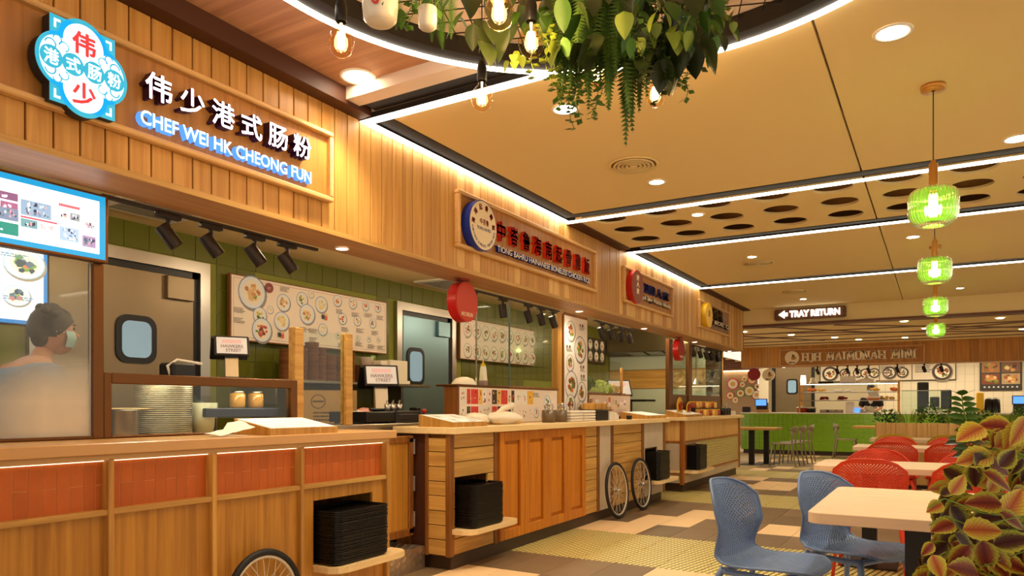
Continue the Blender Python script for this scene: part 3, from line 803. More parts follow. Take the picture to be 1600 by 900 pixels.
# --- counter 2
c2 = thing('stall_counter', 'long counter with orange shutter doors and pale plank panels behind two bicycle wheels', 'counter', (-3.2,6.5,0))
counter_top(c2, 4.165, 8.90, 'pale_h')
MB().box((-3.5,4.213,.10),(-3.37,8.84,.98)).box((-3.37,4.213,.66),(-3.04,8.84,.98)).box((-3.37,4.213,.10),(-3.04,8.84,.26)).box((-3.37,4.73,.26),(-3.04,8.15,.66)).box((-3.37,4.213,.26),(-3.04,4.255,.66)).box((-3.37,8.65,.26),(-3.04,8.84,.66)).build('carcass', 'oak_dark', c2)
MB().box((-3.45,4.24,0),(-3.02,8.82,.10)).build('kickboard', 'plinth', c2)
for y0,y1 in ((4.203,4.245),(4.790,4.842),(6.772,6.833),(7.134,7.205),(8.057,8.137),(8.83,8.90)): bar('post', (-3.03,y0,.10), (-2.992,y1,.981), 'oak_dark', c2)
def hplanks(t, y0, y1, zs, x=-3.0, hole=None, m='oak_h'):
    for z0,z1 in zip(zs[:-1], zs[1:]):
        parts = [(y0,y1,z0,z1)]
        if hole:
            a,b,c,d = hole
            if z1 > c+.001 and z0 < d-.001:
                parts = [(y0,a,z0,z1),(b,y1,z0,z1)]
                if z1 > d: parts.append((a,b,max(d,z0),z1))
                if z0 < c: parts.append((a,b,z0,min(c,z1)))
        for p in parts:
            if p[1]-p[0] > .01 and p[3]-p[2] > .01: MB().bbox((x-.02,p[0]+.001,p[2]+.0025),(x,p[1]-.001,p[3]-.0025), .003).build('plank', m, t)
ZS = [.105,.222,.333,.441,.549,.663,.776,.877,.979]
hplanks(c2, 4.245, 4.790, ZS, hole=(4.262,4.70,.29,.66))
hplanks(c2, 6.462, 6.772, ZS); hplanks(c2, 7.205, 8.057, ZS)
# side face (towards the camera) planks with corner posts
zs = [.106,.22,.323,.427,.535,.639,.745,.852,.954]
for z0,z1 in zip(zs[:-1], zs[1:]): MB().bbox((-3.185,4.19,z0+.0025),(-3.03,4.212,z1-.0025), .003).build('plank', 'oak_x', c2)
bar('post', (-3.03,4.185,.10), (-2.992,4.205,.981), 'oak_dark', c2); bar('post', (-3.215,4.185,.10), (-3.185,4.212,.981), 'oak_dark', c2)
# orange shutter doors
DY = [4.845,5.25,5.655,6.06,6.46]
for i in range(4):
    d = MB().bbox((-3.018,DY[i]+.003,.108),(-3.006,DY[i+1]-.003,.976), .002).build('door', 'orange_door', c2)
    a,b = DY[i]+.003, DY[i+1]-.003
    MB().bbox((-3.006,a,.108),(-2.976,a+.07,.976)).bbox((-3.006,b-.07,.108),(-2.976,b,.976)).bbox((-3.006,a+.07,.108),(-2.976,b-.07,.19)).bbox((-3.006,a+.07,.90),(-2.976,b-.07,.976)).build('door_frame', 'orange_door', d)
    MB().bbox((-3.006,a+.09,.215),(-2.992,b-.09,.875), .008).build('door_panel', 'orange_door', d)
frame_panel(c2, 6.833, 7.134, .105, .979, -3.0, 'concrete')
frame_panel(c2, 8.137, 8.83, .105, .979, -3.0, 'concrete', (8.18,8.62,.29,.68))
for ya in (4.262, 8.18): MB().box((-3.03,ya,.29),(-3.36,ya+.44,.292)).box((-3.36,ya,.29),(-3.362,ya+.44,.66)).build('niche', 'oak_dark', c2)
shelf(c2, 4.215, 4.93, .262, -2.83); shelf(c2, 8.14, 8.92, .262, -2.80)

# --- counter 3
c3 = thing('stall_counter', 'far counter with pale green brick tiles below vertical oak boards', 'counter', (-3.2,11.2,0))
counter_top(c3, 9.62, 12.98, 'pale_h')
MB().box((-3.5,9.71,.12),(-3.37,12.9,.98)).box((-3.37,9.71,.66),(-3.04,12.9,.98)).box((-3.37,9.71,.12),(-3.04,12.9,.26)).box((-3.37,10.34,.26),(-3.04,12.9,.66)).build('carcass', 'oak_dark', c3)
MB().box((-3.45,9.74,0),(-3.03,12.80,.12)).build('kickboard', 'plinth', c3)
for y0,y1 in ((9.665,9.715),(12.84,12.92)): bar('post', (-3.03,y0,.12), (-2.985,y1,.981), 'teak', c3)
bar('rail', (-3.02,9.72,.675), (-2.985,12.84,.70), 'teak', c3); bar('rail', (-3.02,9.72,.235), (-2.985,12.84,.26), 'teak', c3)
y = 9.72
while y < 12.83:
    w = random.choice([.1,.14,.18]); w = min(w, 12.84-y); MB().bbox((-3.02,y+.002,.70),(-2.998,y+w-.002,.98), .003).build('board', 'plank_b', c3); y += w
frame_panel(c3, 9.72, 12.84, .12, .235, -3.0, 'concrete_pale')
MB().box((-3.03,9.72,.26),(-3.006,12.84,.675)).build('tile_backing', 'oak_dark', c3)
mat('sage_tile', C(204,186,118), .35, rand=.05)
for r in range(10):
    z = .262+.0413*r; y = 10.5 if r < 9 else 10.42
    y -= .125*(r%2)
    while y < 12.82:
        a = max(y, 10.50); b = min(y+.25, 12.84)
        if b-a > .02: MB().box((-3.006,a+.002,z+.0015),(-2.999,b-.002,z+.0398)).build('brick_tile', 'sage_tile', c3)
        y += .25
frame_panel(c3, 9.72, 10.5, .26, .675, -3.0, 'concrete_pale', (9.76,10.30,.29,.655))
MB().box((-3.03,9.76,.29),(-3.36,10.3,.292)).box((-3.36,9.76,.29),(-3.362,10.3,.66)).build('niche', 'oak_dark', c3)
shelf(c3, 9.68, 10.62, .262, -2.80)
# side faces
MB().bbox((-3.26,9.695,.70),(-3.03,9.71,.98)).build('side_board', 'plank_b', c3); MB().bbox((-3.26,9.695,.12),(-3.03,9.71,.69)).build('side_panel', 'concrete', c3)
bar('post', (-3.05,9.68,.10), (-2.99,9.70,.981), 'teak', c3); bar('rail', (-3.26,9.685,.675), (-3.05,9.70,.70), 'teak', c3); bar('rail', (-3.26,9.685,.235), (-3.05,9.70,.255), 'teak', c3)
MB().bbox((-3.30,9.685,.10),(-3.26,9.72,.98)).build('post', 'oak_dark', c3)
# gap wall between counters 2 and 3
sbox('trim_8', (-3.6,8.95,0), (-3.3,9.66,.98), 'oak_dark')

# --- gate between counters 1 and 2, with diamond-plate step
gt = thing('staff_gate', 'half-height oak gate in a dark frame between the first two counters', 'gate', (-3.33,3.9,0))
bar('gate_leaf', (-3.345,3.50,.25), (-3.325,4.13,.93), 'panel_oak', gt)
MB().bbox((-3.35,3.50,.235),(-3.312,4.182,.29)).bbox((-3.35,3.50,.915),(-3.312,4.182,.965)).bbox((-3.35,4.13,.25),(-3.312,4.182,.95)).build('gate_frame', 'oak_dark', gt)
sbox('trim_9', (-3.36,4.21,.14), (-3.22,4.25,.98), 'brown_beam')
for z in (.30,.56,.83): bar('hinge', (-3.312,4.172,z), (-3.300,4.186,z+.11), 'chrome', gt, .001)
st = thing('metal_step', 'low step clad in diamond-patterned metal sheet beside the gate', 'step', (-3.3,3.85,0))
MB().box((-3.56,3.49,0),(-3.215,4.186,.165)).build('tread_plate', 'diamond_steel', st)
dm = MB()
for i in range(11):
    for j in range(3):
        y = 3.52+.062*i; z = .03+.055*j+(.027 if i%2 else 0)
        if z > .15: continue
        for k in range(5):
            q = (k-2)*.0062; dm.prism([(y-.016+q,z+q),(y+q-.014,z+q+.003) ,(y+.002+q,z-.013+q),(y+q,z-.016+q)], .0015, (-3.215,0,0), (0,1,0), (0,0,1), (1,0,0))
for i in range(11):
    for j in range(4):
        y = 3.52+.062*i; x = -3.235-.06*j-(.03 if i%2 else 0)
        dm.prism([(y-.02,x),(y,x-.012),(y+.02,x),(y,x+.012)], .0015, (0,0,.165), (0,1,0), (1,0,0), (0,0,1))
dm.build('raised_diamonds', 'chrome', st)['kind'] = 'stuff'
# =================================================================== STALL SIGNS (on the fascia, x = -3.0)
FU = dict(o=(-3.0,0,0), u=UY, w=UZ, n=UX)
def framed_sign(name, label, y0, y1, z0, z1, m='signboard'):
    t = thing(name, label, 'sign', (-3.0,(y0+y1)/2,z0))
    MB().box((-2.999,y0+.02,z0+.02),(-2.985,y1-.02,z1-.02)).build('panel', m, t)
    f = .028
    for a,b in (((y0,z0),(y1,z0+f)),((y0,z1-f),(y1,z1)),((y0,z0+f),(y0+f,z1-f)),((y1-f,z0+f),(y1,z1-f))):
        MB().bbox((-2.9995,a[0],a[1]),(-2.955,b[0],b[1]), .006).build('frame', 'ash_frame', t)
    return t
XS = -2.985
def ftext(s, t, y0, y1, z0, z1, dep, mats, **k): return sign_text(s, t, (XS,0,0), UY, UZ, UX, y0, y1, z0, z1, dep, mats, **k)
def fcjk(s, t, y0, y1, z0, z1, dep, mats, **k): return cjk(s, t, (XS,0,0), UY, UZ, UX, y0, y1, z0, z1, dep, mats, **k)
# ---- sign 1
s1 = framed_sign('stall_sign', 'large framed oak sign with glowing white Chinese characters above blue-lit CHEF WEI HK CHEONG FUN', 1.27, 3.01, 2.34, 2.735)
fcjk('伟少港式肠粉', s1, 1.862, 2.815, 2.515, 2.635, .05, ['letter_white','maroon_side'], bold=.014, gap=.24)
ftext('CHEF WEI HK CHEONG FUN', s1, 1.85, 2.83, 2.40, 2.462, .035, ['letter_cool','letter_glow'], bold=.012)
ftext('CHEF WEI HK CHEONG FUN', s1, 1.847, 2.833, 2.398, 2.464, .006, ['letter_glow'], bold=.03, split=False, name='letter_halo')
# badge: four-lobed light box
cy, cz_ = 1.590, 2.518
def ell(a, b, ra, rb, n=40): return [(a+ra*cos(2*pi*i/n), b+rb*sin(2*pi*i/n)) for i in range(n)]
def shp(mb, grow, d, base, shapes):
    for p in shapes(grow): mb.prism(p, d, (XS,cy,cz_), UY, UZ, UX, base)
def shapes(g): return [ell(0,.092,.096+g,.098+g), ell(0,-.092,.096+g,.098+g), ell(-.085,0,.092+g,.106+g), ell(.085,0,.092+g,.106+g),
    [(-.125-g,-.165-g),(.125+g,-.165-g),(.125+g,.165+g),(-.125-g,.165+g)]]
def shapes2(g):   # square corners cut between the lobes
    return shapes(g)
mb = MB(); shp(mb, 0, .055, .012, shapes); mb.build('badge_case', 'badge_dark', s1)
mb = MB(); shp(mb, .001, .004, .067, shapes); mb.build('badge_face', 'badge_blue', s1)
pr = lambda pts, m, lift, name='badge_inlay': MB().prism(pts, .0012, (XS+.071+lift,cy,cz_), UY, UZ, UX).build(name, m, s1)
mb = MB()
for p in (ell(0,.092,.078,.080), ell(0,-.092,.078,.080), ell(-.098,0,.066,.088), ell(.098,0,.066,.088)): mb.prism(p, .0008, (XS+.0712,cy,cz_), UY, UZ, UX)
for sa in (-1,1):
    for sb in (-1,1):
        for q in (((.085,.128),(.112,.152)),): mb.prism([(sa*.088,sb*.152),(sa*.112,sb*.152),(sa*.112,sb*.118),(sa*.104,sb*.118),(sa*.104,sb*.143),(sa*.088,sb*.143)][::(1 if sa*sb>0 else -1)], .0008, (XS+.0712,cy,cz_), UY, UZ, UX)
mb.build('badge_inlay', 'badge_white', s1)
mb = MB()
for sa in (-1,1):   # rings round the white circles and little waves
    for b in (.092,-.092):
        pass
    for a,b,r in ((.075,.055,.020),(.125,.048,.022),(.075,-.055,.020),(.125,-.048,.022),(.10,.075,.018),(.10,-.075,.018)):
        n = 16
        for i in range(12):
            t0, t1 = pi*1.4*i/12, pi*1.4*(i+1)/12
            P = lambda r_,t: (sa*(a+r_*cos(t)), (b+r_*sin(t)) if b > 0 else (b-r_*sin(t)))
            q = [P(r,t0),P(r,t1),P(r*.74,t1),P(r*.74,t0)]
            mb.prism(q, .0008, (XS+.0722,cy,cz_), UY, UZ, UX)
for a in (-.122,-.041,.041,.122): mb.prism(ell(a,0,.042,.043,28), .001, (XS+.0726,cy,cz_), UY, UZ, UX)
mb.build('badge_disc', 'badge_blue', s1)
for ch,a in zip('港式肠粉', (-.122,-.041,.041,.122)):
    v,f = stamp(*raw_text(ch, 0, res=3), .012); place_text(s1, v, f, (XS+.0738,cy,cz_), UY, UZ, UX, a-.027, a+.027, -.029, .029, .0008, ['badge_white'], None, 'character')
for ch,b in (('伟',.098),('少',-.100)):
    v,f = stamp(*raw_text(ch, 0, res=3), .03); place_text(s1, v, f, (XS+.0725,cy,cz_), UY, UZ, UX, -.046, .046, b-.048, b+.044, .003, ['badge_red','badge_blue'], None, 'character')
# ---- sign 2
s2 = framed_sign('stall_sign', 'framed sign with red raised Chinese characters and a round cream badge with blue rim', 4.25, 6.69, 2.33, 2.745)
fcjk('中峇鲁海南起骨雞飯', s2, 4.765, 6.50, 2.480, 2.636, .03, ['red_letter'], bold=.028, gap=.34)
ftext('TIONG BAHRU HAINANESE BONELESS CHICKEN RICE', s2, 4.775, 6.50, 2.392, 2.438, .03, ['white_trim','blue_side'], bold=.008)
def disc_sign(t, y, z, r, d, rim, face, x=XS):
    MB().cyl((x,y,z),(x+d,y,z),r,n=48).build('disc', rim, t)
    MB().cyl((x+d,y,z),(x+d+.002,y,z),r*.965,n=48).build('disc_face', face, t)
    return x+d+.002
mat('badge_cream', C(236,216,178), .5)
xf = disc_sign(s2, 4.50, 2.525, .186, .075, 'blue_side', 'badge_cream')
def arc_text(t, s, o, r, a0, a1, h, m, cj=False, flip=False, dep=.001):
    for i,ch in enumerate(s):
        if ch == ' ': continue
        a = a0+(a1-a0)*(i/(len(s)-1))
        v,f = stamp(*raw_text(ch, 0 if cj else .02, res=3 if cj else 1), .03 if cj else 0)
        if not len(f): continue
        u = Vector((0,sin(a),-cos(a))) if not flip else Vector((0,-sin(a),cos(a)))
        w = Vector((0,cos(a),sin(a)))*(1 if not flip else -1)
        c = Vector(o)+Vector((0,cos(a),sin(a)))*r; wd = h*.9 if cj else h*.55
        place_text(t, v, f, c, u, w, UX, -wd/2, wd/2, -h/2, h/2, dep, [m], None, 'character')
arc_text(s2, '海南起骨雞飯', (xf,4.50,2.525), .138, pi*.97, pi*.03, .046, 'red_letter', cj=True)
arc_text(s2, 'HAINANESE BONELESS CHICKEN RICE', (xf,4.50,2.525), .150, pi*1.06, pi*1.94, .020, 'navy_letter', flip=True)
cjk('中峇鲁', s2, (xf,0,0), UY, UZ, UX, 4.45, 4.57, 2.53, 2.575, .001, ['red_letter'], gap=.1)
sign_text('TIONG BAHRU', s2, (xf,0,0), UY, UZ, UX, 4.41, 4.60, 2.488, 2.512, .001, ['navy_letter'], split=False)
# ---- sign 3
s3 = framed_sign('stall_sign', 'framed sign with dark blue raised characters and a round brown badge with a red rim', 7.43, 9.14, 2.335, 2.735)
fcjk('招牌人家', s3, 7.98, 8.95, 2.52, 2.63, .03, ['navy_letter'], bold=.03, gap=.2)
ftext('Jok Seng Wanton Noodle', s3, 7.975, 9.0, 2.415, 2.485, .03, ['cream_letter','ink'], bold=.02)
mat('badge_brown', C(128,66,44), .5)
xf = disc_sign(s3, 7.72, 2.53, .19, .07, 'red_gloss', 'badge_brown')
for i,ch in enumerate('好人家'):
    v,f = raw_text(ch, .02, res=1); place_text(s3, v, f, (xf,0,0), UY, UZ, UX, 7.68, 7.76, 2.60-.075*i, 2.665-.075*i, .001, ['cream_letter'], None, 'character')
# ---- sign 4
mat('signboard_grey', C(150,112,86), .5)
s4 = framed_sign('stall_sign', 'farthest framed sign of the row, with black-sided gold characters and a round yellow badge', 10.34, 12.10, 2.33, 2.735, 'signboard_grey')
fcjk('煲气', s4, 10.98, 11.52, 2.51, 2.68, .06, ['gold','ink'], bold=.03, gap=.15)
ftext('BOIL QI', s4, 11.05, 12.0, 2.43, 2.495, .05, ['cream_letter','ink'], bold=.02)
xf = disc_sign(s4, 10.64, 2.53, .185, .08, 'yellow_disc', 'yellow_disc')
v,f = raw_text('煲', .0, res=1); place_text(s4, v, f, (xf,0,0), UY, UZ, UX, 10.58, 10.70, 2.50, 2.60, .001, ['ink'], None, 'character')

# ---- red round hanging guide signs (seen almost face on, they face the camera)
def hang_disc(label, c, r, zt, face='red_gloss', rot=0, txt=None):
    t = thing('hanging_sign', label, 'sign', (c[0],c[1],zt)); x,y,z = c; R_ = Matrix.Rotation(rot, 3, 'Z')
    n = R_ @ Vector((0,-1,0)); u = R_ @ Vector((1,0,0)); c = Vector(c)
    MB().cyl(c-n*.04, c+n*.04, r, n=48).build('disc', 'red_gloss', t)
    MB().cyl(c+n*.04, c+n*.043, r*.94, n=48).build('disc_face', face, t)
    MB().cyl(c+UZ*(r-.004), (x,y,zt), .012, n=10).lathe([(.0,zt-.012),(.05,zt-.012),(.055,zt-.001),(0,zt-.001)], (x,y,0), 16).build('hanger', 'dark_red', t)
    if txt: sign_text(txt, t, c+n*.0432, u, UZ, n, -r*.5, r*.5, -r*.72, -r*.52, .001, ['cream_letter'], split=False, name='lettering')
    return t
mat('orange_red', C(196,62,36), .4); mat('orange_red2', C(150,28,26), .4)
hang_disc('red round hanging sign under the soffit between the first and second stall signs', (-3.18,4.62,1.99), .155, 2.167, 'orange_red', pi/2, 'MICHELIN')
hang_disc('red round hanging sign under the soffit before the farthest stall', (-3.18,10.05,1.985), .155, 2.167, 'orange_red2', pi/2, 'MICHELIN')
mat('orange_red2', C(150,28,26), .4)

# ---- blue bordered screen and the second one behind the glass
t = thing('menu_screen', 'glowing screen with a blue border and photo collage under the soffit', 'screen', (-3.3,1.5,1.85))
MB().bbox((-3.34,.70,1.838),(-3.285,1.905,2.148), .004).build('case', 'bronze_frame', t)
sc = Print((-3.285,0,0), UY, UZ, UX)
sc.rect(.715,1.890,1.85,2.137, C(16,140,196)); sc.rect(.75,1.862,1.872,2.112, C(250,250,252))
def photo(a0,a1,b0,b1,base,pals,k=16):
    sc.rect(a0,a1,b0,b1,base)
    for i in range(k):
        a = random.uniform(a0+.008,a1-.014); b = random.uniform(b0+.004,b1-.016); w_ = random.uniform(.004,.012); h_ = random.uniform(.006,.014)
        sc.rect(a,a+w_,b,b+h_,random.choice(pals))
PB = [C(60,70,110),C(110,130,170),C(40,50,70),C(220,150,160),C(180,200,220),C(240,244,250),C(90,110,130)]
photo(1.46,1.525,1.985,2.02,C(150,90,130),[C(240,220,235)],6)
photo(1.35,1.525,2.028,2.06,C(120,80,120),[C(240,220,235)],8)
photo(1.35,1.527,1.945,1.995,C(110,130,160),PB,26); photo(1.35,1.527,1.885,1.935,C(20,130,120),[C(240,240,244)],5)
photo(1.535,1.655,1.980,2.045,C(130,160,190),PB,30); photo(1.535,1.60,1.93,1.965,C(100,150,160),PB,14); photo(1.60,1.675,1.93,1.965,C(236,228,232),[C(190,180,186)],8)
sc.rect(1.535,1.68,1.968,1.975,C(220,70,90)); sc.rect(1.685,1.775,2.052,2.064,C(226,96,110)); sc.lines(1.685,1.78,2.046,2,.006,C(170,170,180))
photo(1.685,1.73,2.00,2.03,C(240,232,236),[C(200,160,150),C(60,50,60)],6); photo(1.733,1.775,2.00,2.032,C(130,140,150),PB,12)
photo(1.69,1.77,1.905,1.965,C(150,180,210),PB,22); photo(1.785,1.845,1.975,2.01,C(190,200,206),PB,14); photo(1.785,1.845,1.895,1.945,C(150,130,170),PB,20)
for b in (1.93,1.90): sc.lines(1.54,1.66,b-.008,2,.007,C(190,190,200))
for b in (1.985,1.975): sc.lines(1.69,1.77,b,1,.007,C(200,200,210))
sc.lines(1.79,1.845,2.05,3,.008,C(210,200,210)); sc.lines(1.79,1.845,1.965,2,.007,C(200,200,210))
sc.build('display', t, 'print_glow')

t = thing('menu_screen', 'tall blue-edged dish screen glowing inside the steamy stall behind the glass', 'screen', (-4.3,1.4,1.5))
XM = -4.3; a = PX(2,400,XM); b = PX(74,492,XM)
MB().bbox((XM-.04,a.y-.35,1.62),(XM,b.y+.01,2.22), .004).build('case', 'black_plastic', t)
sc = Print((XM,0,0), UY, UZ, UX); y1 = b.y
sc.rect(a.y-.34,y1,1.63,2.21, C(30,120,190)); sc.rect(a.y-.32,y1-.02,1.65,2.19, C(214,232,240))
for (p,q,r) in ((38,412,26),(26,462,17)):
    c = PX(p,q,XM); sc.dish(c.y, c.z, r/1124*4.6, [C(90,110,130),C(60,80,90),C(220,120,80),C(236,226,170),C(110,150,80)], C(226,238,240), C(170,200,214), .8, 18)
sc.lines(y1-.22,y1-.04,1.77,2,.012,C(80,130,170)); sc.lines(y1-.25,y1-.04,2.0,2,.012,C(80,130,170))
sc.build('display', t, 'print_glow')

# =================================================================== LAMPS AND VENTS
def downlight(loc, r, label, E, parent=None, z_spot=True, ang=110, group=None):
    x,y,z = loc
    t = thing('downlight', label, 'ceiling light', (x,y,z), group)
    MB().lathe([(r*.80,z+.001),(r*.78,z-.006),(r,z-.006),(r,z-.001)], (x,y,0), 28).build('rim', 'white_trim', t, True)
    MB().lathe([(0,z-.003),(r*.80,z-.003)], (x,y,0), 24).build('lamp_face', 'lamp_disc', t)
    if E: lamp('lamp_light', 'SPOT', (x,y,z-.02), E, WARM, .05, spot=radians(ang), blend=.8, parent=t)
    return t
ZD = ZC
for p,r,l,E in (((-.177,3.735),.085,'large round ceiling downlight right of the hanging garden',60),((-1.851,5.304),.07,'round downlight just beyond the big round air vent',48),
    ((.442,5.622),.085,'round downlight near the right edge, before the first crossing channel',60),((-1.853,3.735),.08,'bright downlight half hidden behind the hanging leaves',48),
    ((-1.85,6.393),.06,'small downlight set among the round ceiling holes',30),((-1.835,8.514),.06,'small downlight beside the second ceiling vent, beyond the holes',42),
    ((-.215,8.35),.07,'downlight left of the second green pendant',42),((-1.85,12.276),.06,'small downlight above the tray return sign',40),((.28,12.308),.06,'downlight beyond the third channel, right of the pendants',40)):
    downlight((p[0],p[1],ZD), r, l, E)
downlight((-2.75,3.0-.02,3.0), .10, 'bright recessed downlight in the wooden ceiling beside a hanging bulb', 55)
for y,l,E in ((3.325,'soffit downlight right of the four nearest spotlights',14),(6.779,'soffit downlight above the tall dish banner',12),(8.689,'soffit downlight left of the second red hanging sign',12),(10.90,'soffit downlight right of the second red hanging sign',12),(13.02,'last soffit downlight at the end of the planked wall',10)):
    downlight((-3.2,y,2.167), .045, l, E, ang=120)
for i,(x,y) in enumerate(((-3.3,14.6),(-2.6,15.7),(-1.9,16.8),(-1.5,17.6),(-.2,15.7),(.9,14.5),(-.6,17.6),(1.4,16.8),(-.5,14.2))):
    downlight((x,y,2.655), .07, 'small downlight between the slats of the far slatted ceiling', 75 if i%2==0 else 0, group='downlights in the slatted ceiling')
def vent(x, y, r, label):
    t = thing('ceiling_vent', label, 'vent', (x,y,ZC))
    MB().lathe([(r*.93,ZC-.001),(r,ZC-.004),(r*.98,ZC-.012),(r*.88,ZC-.008)], (x,y,0), 36).build('rim', 'cream_paint', t, True)
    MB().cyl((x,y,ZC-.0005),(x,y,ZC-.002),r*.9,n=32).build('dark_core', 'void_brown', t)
    for k in (.78,.62,.46,.30): MB().lathe([(r*k,ZC-.003),(r*k+.008,ZC-.018),(r*k-.016,ZC-.014),(r*k,ZC-.003)], (x,y,0), 32).build('ring_blade', 'cream_paint', t, True)
    MB().cyl((x,y,ZC-.002),(x,y,ZC-.016),r*.16,n=20).build('hub', 'cream_paint', t)
vent(-1.86,4.842,.18,'large round air vent in the cream ceiling, nearest of the vents'); vent(-1.85,8.933,.18,'round air vent beyond the holed ceiling panels'); vent(-1.85,11.385,.18,'farthest round air vent, above the tray return sign')
def cassette(x0,x1,y0,y1,label):
    z = 2.57; t = thing('air_conditioner', label, 'vent', ((x0+x1)/2,(y0+y1)/2,z))
    MB().bbox((x0,y0,z-.02),(x1,y1,z-.001)).build('cover', 'white_trim', t)
    n = 10
    for i in range(n):
        x = x0+.08+(x1-x0-.16)*i/(n-1); MB().box((x-.01,y0+.08,z-.026),(x+.006,y1-.08,z-.020)).build('slat', 'steel', t)
cassette(-4.95,-4.45,2.75,3.35,'square ceiling air unit inside the first stall'); cassette(-5.0,-4.5,6.3,6.9,'square ceiling air unit inside the second stall')
# ---- track spotlights below the soffit edge
def spot_proto():
    t = proto('track_spotlight', 'x', 'spotlight')
    MB().bbox((-.018,-.065,-.022),(.018,.065,0), .003).build('track_adapter', 'spot_black', t)
    MB().cyl((0,0,-.02),(0,0,-.055),.012,n=10).build('stem', 'spot_black', t)
    b = MB().lathe([(0,.055),(.034,.055),(.036,.050),(.036,-.065),(.033,-.068),(.030,-.066),(.030,-.055)], (0,0,0), 20).build('lamp_body', 'spot_black', t)
    fix_smooth(b)
    l = MB().cyl((0,0,-.0555),(0,0,-.060),.029,n=18).build('lens', 'chrome', b)
    return t, b
sp0, sb = spot_proto(); sb.location = (0,0,-.105)
TRY = [2.24,2.487,2.773,3.01]
sp_l = ['nearest black track spotlight above the steel kitchen door','second black track spotlight from the blue screen','third black track spotlight from the blue screen','fourth black track spotlight, just left of a soffit downlight']
tr = thing('lighting_track', 'black ceiling track carrying four spotlights in the first stall', 'track', (-3.375,2.6,2.15))
bar('rail', (-3.355,1.9,2.15), (-3.325,3.25,2.1675), 'spot_black', tr)
tr = thing('lighting_track', 'black ceiling track carrying five spotlights in the second stall', 'track', (-3.39,6,2.15))
bar('rail', (-3.375,4.9,2.15), (-3.345,6.62,2.1675), 'spot_black', tr)
tr = thing('lighting_track', 'black ceiling track carrying four spotlights in the third stall', 'track', (-3.39,8,2.15))
bar('rail', (-3.375,7.5,2.15), (-3.345,8.75,2.1675), 'spot_black', tr)
tr = thing('lighting_track', 'black ceiling track carrying five spotlights in the farthest stall', 'track', (-3.39,12,2.15))
bar('rail', (-3.375,11.2,2.15), (-3.345,13.0,2.1675), 'spot_black', tr)
first = True
def put_spot(y, label, tilt, turn, x=-3.34, E=0, group=None):
    global first
    if first: o = sp0; o.location = (x,y,2.149); first = False; o['label'] = label
    else: o = dup(sp0, (x,y,2.149), 0, label, group)
    if first is False and group: o['group'] = group
    b = [c for c in o.children if c.name.startswith('lamp_body')][0]
    b.rotation_euler = (0, tilt, turn) if False else Matrix.Rotation(turn,4,'Z').to_3x3().to_4x4().to_euler()
    b.matrix_local = Matrix.Translation((0,0,-.105)) @ Matrix.Rotation(turn,4,'Z') @ Matrix.Rotation(tilt,4,'Y')
    return o
for y,l in zip(TRY, sp_l): put_spot(y, l, radians(38), radians(-115))
for y,l in zip((5.02,5.52,5.98,6.24,6.50), ('upright black spotlight just right of the red round sign','black spotlight second from the red round sign in the glass-fronted stall','middle black spotlight of the five over the tall glass','fourth black spotlight over the tall glass','fifth black spotlight beside the tall dish banner')):
    put_spot(y, l, radians(8 if y < 5.6 else 22), radians(-115), -3.36)
for y,l in zip((7.72,8.0,8.32,8.6), ('first black spotlight right of the tall dish banner','second black spotlight right of the tall dish banner','third black spotlight right of the tall dish banner','last of the four black spotlights right of the tall dish banner')):
    put_spot(y, l, radians(20), radians(-115), -3.36)
for i,y in enumerate((11.35,11.75,12.1,12.45,12.85)): put_spot(y, 'one of five black spotlights close together in the farthest stall', radians(28), radians(-115), -3.36, group='spotlights of the farthest stall')

# ---- hanging filament bulbs
def bulb_proto():
    t = proto('filament_bulb', 'x', 'light bulb')
    MB().lathe([(0,.085),(.012,.085),(.016,.07),(.021,.05),(.021,.0),(.019,-.006)], (0,0,0), 16).build('socket', 'black_plastic', t, True)
    MB().lathe([(.014,-.004),(.016,-.018),(.024,-.032),(.038,-.048),(.0465,-.072),(.046,-.092),(.036,-.116),(.018,-.130),(.0,-.133)], (0,0,0), 24).build('glass_globe', 'bulb_glass', t, True)
    f = MB()
    for i in range(7):
        a = 2*pi*i/7; f.cyl((.012*cos(a),.012*sin(a),-.045),(.012*cos(a),.012*sin(a),-.100),.0032,n=5)
    f.build('filament', 'bulb_glow', t)
    MB().cyl((0,0,-.01),(0,0,-.05),.005,.003,n=8).build('glass_stem', 'bulb_glow_soft', t)
    return t
bp0 = bulb_proto(); first_b = True
for px,py,wd,l,zz in ((533,68,40,'amber filament bulb hanging leftmost, before the ceiling downlight',3.0),(753,155,34,'amber filament bulb hanging lowest in front of the black channel',2.95),(780,22,46,'large amber bulb at the top edge, lower of the overlapping pair',3.0),
    (778,-4,44,'amber bulb cut by the top edge of the photograph',3.0),(830,68,41,'amber filament bulb right of the overlapping pair',3.0),(1024,150,32,'amber filament bulb hanging rightmost under small leaves',3.0),(933,118,34,'amber bulb glowing behind the fern fronds',3.0)):
    p = PD(px, py, .093*1124/wd); z = p.z+.083
    if first_b: o = bp0; o.location = (p.x,p.y,z); o['label'] = l; first_b = False
    else: o = dup(bp0, (p.x,p.y,z), 0, l)
    OFF[o.name] = Vector((p.x,p.y,z))
    MB().cyl((p.x,p.y,z+.084),(p.x,p.y,2.955),.0025,n=6).build('cord', 'black_plastic', o)
    lamp('bulb_light', 'POINT', (p.x,p.y,z-.075), 3.2, (1,.70,.36), .03, parent=o)

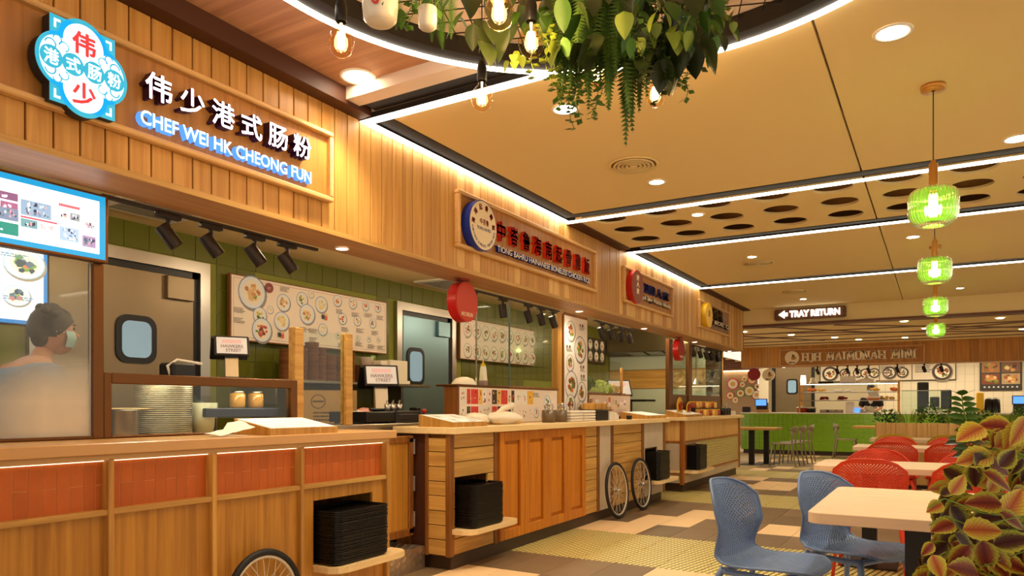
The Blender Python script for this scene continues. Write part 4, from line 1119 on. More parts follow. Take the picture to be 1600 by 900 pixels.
# ---- green ribbed glass pendants
def pendant(y, label):
    x = -.02; z = 2.25; t = thing('pendant_lamp', label, 'pendant lamp', (x,y,ZC))
    MB().lathe([(0,ZC-.001),(.06,ZC-.001),(.062,ZC-.01),(.058,ZC-.028),(.01,ZC-.030)], (x,y,0), 24).build('canopy', 'brass', t, True)
    MB().cyl((x,y,ZC-.03),(x,y,z+.245),.003,n=6).build('cord', 'black_plastic', t)
    MB().lathe([(0,z+.25),(.012,z+.25),(.012,z+.235),(.022,z+.232),(.023,z+.11),(.03,z+.105),(.03,z+.098),(0,z+.098)], (x,y,0), 20).build('brass_sleeve', 'brass', t, True)
    pf = [(.035,.100),(.085,.098),(.108,.082),(.119,.055),(.120,.0),(.118,-.045),(.104,-.080),(.078,-.100),(.05,-.104)]
    g = MB().lathe([(r,z+h) for r,h in pf], (x,y,0), 144, flute=.022, nf=36); g.build('ribbed_glass', 'green_glass', t, True)
    MB().ball((x,y,z+.045), .035, 14, 10, (1,1,1.2)).build('bulb', 'bulb_glow_soft', t, True)
    lamp('pendant_light', 'POINT', (x,y,z-.02), 6, (1,.85,.5), .05, parent=t)
for y,l in ((4.47,'nearest and largest green ribbed glass pendant lamp on a brass stem'),(6.56,'second green ribbed glass pendant lamp, hanging below and behind the first'),(8.95,'third green ribbed glass pendant lamp in the line'),(11.7,'farthest and smallest green ribbed glass pendant lamp in the line')): pendant(y, l)

# ---- tray return sign
t = thing('tray_return_sign', 'dark wooden board with a glowing arrow and TRAY RETURN', 'sign', (-3.3,13.1,2.63))
a = PY(1210,501,13.12); b = PY(1322,477,13.12)
MB().prism(rrect(a.x,b.x,a.z,b.z,.03), .06, (0,13.12,0), (1,0,0), (0,0,1), (0,1,0)).build('board', 'walnut', t)
L0 = a.x+(b.x-a.x)*.22; zm = (a.z+b.z)/2
sign_text('TRAY RETURN', t, (0,13.12,0), UX, UZ, -UY, L0, b.x-.09, zm-.055, zm+.06, .02, ['tray_sign_letter'], bold=.05)
MB().prism([(a.x+.07,zm),(a.x+.17,zm+.07),(a.x+.17,zm+.03),(L0-.03,zm+.03),(L0-.03,zm-.03),(a.x+.17,zm-.03),(a.x+.17,zm-.07)], .02, (0,13.12,0), (1,0,0), (0,0,1), (0,-1,0)).build('arrow', 'tray_sign_letter', t)
# =================================================================== STALL 1: case, glass, food, worker
XG = -3.35
mat('case_glow', C(255,244,220), .5, emit=(1,.88,.62,1), es=14)
pc = thing('steamy_glass_screen', 'tall steamed-up glass pane in a bronze post frame left of the display case', 'glass screen', (XG,1.4,1.03))
MB().bbox((XG-.03,1.862,1.031),(XG+.02,1.910,1.838), .003).build('post', 'bronze_frame', pc)
MB().bbox((XG-.03,.7,1.031),(XG+.02,1.862,1.045), .003).build('bottom_rail', 'bronze_frame', pc)
MB().box((XG-.004,.7,1.045),(XG+.002,1.862,1.838)).build('pane', 'pane_steamy', pc)
MB().box((XG-.006,1.852,1.045),(XG+.005,1.862,1.838)).build('edge_strip', 'steel', pc)
dc = thing('display_case', 'low glass display case in a bronze frame holding a stack of white plates', 'display case', (XG-.2,2.5,1.03))
MB().bbox((XG-.03,1.911,1.031),(XG+.02,1.948,1.338)).bbox((XG-.03,3.035,1.031),(XG+.02,3.085,1.338)).build('post', 'bronze_frame', dc)
MB().bbox((XG-.34,1.948,1.29),(XG+.02,3.035,1.338)).build('top_rail', 'bronze_frame', dc) if False else MB().bbox((XG-.03,1.948,1.288),(XG+.02,3.035,1.338)).build('top_rail', 'bronze_frame', dc)
MB().bbox((XG-.03,1.948,1.031),(XG+.02,3.035,1.042)).build('bottom_rail', 'bronze_frame', dc)
MB().box((XG-.006,1.948,1.042),(XG,3.035,1.288)).build('pane', 'pane', dc)
MB().bbox((XG-.40,1.93,1.325),(XG-.03,3.06,1.338)).build('top_shelf', 'steel', dc)
b1 = thing('kitchen_worktop', 'steel worktop behind the display case in the first stall', 'worktop', (-3.9,1.8,.98))
MB().bbox((-3.82,.5,.98),(-3.505,3.2,1.03)).build('top', 'steel_brushed', b1); MB().box((-3.80,.5,.1),(-3.52,3.2,.98)).build('body', 'steel_brushed', b1)
MB().box((-3.8,.52,0),(-3.6,.56,.1)).box((-3.8,3.1,0),(-3.6,3.14,.1)).build('foot', 'steel', b1)
def small(name, label, cat, mb, m, smooth=False, group=None, mats=None, loc=None):
    c = Vector(mb.v[0]); 
    if loc is None:
        xs = np.array(mb.v); loc = ((xs[:,0].min()+xs[:,0].max())/2, (xs[:,1].min()+xs[:,1].max())/2, xs[:,2].min())
    o = mb.build(name, m, None, smooth, mats, loc); return tag(o, label, cat, group)
# plates stack
a = PX(215,660,-3.52); b = PX(298,660,-3.52); yc = (a.y+b.y)/2; rp = (b.y-a.y)/2*.93
pl = small('plate', 'white oval-rimmed plate in the tall stack, topmost', 'plate', MB().lathe([(0,0),(rp*.5,0),(rp*.6,.003),(rp,.012),(rp,.014),(rp*.6,.006),(0,.004)], (0,0,0), 28), 'white_ceramic', True, loc=(0,0,0))
for k in range(24):
    o = pl if k == 0 else dup(pl, (0,0,0))
    o.location = (-3.52-rp*.1, yc, 1.031+.0105*(23-k) if True else 0)
    o['group'] = 'white plates stacked in the display case'
    if k: o['label'] = 'white plate in the middle or bottom of the tall stack inside the display case'
a = PX(172,660,-3.50); b = PX(214,660,-3.50); r = (b.y-a.y)/2
small('steel_pot', 'round steel pot beside the post in the display case', 'pot', MB().lathe([(0,1.031),(r*.96,1.031),(r,1.04),(r,1.155),(r*1.05,1.158),(r*1.03,1.164),(r*.94,1.160),(r*.94,1.04),(0,1.04)], (-3.50,(a.y+b.y)/2,0), 26), 'steel', True)
MB().box((XG-.06,2.0,1.298),(XG-.04,3.0,1.306)).build('light_strip', 'case_glow', dc)  # added glow strip, hidden behind the top rail, brightens the plates
small('chopping_paddle', 'pale wooden paddle lying across the steel pot rim', 'utensil', MB().bbox((-3.50,a.y-.01,1.165),(-3.47,b.y+.09,1.172)), 'pale_h')
a = PX(302,660,-3.50); b = PX(337,660,-3.50); r = (b.y-a.y)/2
t = thing('flour_tub', 'clear tub of white batter right of the plate stack', 'tub', (-3.5,(a.y+b.y)/2,1.031))
MB().lathe([(0,1.031),(r*.86,1.031),(r*.95,1.20),(0,1.20)], (-3.5,(a.y+b.y)/2,0), 22).build('batter', 'white_ceramic', t, True)
MB().lathe([(r*.9,1.031),(r*1.02,1.235),(r*1.06,1.238)], (-3.5,(a.y+b.y)/2,0), 22).build('tub_wall', 'pane', t, True)
mat('navy_tray', C(56,58,84), .4)
small('blue_tray', 'dark blue shallow tray right of the clear tub in the display case', 'tray', MB().bbox((-3.60,2.52,1.12),(-3.42,3.02,1.17)).bbox((-3.58,2.56,1.031),(-3.44,2.60,1.12)).bbox((-3.58,2.94,1.031),(-3.44,2.98,1.12)), 'navy_tray')
def jar(name, label, x, y, z, r, h, m, lid='steel', group=None, lm=None):
    t = thing(name, label, 'jar', (x,y,z), group)
    MB().lathe([(0,z),(r*.9,z),(r,z+.01),(r,z+h*.8),(r*.8,z+h*.88),(0,z+h*.88)], (x,y,0), 14).build('body', m, t, True)
    MB().lathe([(r*.82,z+h*.86),(r*.85,z+h*.88),(r*.85,z+h),(0,z+h)], (x,y,0), 14).build('lid', lid, t, True)
    return t
mat('amber_glass', C(196,140,60), .15, coat=.5); mat('chili', C(150,60,24), .4, noise=.3, nscale=60)
jar('glass_jar', 'amber glass jar on the dark blue tray, left one', -3.52, 2.80, 1.171, .045, .10, 'amber_glass')
jar('glass_jar', 'amber glass jar on the dark blue tray, right one', -3.52, 2.93, 1.171, .045, .10, 'amber_glass')
# terminals
def terminal(name, label, loc, rz, s=1., word=True):
    t = thing(name, label, 'till', loc, rz=rz); OFF[t.name] = Vector((0,0,0))
    def B(mb, n, m, sm=False):
        o = mb.build(n, m, t, sm); OFF[o.name] = Vector(); return o
    B(MB().bbox((-.10,-.11,0),(.10,.11,.02),.006), 'base', 'black_plastic')
    B(MB().prism([(-.03,.02),(.04,.02),(.00,.20),(-.05,.20)], .10, (0,.05,0), (1,0,0), (0,0,1), (0,-1,0)), 'stand', 'steel')
    R_ = Matrix.Rotation(radians(-20),3,'Y')
    def slab(c, hw, hh, th, rot, n, m):
        mb = MB().bbox((-th,-hw,-hh),(0,hw,hh),.006); mb.v = [tuple(Matrix.Rotation(rot,3,'Y') @ Vector(v)+Vector(c)) for v in mb.v]; return B(mb, n, m)
    c = (.02,0,.28); sc_ = slab(c, .135, .09, .02, radians(-22), 'customer_screen', 'badge_dark')
    u = Vector((0,1,0)); w = Matrix.Rotation(radians(-22),3,'Y') @ Vector((0,0,1)); n = u.cross(w); o = Vector(c)+n*.0005
    p = Print(o, u, w, n); p.rect(-.118,.118,-.074,.074, C(206,200,192)); p.rect(-.075,.075,.02,.055, C(214,176,170))
    q = p.build('display', sc_, 'print_soft'); OFF[q.name] = Vector()
    if word:
        sign_text('HAWKERS', sc_, o+n*.002, u, w, n, -.085, .085, -.022, .008, .001, ['badge_grey'], split=False, name='lettering')
        sign_text('STREET', sc_, o+n*.002, u, w, n, -.05, .07, -.058, -.03, .001, ['badge_grey'], split=False, name='lettering')
    slab((-.16,0,.26), .15, .11, .03, radians(38), 'operator_screen', 'black_plastic')
    t.scale = (s,s,s); return t
mat('badge_grey', C(150,120,118), .6)
p = PX(362,590,-3.62); terminal('till_terminal', 'till with a tilted HAWKERS STREET customer display above the display case', (-3.62,p.y,1.34), radians(-32), .72)
t = thing('receipt_printer', 'black receipt printer with curling white paper left of the first till', 'printer', (-3.62,2.50,1.34))
MB().bbox((-3.70,2.42,1.339),(-3.56,2.56,1.42), .012).build('body', 'black_plastic', t)
MB().tube([(-3.60,2.43,1.34),(-3.60,2.41,1.40),(-3.59,2.46,1.435),(-3.57,2.60,1.42)], .008, 6).build('paper', 'paper', t, True)
# posts with glass beside the case
gp = thing('counter_screen', 'clear glass screen between two pale wooden posts beyond the display case', 'glass screen', (-3.4,3.35,1.03))
MB().bbox((-3.43,3.10,1.031),(-3.37,3.172,1.665)).build('post', 'oak_h', gp); MB().bbox((-3.43,3.545,1.055),(-3.37,3.605,1.665)).build('post', 'oak_h', gp)
MB().box((-3.403,3.172,1.055),(-3.397,3.545,1.655)).build('pane', 'pane', gp)
# wedge menu stands
def wedge(label, y0, y1, xf, xb, h0, h1, z=1.03, print_pal=None, name='menu_stand', top='paper'):
    t = thing(name, label, 'menu stand', ((xf+xb)/2,(y0+y1)/2,z))
    MB().prism([(xf,z),(xb,z),(xb,z+h1),(xf,z+h0)], y1-y0, (0,y0,0), (1,0,0), (0,0,1), (0,1,0)).build('wooden_wedge', 'oak', t)
    w = Vector((xb-xf,0,h1-h0)).normalized(); L = Vector((xb-xf,0,h1-h0)).length; n = UY.cross(w); n = n if n.z > 0 else -n
    p = Print((xf,0,z+h0), UY, w, n); p.rect(y0+.01,y1-.01,.008,L-.008, C(250,248,244))
    for k in range(10):
        a = random.uniform(y0+.04,y1-.1); b = random.uniform(.03,L-.06)
        if print_pal: p.dish(a+.02,b,.022,print_pal,k=7)
        p.lines(a,a+.07,b-.02,2,.008,C(120,140,190) if not print_pal else C(120,100,90))
    p.build('menu_sheet', t); return t
wedge('wooden wedge stand with a white printed menu on the first counter', 2.555, 3.035, -2.955, -3.24, .035, .085)
t = thing('paper_towel', 'crumpled white paper napkin lying by the wedge menu stand', 'napkin', (-3.05,2.40,1.03))
mb = MB()
for i in range(7):
    for j in range(4):
        mb.v.append((-3.02-.04*j+random.uniform(-.008,.008), 2.30+.035*i, 1.033+.006*i+(.012*j if i>3 else .003*j)+random.uniform(0,.006)))
mb.add([], []); 
for i in range(6):
    for j in range(3): mb.f.append([i*4+j,(i+1)*4+j,(i+1)*4+j+1,i*4+j+1]); mb.mi.append(0); mb.col.append((1,1,1,1)); mb.smooth.append(True)
mb.build('sheet', 'paper', t, True)
MB().bbox((-3.12,2.30,1.031),(-3.02,2.47,1.034)).build('lower_sheet', 'paper', t)

# menu board over the tiles, framed steel
def dish_board(name, label, x, y0, y1, z0, z1, items, frame='oak_dark', base=C(240,224,206), th=.045):
    t = thing(name, label, 'menu board', (x,(y0+y1)/2,z0))
    MB().bbox((x-th,y0,z0),(x,y1,z1)).build('board', frame, t)
    p = Print((x,0,0), UY, UZ, UX); f = .012
    p.rect(y0+f,y1-f,z0+f,z1-f, base)
    g = .03
    for a in ((y0+g,y1-g,z0+g,z0+g+.003),(y0+g,y1-g,z1-g-.003,z1-g),(y0+g,y0+g+.003,z0+g,z1-g),(y1-g-.003,y1-g,z0+g,z1-g)): p.rect(*a, C(180,110,110))
    for it in items(p): pass
    p.build('print', t); return t
XM1 = -5.12
def on1(px,py): q = PX(px,py,XM1); return q.y,q.z
def items1(p):
    # (centre px, radius m, palette)
    L = [(394,457,.115,PAL_CHICKEN,.8),(443,473,.062,PAL_CHICKEN,.9),(472,468,.055,PAL_GREEN,.8),(502,476,.062,PAL_RICE,.9),(480,491,.075,PAL_CHICKEN,.85),(486,460,.028,PAL_RICE,1),
         (406,493,.058,PAL_GREEN,.8),(440,502,.068,PAL_RICE,.9),(409,516,.085,PAL_RED,.8),(422,484,.028,PAL_RICE,1),
         (527,470,.045,PAL_RED,.9),(551,474,.045,PAL_CHICKEN,.9),(571,478,.04,PAL_RED,.95),(590,481,.038,PAL_RED,1),(535,498,.045,PAL_RED,.9),(558,501,.042,PAL_CHICKEN,.9),(582,505,.04,PAL_BROWN,.9),
         (504,515,.046,PAL_RICE,.9),(528,524,.025,PAL_GREEN,.9),(559,528,.024,PAL_GREEN,1),(576,530,.024,PAL_BROWN,1),(591,531,.024,PAL_RED,1),(547,526,.02,PAL_GREEN,1)]
    for px,py,r,pal,sq in L:
        y,z = on1(px,py); p.dish(y,z,r*1.28,pal,squash=1.0,k=18 if r>.06 else 10)
    for px,py in ((440,449),(368,481),(368,497),(527,484),(551,489),(571,490),(590,494),(535,512),(558,514),(582,518),(470,512),(484,514),(485,528),(530,537),(557,535),(576,539),(591,541)):
        y,z = on1(px,py); p.lines(y-.02,y+.10,z,4,.012, C(90,70,70))
    y,z = on1(420,450); p.disc(y,z,.045,C(140,40,44)); p.lines(y-.02,y+.02,z,2,.012,C(220,180,170))
    for px,py in ((507,497),(439,525)):
        y,z = on1(px,py); p.rect(y-.04,y-.005,z-.01,z+.03,C(40,34,30)); p.rect(y,y+.03,z-.02,z+.02,C(220,90,40)); p.rect(y-.01,y+.03,z+.022,z+.045,C(220,190,140))
    return []
dish_board('menu_board', 'wide white menu board of chicken rice dishes on the green tiled wall', XM1, 4.00, 6.00, 1.74, 2.305, items1)
def items2(p):
    for i in range(9):
        for j in range(2):
            y = 7.55+.21*i; z = 2.15-.26*j
            p.dish(y,z,.092,[PAL_RED,PAL_BROWN,PAL_GREEN+PAL_RED][(i+j)%3],C(232,226,214),C(150,130,110),1.0,14); p.lines(y-.05,y+.05,z-.10,2,.012)
    return []
dish_board('menu_board', 'white menu board with two rows of bowls behind the tall glass', XM1, 7.38, 9.3, 1.77, 2.295, items2)
t = dish_board('menu_board', 'small black menu board with six bowls right of the dish banner', XM1, 11.15, 11.95, 1.93, 2.36, lambda p: [p.dish(11.29+.25*i, 2.25-.2*j, .09, PAL_RICE+PAL_BROWN, C(200,190,170), C(90,80,70), 1, 9) for i in range(3) for j in range(2)], 'black_plastic', C(34,28,26))

# shelf with wicker plates, cups, boxes
XW = -4.92
sh = thing('wall_shelf', 'steel wall shelf carrying stacks of wicker plates under the menu board', 'shelf', (XW,5,1.36))
MB().bbox((-5.18,4.1,1.385),(-4.72,5.95,1.41)).build('board', 'steel', sh)
for y in (4.2,5.1,5.85): MB().box((-5.19,y,1.20),(-4.80,y+.02,1.385)).build('bracket', 'steel', sh)
wp = small('wicker_plate', 'round brown woven plate, topmost of the left-hand stack on the shelf', 'wicker plate', MB().lathe([(0,0),(.07,0),(.095,.010),(.098,.014),(.094,.014),(.068,.005),(0,.004)], (0,0,0), 18), 'wicker', True, loc=(0,0,0))
firstw = [True]
def wstack(px0, px1, ptop, x, zb, label, grp, dz=.0125):
    a = PX(px0,580,x); b = PX(px1,580,x); yc = (a.y+b.y)/2; s = (b.y-a.y)/2/.098; top = PX((px0+px1)/2,ptop,x).z
    n = max(2, int((top-zb)/dz))
    for k in range(n):
        if firstw[0]: o = wp; firstw[0] = False
        else: o = dup(wp, (0,0,0))
        o.location = (x+random.uniform(-.004,.004), yc+random.uniform(-.004,.004), zb+dz*k); o.scale = (s,s,1); o.rotation_euler = (0,0,random.random()*6)
        o['label'] = label; o['group'] = grp
for i,(p0,p1,pt) in enumerate(((438,455,543),(461,478,543),(479,496,534),(496,508,545),(507,523,554),(524,538,555),(541,553,551))):
    wstack(p0,p1,pt,-4.92,1.411,'brown woven plate in '+['the half-hidden stack left of the pale post','the stack just right of the pale post','the tallest stack on the shelf','the narrow stack right of the tallest','the fifth stack from the left, behind the glass','the stack left of the second pale post','the stack hidden behind the second pale post'][i],'woven plates in stack '+['one','two','three','four','five','six','seven'][i]+' of the wall shelf')
sq = small('woven_tray', 'square dark woven tray stacked right of the second pale post', 'woven tray', MB().bbox((-.09,-.14,0),(.09,.14,.006)).bbox((-.1,-.15,.006),(.1,.15,.012),.003), 'wicker', loc=(0,0,0))
for k in range(13):
    o = sq if k == 0 else dup(sq, (0,0,0)); y = (PX(553,580,-4.9).y+PX(589,580,-4.9).y)/2
    o.location = (-4.92, y, 1.411+.0135*k); o['group'] = 'square woven trays on the wall shelf'
y = PX(572,560,-4.95).y
small('paper_cup_stack', 'white round tubs standing on the square woven trays', 'tub', MB().lathe([(0,1.59),(.06,1.59),(.075,1.67),(.078,1.672),(0,1.672)], (-4.95,y,0), 20), 'white_ceramic', True)
y = PX(591,575,-4.9).y
small('foam_boxes', 'leaning stack of white foam boxes at the end of the shelf', 'box', MB().bbox((-5.0,y-.03,1.411),(-4.82,y+.07,1.60)).bbox((-5.0,y-.05,1.60),(-4.82,y+.05,1.64)), 'white_ceramic')
a = PX(604,560,-4.9); b = PX(633,560,-4.9)
small('carton', 'large white carton at the right end of the shelf before the blue door', 'box', MB().bbox((-5.1,a.y,1.45),(-4.85,b.y-.02,1.66)).bbox((-5.12,a.y-.02,1.411),(-4.83,b.y,1.45)), 'white_ceramic')
MB().bbox((-5.18,5.95,1.385),(-4.72,6.25,1.41)).build('board', 'steel', sh)
# back bench and cardboard box
bb = thing('kitchen_worktop', 'long steel worktop along the green tiled wall', 'worktop', (-4.7,4.6,0))
MB().bbox((-5.17,3.4,.93),(-4.25,8.8,.97)).build('top', 'steel_brushed', bb); MB().box((-5.15,3.45,0),(-4.3,8.75,.93)).build('body', 'steel_brushed', bb)
cb = thing('cardboard_box', 'printed brown cardboard box behind the counter glass', 'box', (-4.55,4.55,.97), rz=radians(-38)); OFF[cb.name] = Vector()
MB().box((-.20,-.22,0),(.20,.22,.34)).build('box_walls', 'cardboard', cb)
MB().box((-.20,-.22,.341),(-.002,.22,.346)).build('flap', 'cardboard', cb); MB().box((.002,-.22,.341),(.20,.22,.346)).build('flap', 'cardboard', cb)
pr_ = Print((.20,0,0), UY, UZ, UX)
for i in range(24):
    t0 = 2*pi*i/24; t1 = 2*pi*(i+1)/24; pr_.poly([(-.10+.06*cos(t0),.25+.06*sin(t0)),(-.10+.06*cos(t1),.25+.06*sin(t1)),(-.10+.053*cos(t1),.25+.053*sin(t1)),(-.10+.053*cos(t0),.25+.053*sin(t0))], C(90,70,50))
pr_.lines(-.14,.1,.15,3,.03,C(90,70,50)); pr_.rect(-.145,-.055,.245,.258,C(90,70,50)); pr_.build('print', cb)
pr_ = Print((0,-.22,0), UX, UZ, -UY); pr_.lines(-.15,.1,.14,4,.02,C(90,70,50)); pr_.disc(-.12,.26,.015,C(60,40,30)); pr_.build('print', cb)

# =================================================================== between the counters: bench, drawer, till
bn = thing('kitchen_worktop', 'dark edged steel bench behind the staff gate', 'worktop', (-3.9,4.0,0))
MB().bbox((-4.15,3.62,1.00),(-3.565,4.62,1.05)).build('top', 'steel', bn)
MB().box((-4.12,3.66,.10),(-3.60,4.58,.60)).box((-4.12,3.66,.60),(-3.60,3.70,1.0)).box((-4.12,4.54,.60),(-3.60,4.58,1.0)).build('body', 'black_plastic', bn)
MB().box((-4.1,3.7,0),(-3.65,4.54,.1)).build('plinth', 'plinth', bn)
a = PX(573,650,-3.6); b = PX(617,650,-3.6)
small('cash_drawer', 'black cash drawer on the steel bench behind the gate', 'cash drawer', MB().bbox((-3.98,a.y,1.062),(-3.60,b.y,1.14)).box((-3.95,a.y+.03,1.051),(-3.92,a.y+.05,1.062)).box((-3.65,a.y+.03,1.051),(-3.62,a.y+.05,1.062)).box((-3.65,b.y-.05,1.051),(-3.62,b.y-.03,1.062)), 'black_plastic')
small('black_cabinet', 'dark grey cabinet block right of the cash drawer', 'cabinet', MB().bbox((-3.98,b.y+.005,1.051),(-3.59,b.y+.30,1.145)).bbox((-3.6,b.y+.03,1.075),(-3.585,b.y+.27,1.12)), 'badge_dark')
terminal('till_terminal', 'till with a pale customer display standing on the black cabinet', (-3.78,4.36,1.146), radians(-38), 1.)
for i,px in enumerate((605,614,624)):
    p = PX(px,640,-3.66)
    t = thing('utensil_can', ['left','middle','right'][i]+' of three chrome cups in front of the second till', 'cup', (-3.66,p.y,1.145))
    MB().lathe([(0,1.146),(.022,1.146),(.023,1.20),(.021,1.20),(.020,1.15),(0,1.15)], (-3.66,p.y,0), 14).build('cup', 'chrome', t, True)
    MB().cyl((-3.66,p.y,1.15),(-3.67,p.y+.02,1.23),.003,n=5).cyl((-3.66,p.y-.01,1.15),(-3.65,p.y-.02,1.225),.003,n=5).build('utensil', 'chrome', t)
def bag(name, label, c, s, m='bag_white', tail=None, squash=(1,1,.75)):
    rn = random.Random(int(c[1]*100)); n, k = 16, 9; mb = MB(); vs = []
    for j in range(k+1):
        th = pi*j/k
        for i in range(n):
            ph = 2*pi*i/n; r = 1+.16*rn.uniform(-1,1)
            vs.append((c[0]+s[0]*sin(th)*cos(ph)*r, c[1]+s[1]*sin(th)*sin(ph)*r, max(c[2], c[2]+s[2]*.8-s[2]*cos(th)*r*.9)))
    mb.add(vs, [[j*n+i,j*n+(i+1)%n,(j+1)*n+(i+1)%n,(j+1)*n+i] for j in range(k) for i in range(n)])
    t = thing(name, label, 'bag', c); mb.build('bag_body', m, t, True)
    if tail: MB().tube([tail[0],tail[1],tail[2]], .012, 6, taper=.03).build('handle', m, t, True)
    return t
mat('bag_white', C(246,236,224), .35); mat('bag_clear', C(252,240,214), .3, trans=.12, ior=1.1); mat('bag_pink', C(236,170,160), .5)
p = PX(566,645,-3.75); bag('plastic_bag', 'white and pink plastic bag slumped left of the cash drawer', (-3.80,p.y,1.05), (.10,.11,.055), 'bag_white')
bag('plastic_bag', 'small pink plastic bag on the white bag by the till', (-3.84,p.y+.12,1.10), (.06,.07,.04), 'bag_pink')
t = thing('card_reader', 'black handheld scanner with red light right of the second till', 'scanner', (-3.75,4.75,1.15))
p = PX(672,628,-3.6)
MB().bbox((-3.75,4.60,1.09),(-3.62,4.78,1.12)).build('body', 'black_plastic', t); MB().bbox((-3.74,4.66,1.12),(-3.66,4.71,1.17)).build('grip', 'black_plastic', t)
MB().ball((-3.63,4.72,1.14), .02).build('red_window', 'red_gloss', t, True)

# =================================================================== COUNTER 2 furniture
pn = thing('poster_ledge', 'wooden ledge faced with colourful printed leaflets on the second counter', 'ledge', (-3.4,5.7,1.03))
MB().bbox((-3.49,4.80,1.031),(-3.352,6.59,1.345)).build('ledge', 'oak_dark', pn)
MB().bbox((-3.56,4.78,1.345),(-3.34,5.62,1.362)).build('ledge_top', 'bronze_frame', pn); MB().bbox((-3.50,5.62,1.345),(-3.34,6.59,1.365)).build('ledge_top', 'oak_dark', pn)
p = Print((-3.351,0,0), UY, UZ, UX); p.rect(4.82,6.57,1.035,1.340, C(240,222,200))
y = 4.84
rq = random.Random(11)
while y < 6.0:
    w = rq.choice([.06,.09,.12])
    for (z0,z1) in ((1.20,1.325),(1.06,1.18)):
        p.rect(y,y+w-.008,z0,z1, rq.choice([C(236,220,206),C(214,60,50),C(236,180,60),C(70,40,34),C(240,232,220),C(150,60,40),C(230,226,214)]))
        for k in range(5): 
            a = rq.uniform(y+.004,y+w-.03); b = rq.uniform(z0+.01,z1-.03); p.rect(a,a+rq.uniform(.01,.02),b,b+rq.uniform(.008,.022), rq.choice([C(90,120,40),C(200,80,40),C(240,230,210),C(60,40,34),C(200,160,90)]))
    y += w
p.dish(6.35,1.22,.07,PAL_GREEN,k=10); p.dish(6.12,1.12,.05,PAL_BROWN,k=10); p.dish(6.28,1.09,.05,PAL_RED,k=10); p.lines(6.06,6.2,1.3,3,.014)
p.build('leaflets', pn)
gl = thing('counter_screen', 'tall two-pane glass screen above the leaflet ledge', 'glass screen', (-3.4,5.9,1.36))
MB().box((-3.403,5.15,1.366),(-3.397,5.695,2.15)).build('pane', 'pane', gl); MB().box((-3.403,5.705,1.366),(-3.397,6.60,2.15)).build('pane', 'pane', gl)
MB().box((-3.406,5.695,1.366),(-3.394,5.705,2.15)).build('joint_strip', 'cool_steel', gl); MB().box((-3.406,5.142,1.366),(-3.394,5.15,2.15)).build('joint_strip', 'chrome', gl)
MB().bbox((-3.43,6.60,1.031),(-3.36,6.70,2.15)).build('post', 'oak', gl)
t = thing('dish_banner', 'tall white banner with five big noodle bowls on the pillar', 'banner', (-3.35,7.03,1.03))
MB().bbox((-3.40,6.72,1.031),(-3.352,7.32,2.1665)).build('board', 'oak_dark', t)
p = Print((-3.351,0,0), UY, UZ, UX); p.rect(6.735,7.305,1.05,2.135, C(244,234,220))
for a,b,r in ((6.89,1.98,.11),(7.12,1.80,.145),(6.87,1.64,.09),(6.90,1.41,.15),(7.16,1.34,.11),(6.88,1.20,.11),(7.13,1.14,.10)):
    p.dish(a,b,r,PAL_RED+PAL_BROWN[:2]+PAL_GREEN[:2],C(232,228,222),C(130,120,120),1.0,26)
for a,b in ((7.10,2.05),(7.12,1.60),(7.13,1.50),(6.78,1.8)): p.rect(a,a+.03,b,b+.025,C(120,40,34)); p.rect(a+.06,a+.10,b,b+.025,C(90,30,30)); p.lines(a,a+.14,b-.01,3,.014)
p.build('print', t)
# dome, squeeze bottle, stand, bags, holders
y = PX(725,600,-3.46).y
small('dome_cover', 'white rounded dome cover on the leaflet ledge', 'cover', MB().lathe([(.11,1.362),(.105,1.38),(.075,1.415),(.03,1.43),(0,1.431)], (-3.46,y,0), 24), 'white_ceramic', True)
y = PX(755,600,-3.42).y
t = thing('squeeze_bottle', 'white squeeze bottle with a yellow cap on the leaflet ledge', 'bottle', (-3.42,y,1.362))
MB().lathe([(0,1.363),(.036,1.363),(.038,1.40),(.030,1.50),(.024,1.53),(0,1.53)], (-3.42,y,0), 18).build('body', 'white_ceramic', t, True)
MB().lathe([(.022,1.53),(.022,1.545),(.008,1.56),(.004,1.585),(0,1.586)], (-3.42,y,0), 14).build('cap', 'yellow_disc', t, True)
MB().lathe([(.039,1.363),(.0395,1.40),(.038,1.405)], (-3.42,y,0), 18).build('band', 'badge_grey', t, True)
wedge('wooden wedge stand with printed menu at the near end of the second counter', 4.185, 4.63, -2.96, -3.27, .035, .09, print_pal=PAL_GREEN)
p = PX(745,655,-3.10); bag('plastic_bag', 'clear plastic bag with a red print beside the wedge menu stand', (-3.18,4.80,1.031), (.10,.13,.055), 'bag_clear')
bag('plastic_bag', 'large tied plastic bag of food packs on the second counter', (-3.16,5.20,1.031), (.12,.26,.06), 'bag_clear', tail=((-3.2,5.1,1.10),(-3.2,5.25,1.16),(-3.2,5.42,1.19)))
t = thing('food_packs', 'row of pale food packs inside the large tied bag', 'food box', (-3.16,5.2,1.031)); 
for k in range(4): MB().bbox((-3.22,5.0+.10*k,1.034),(-3.10,5.095+.10*k,1.075), .008).build('pack', 'food_yellow', t)
mat('dull_steel', C(120,104,84), .35, .6)
def holder(label, x, y, r, h, m='dull_steel', sticks='spoon', n=12):
    t = thing('cutlery_holder', label, 'cutlery holder', (x,y,1.031))
    MB().lathe([(0,1.031),(r,1.031),(r,1.031+h),(r-.004,1.031+h),(r-.004,1.04),(0,1.04)], (x,y,0), 20).build('cylinder', m, t, True)
    for k in range(n):
        a = random.uniform(0,2*pi); q = r*.6*sqrt(random.random()); hx,hy = x+q*cos(a), y+q*sin(a); tp = Vector((hx+random.uniform(-.015,.015),hy+random.uniform(-.015,.015),1.031+h+random.uniform(.03,.06)))
        MB().cyl((hx,hy,1.05),tp,.0022,n=4).ball(tp,.011,6,5,(.5,1,1.4)).build(sticks, 'chrome', t, True)
    return t
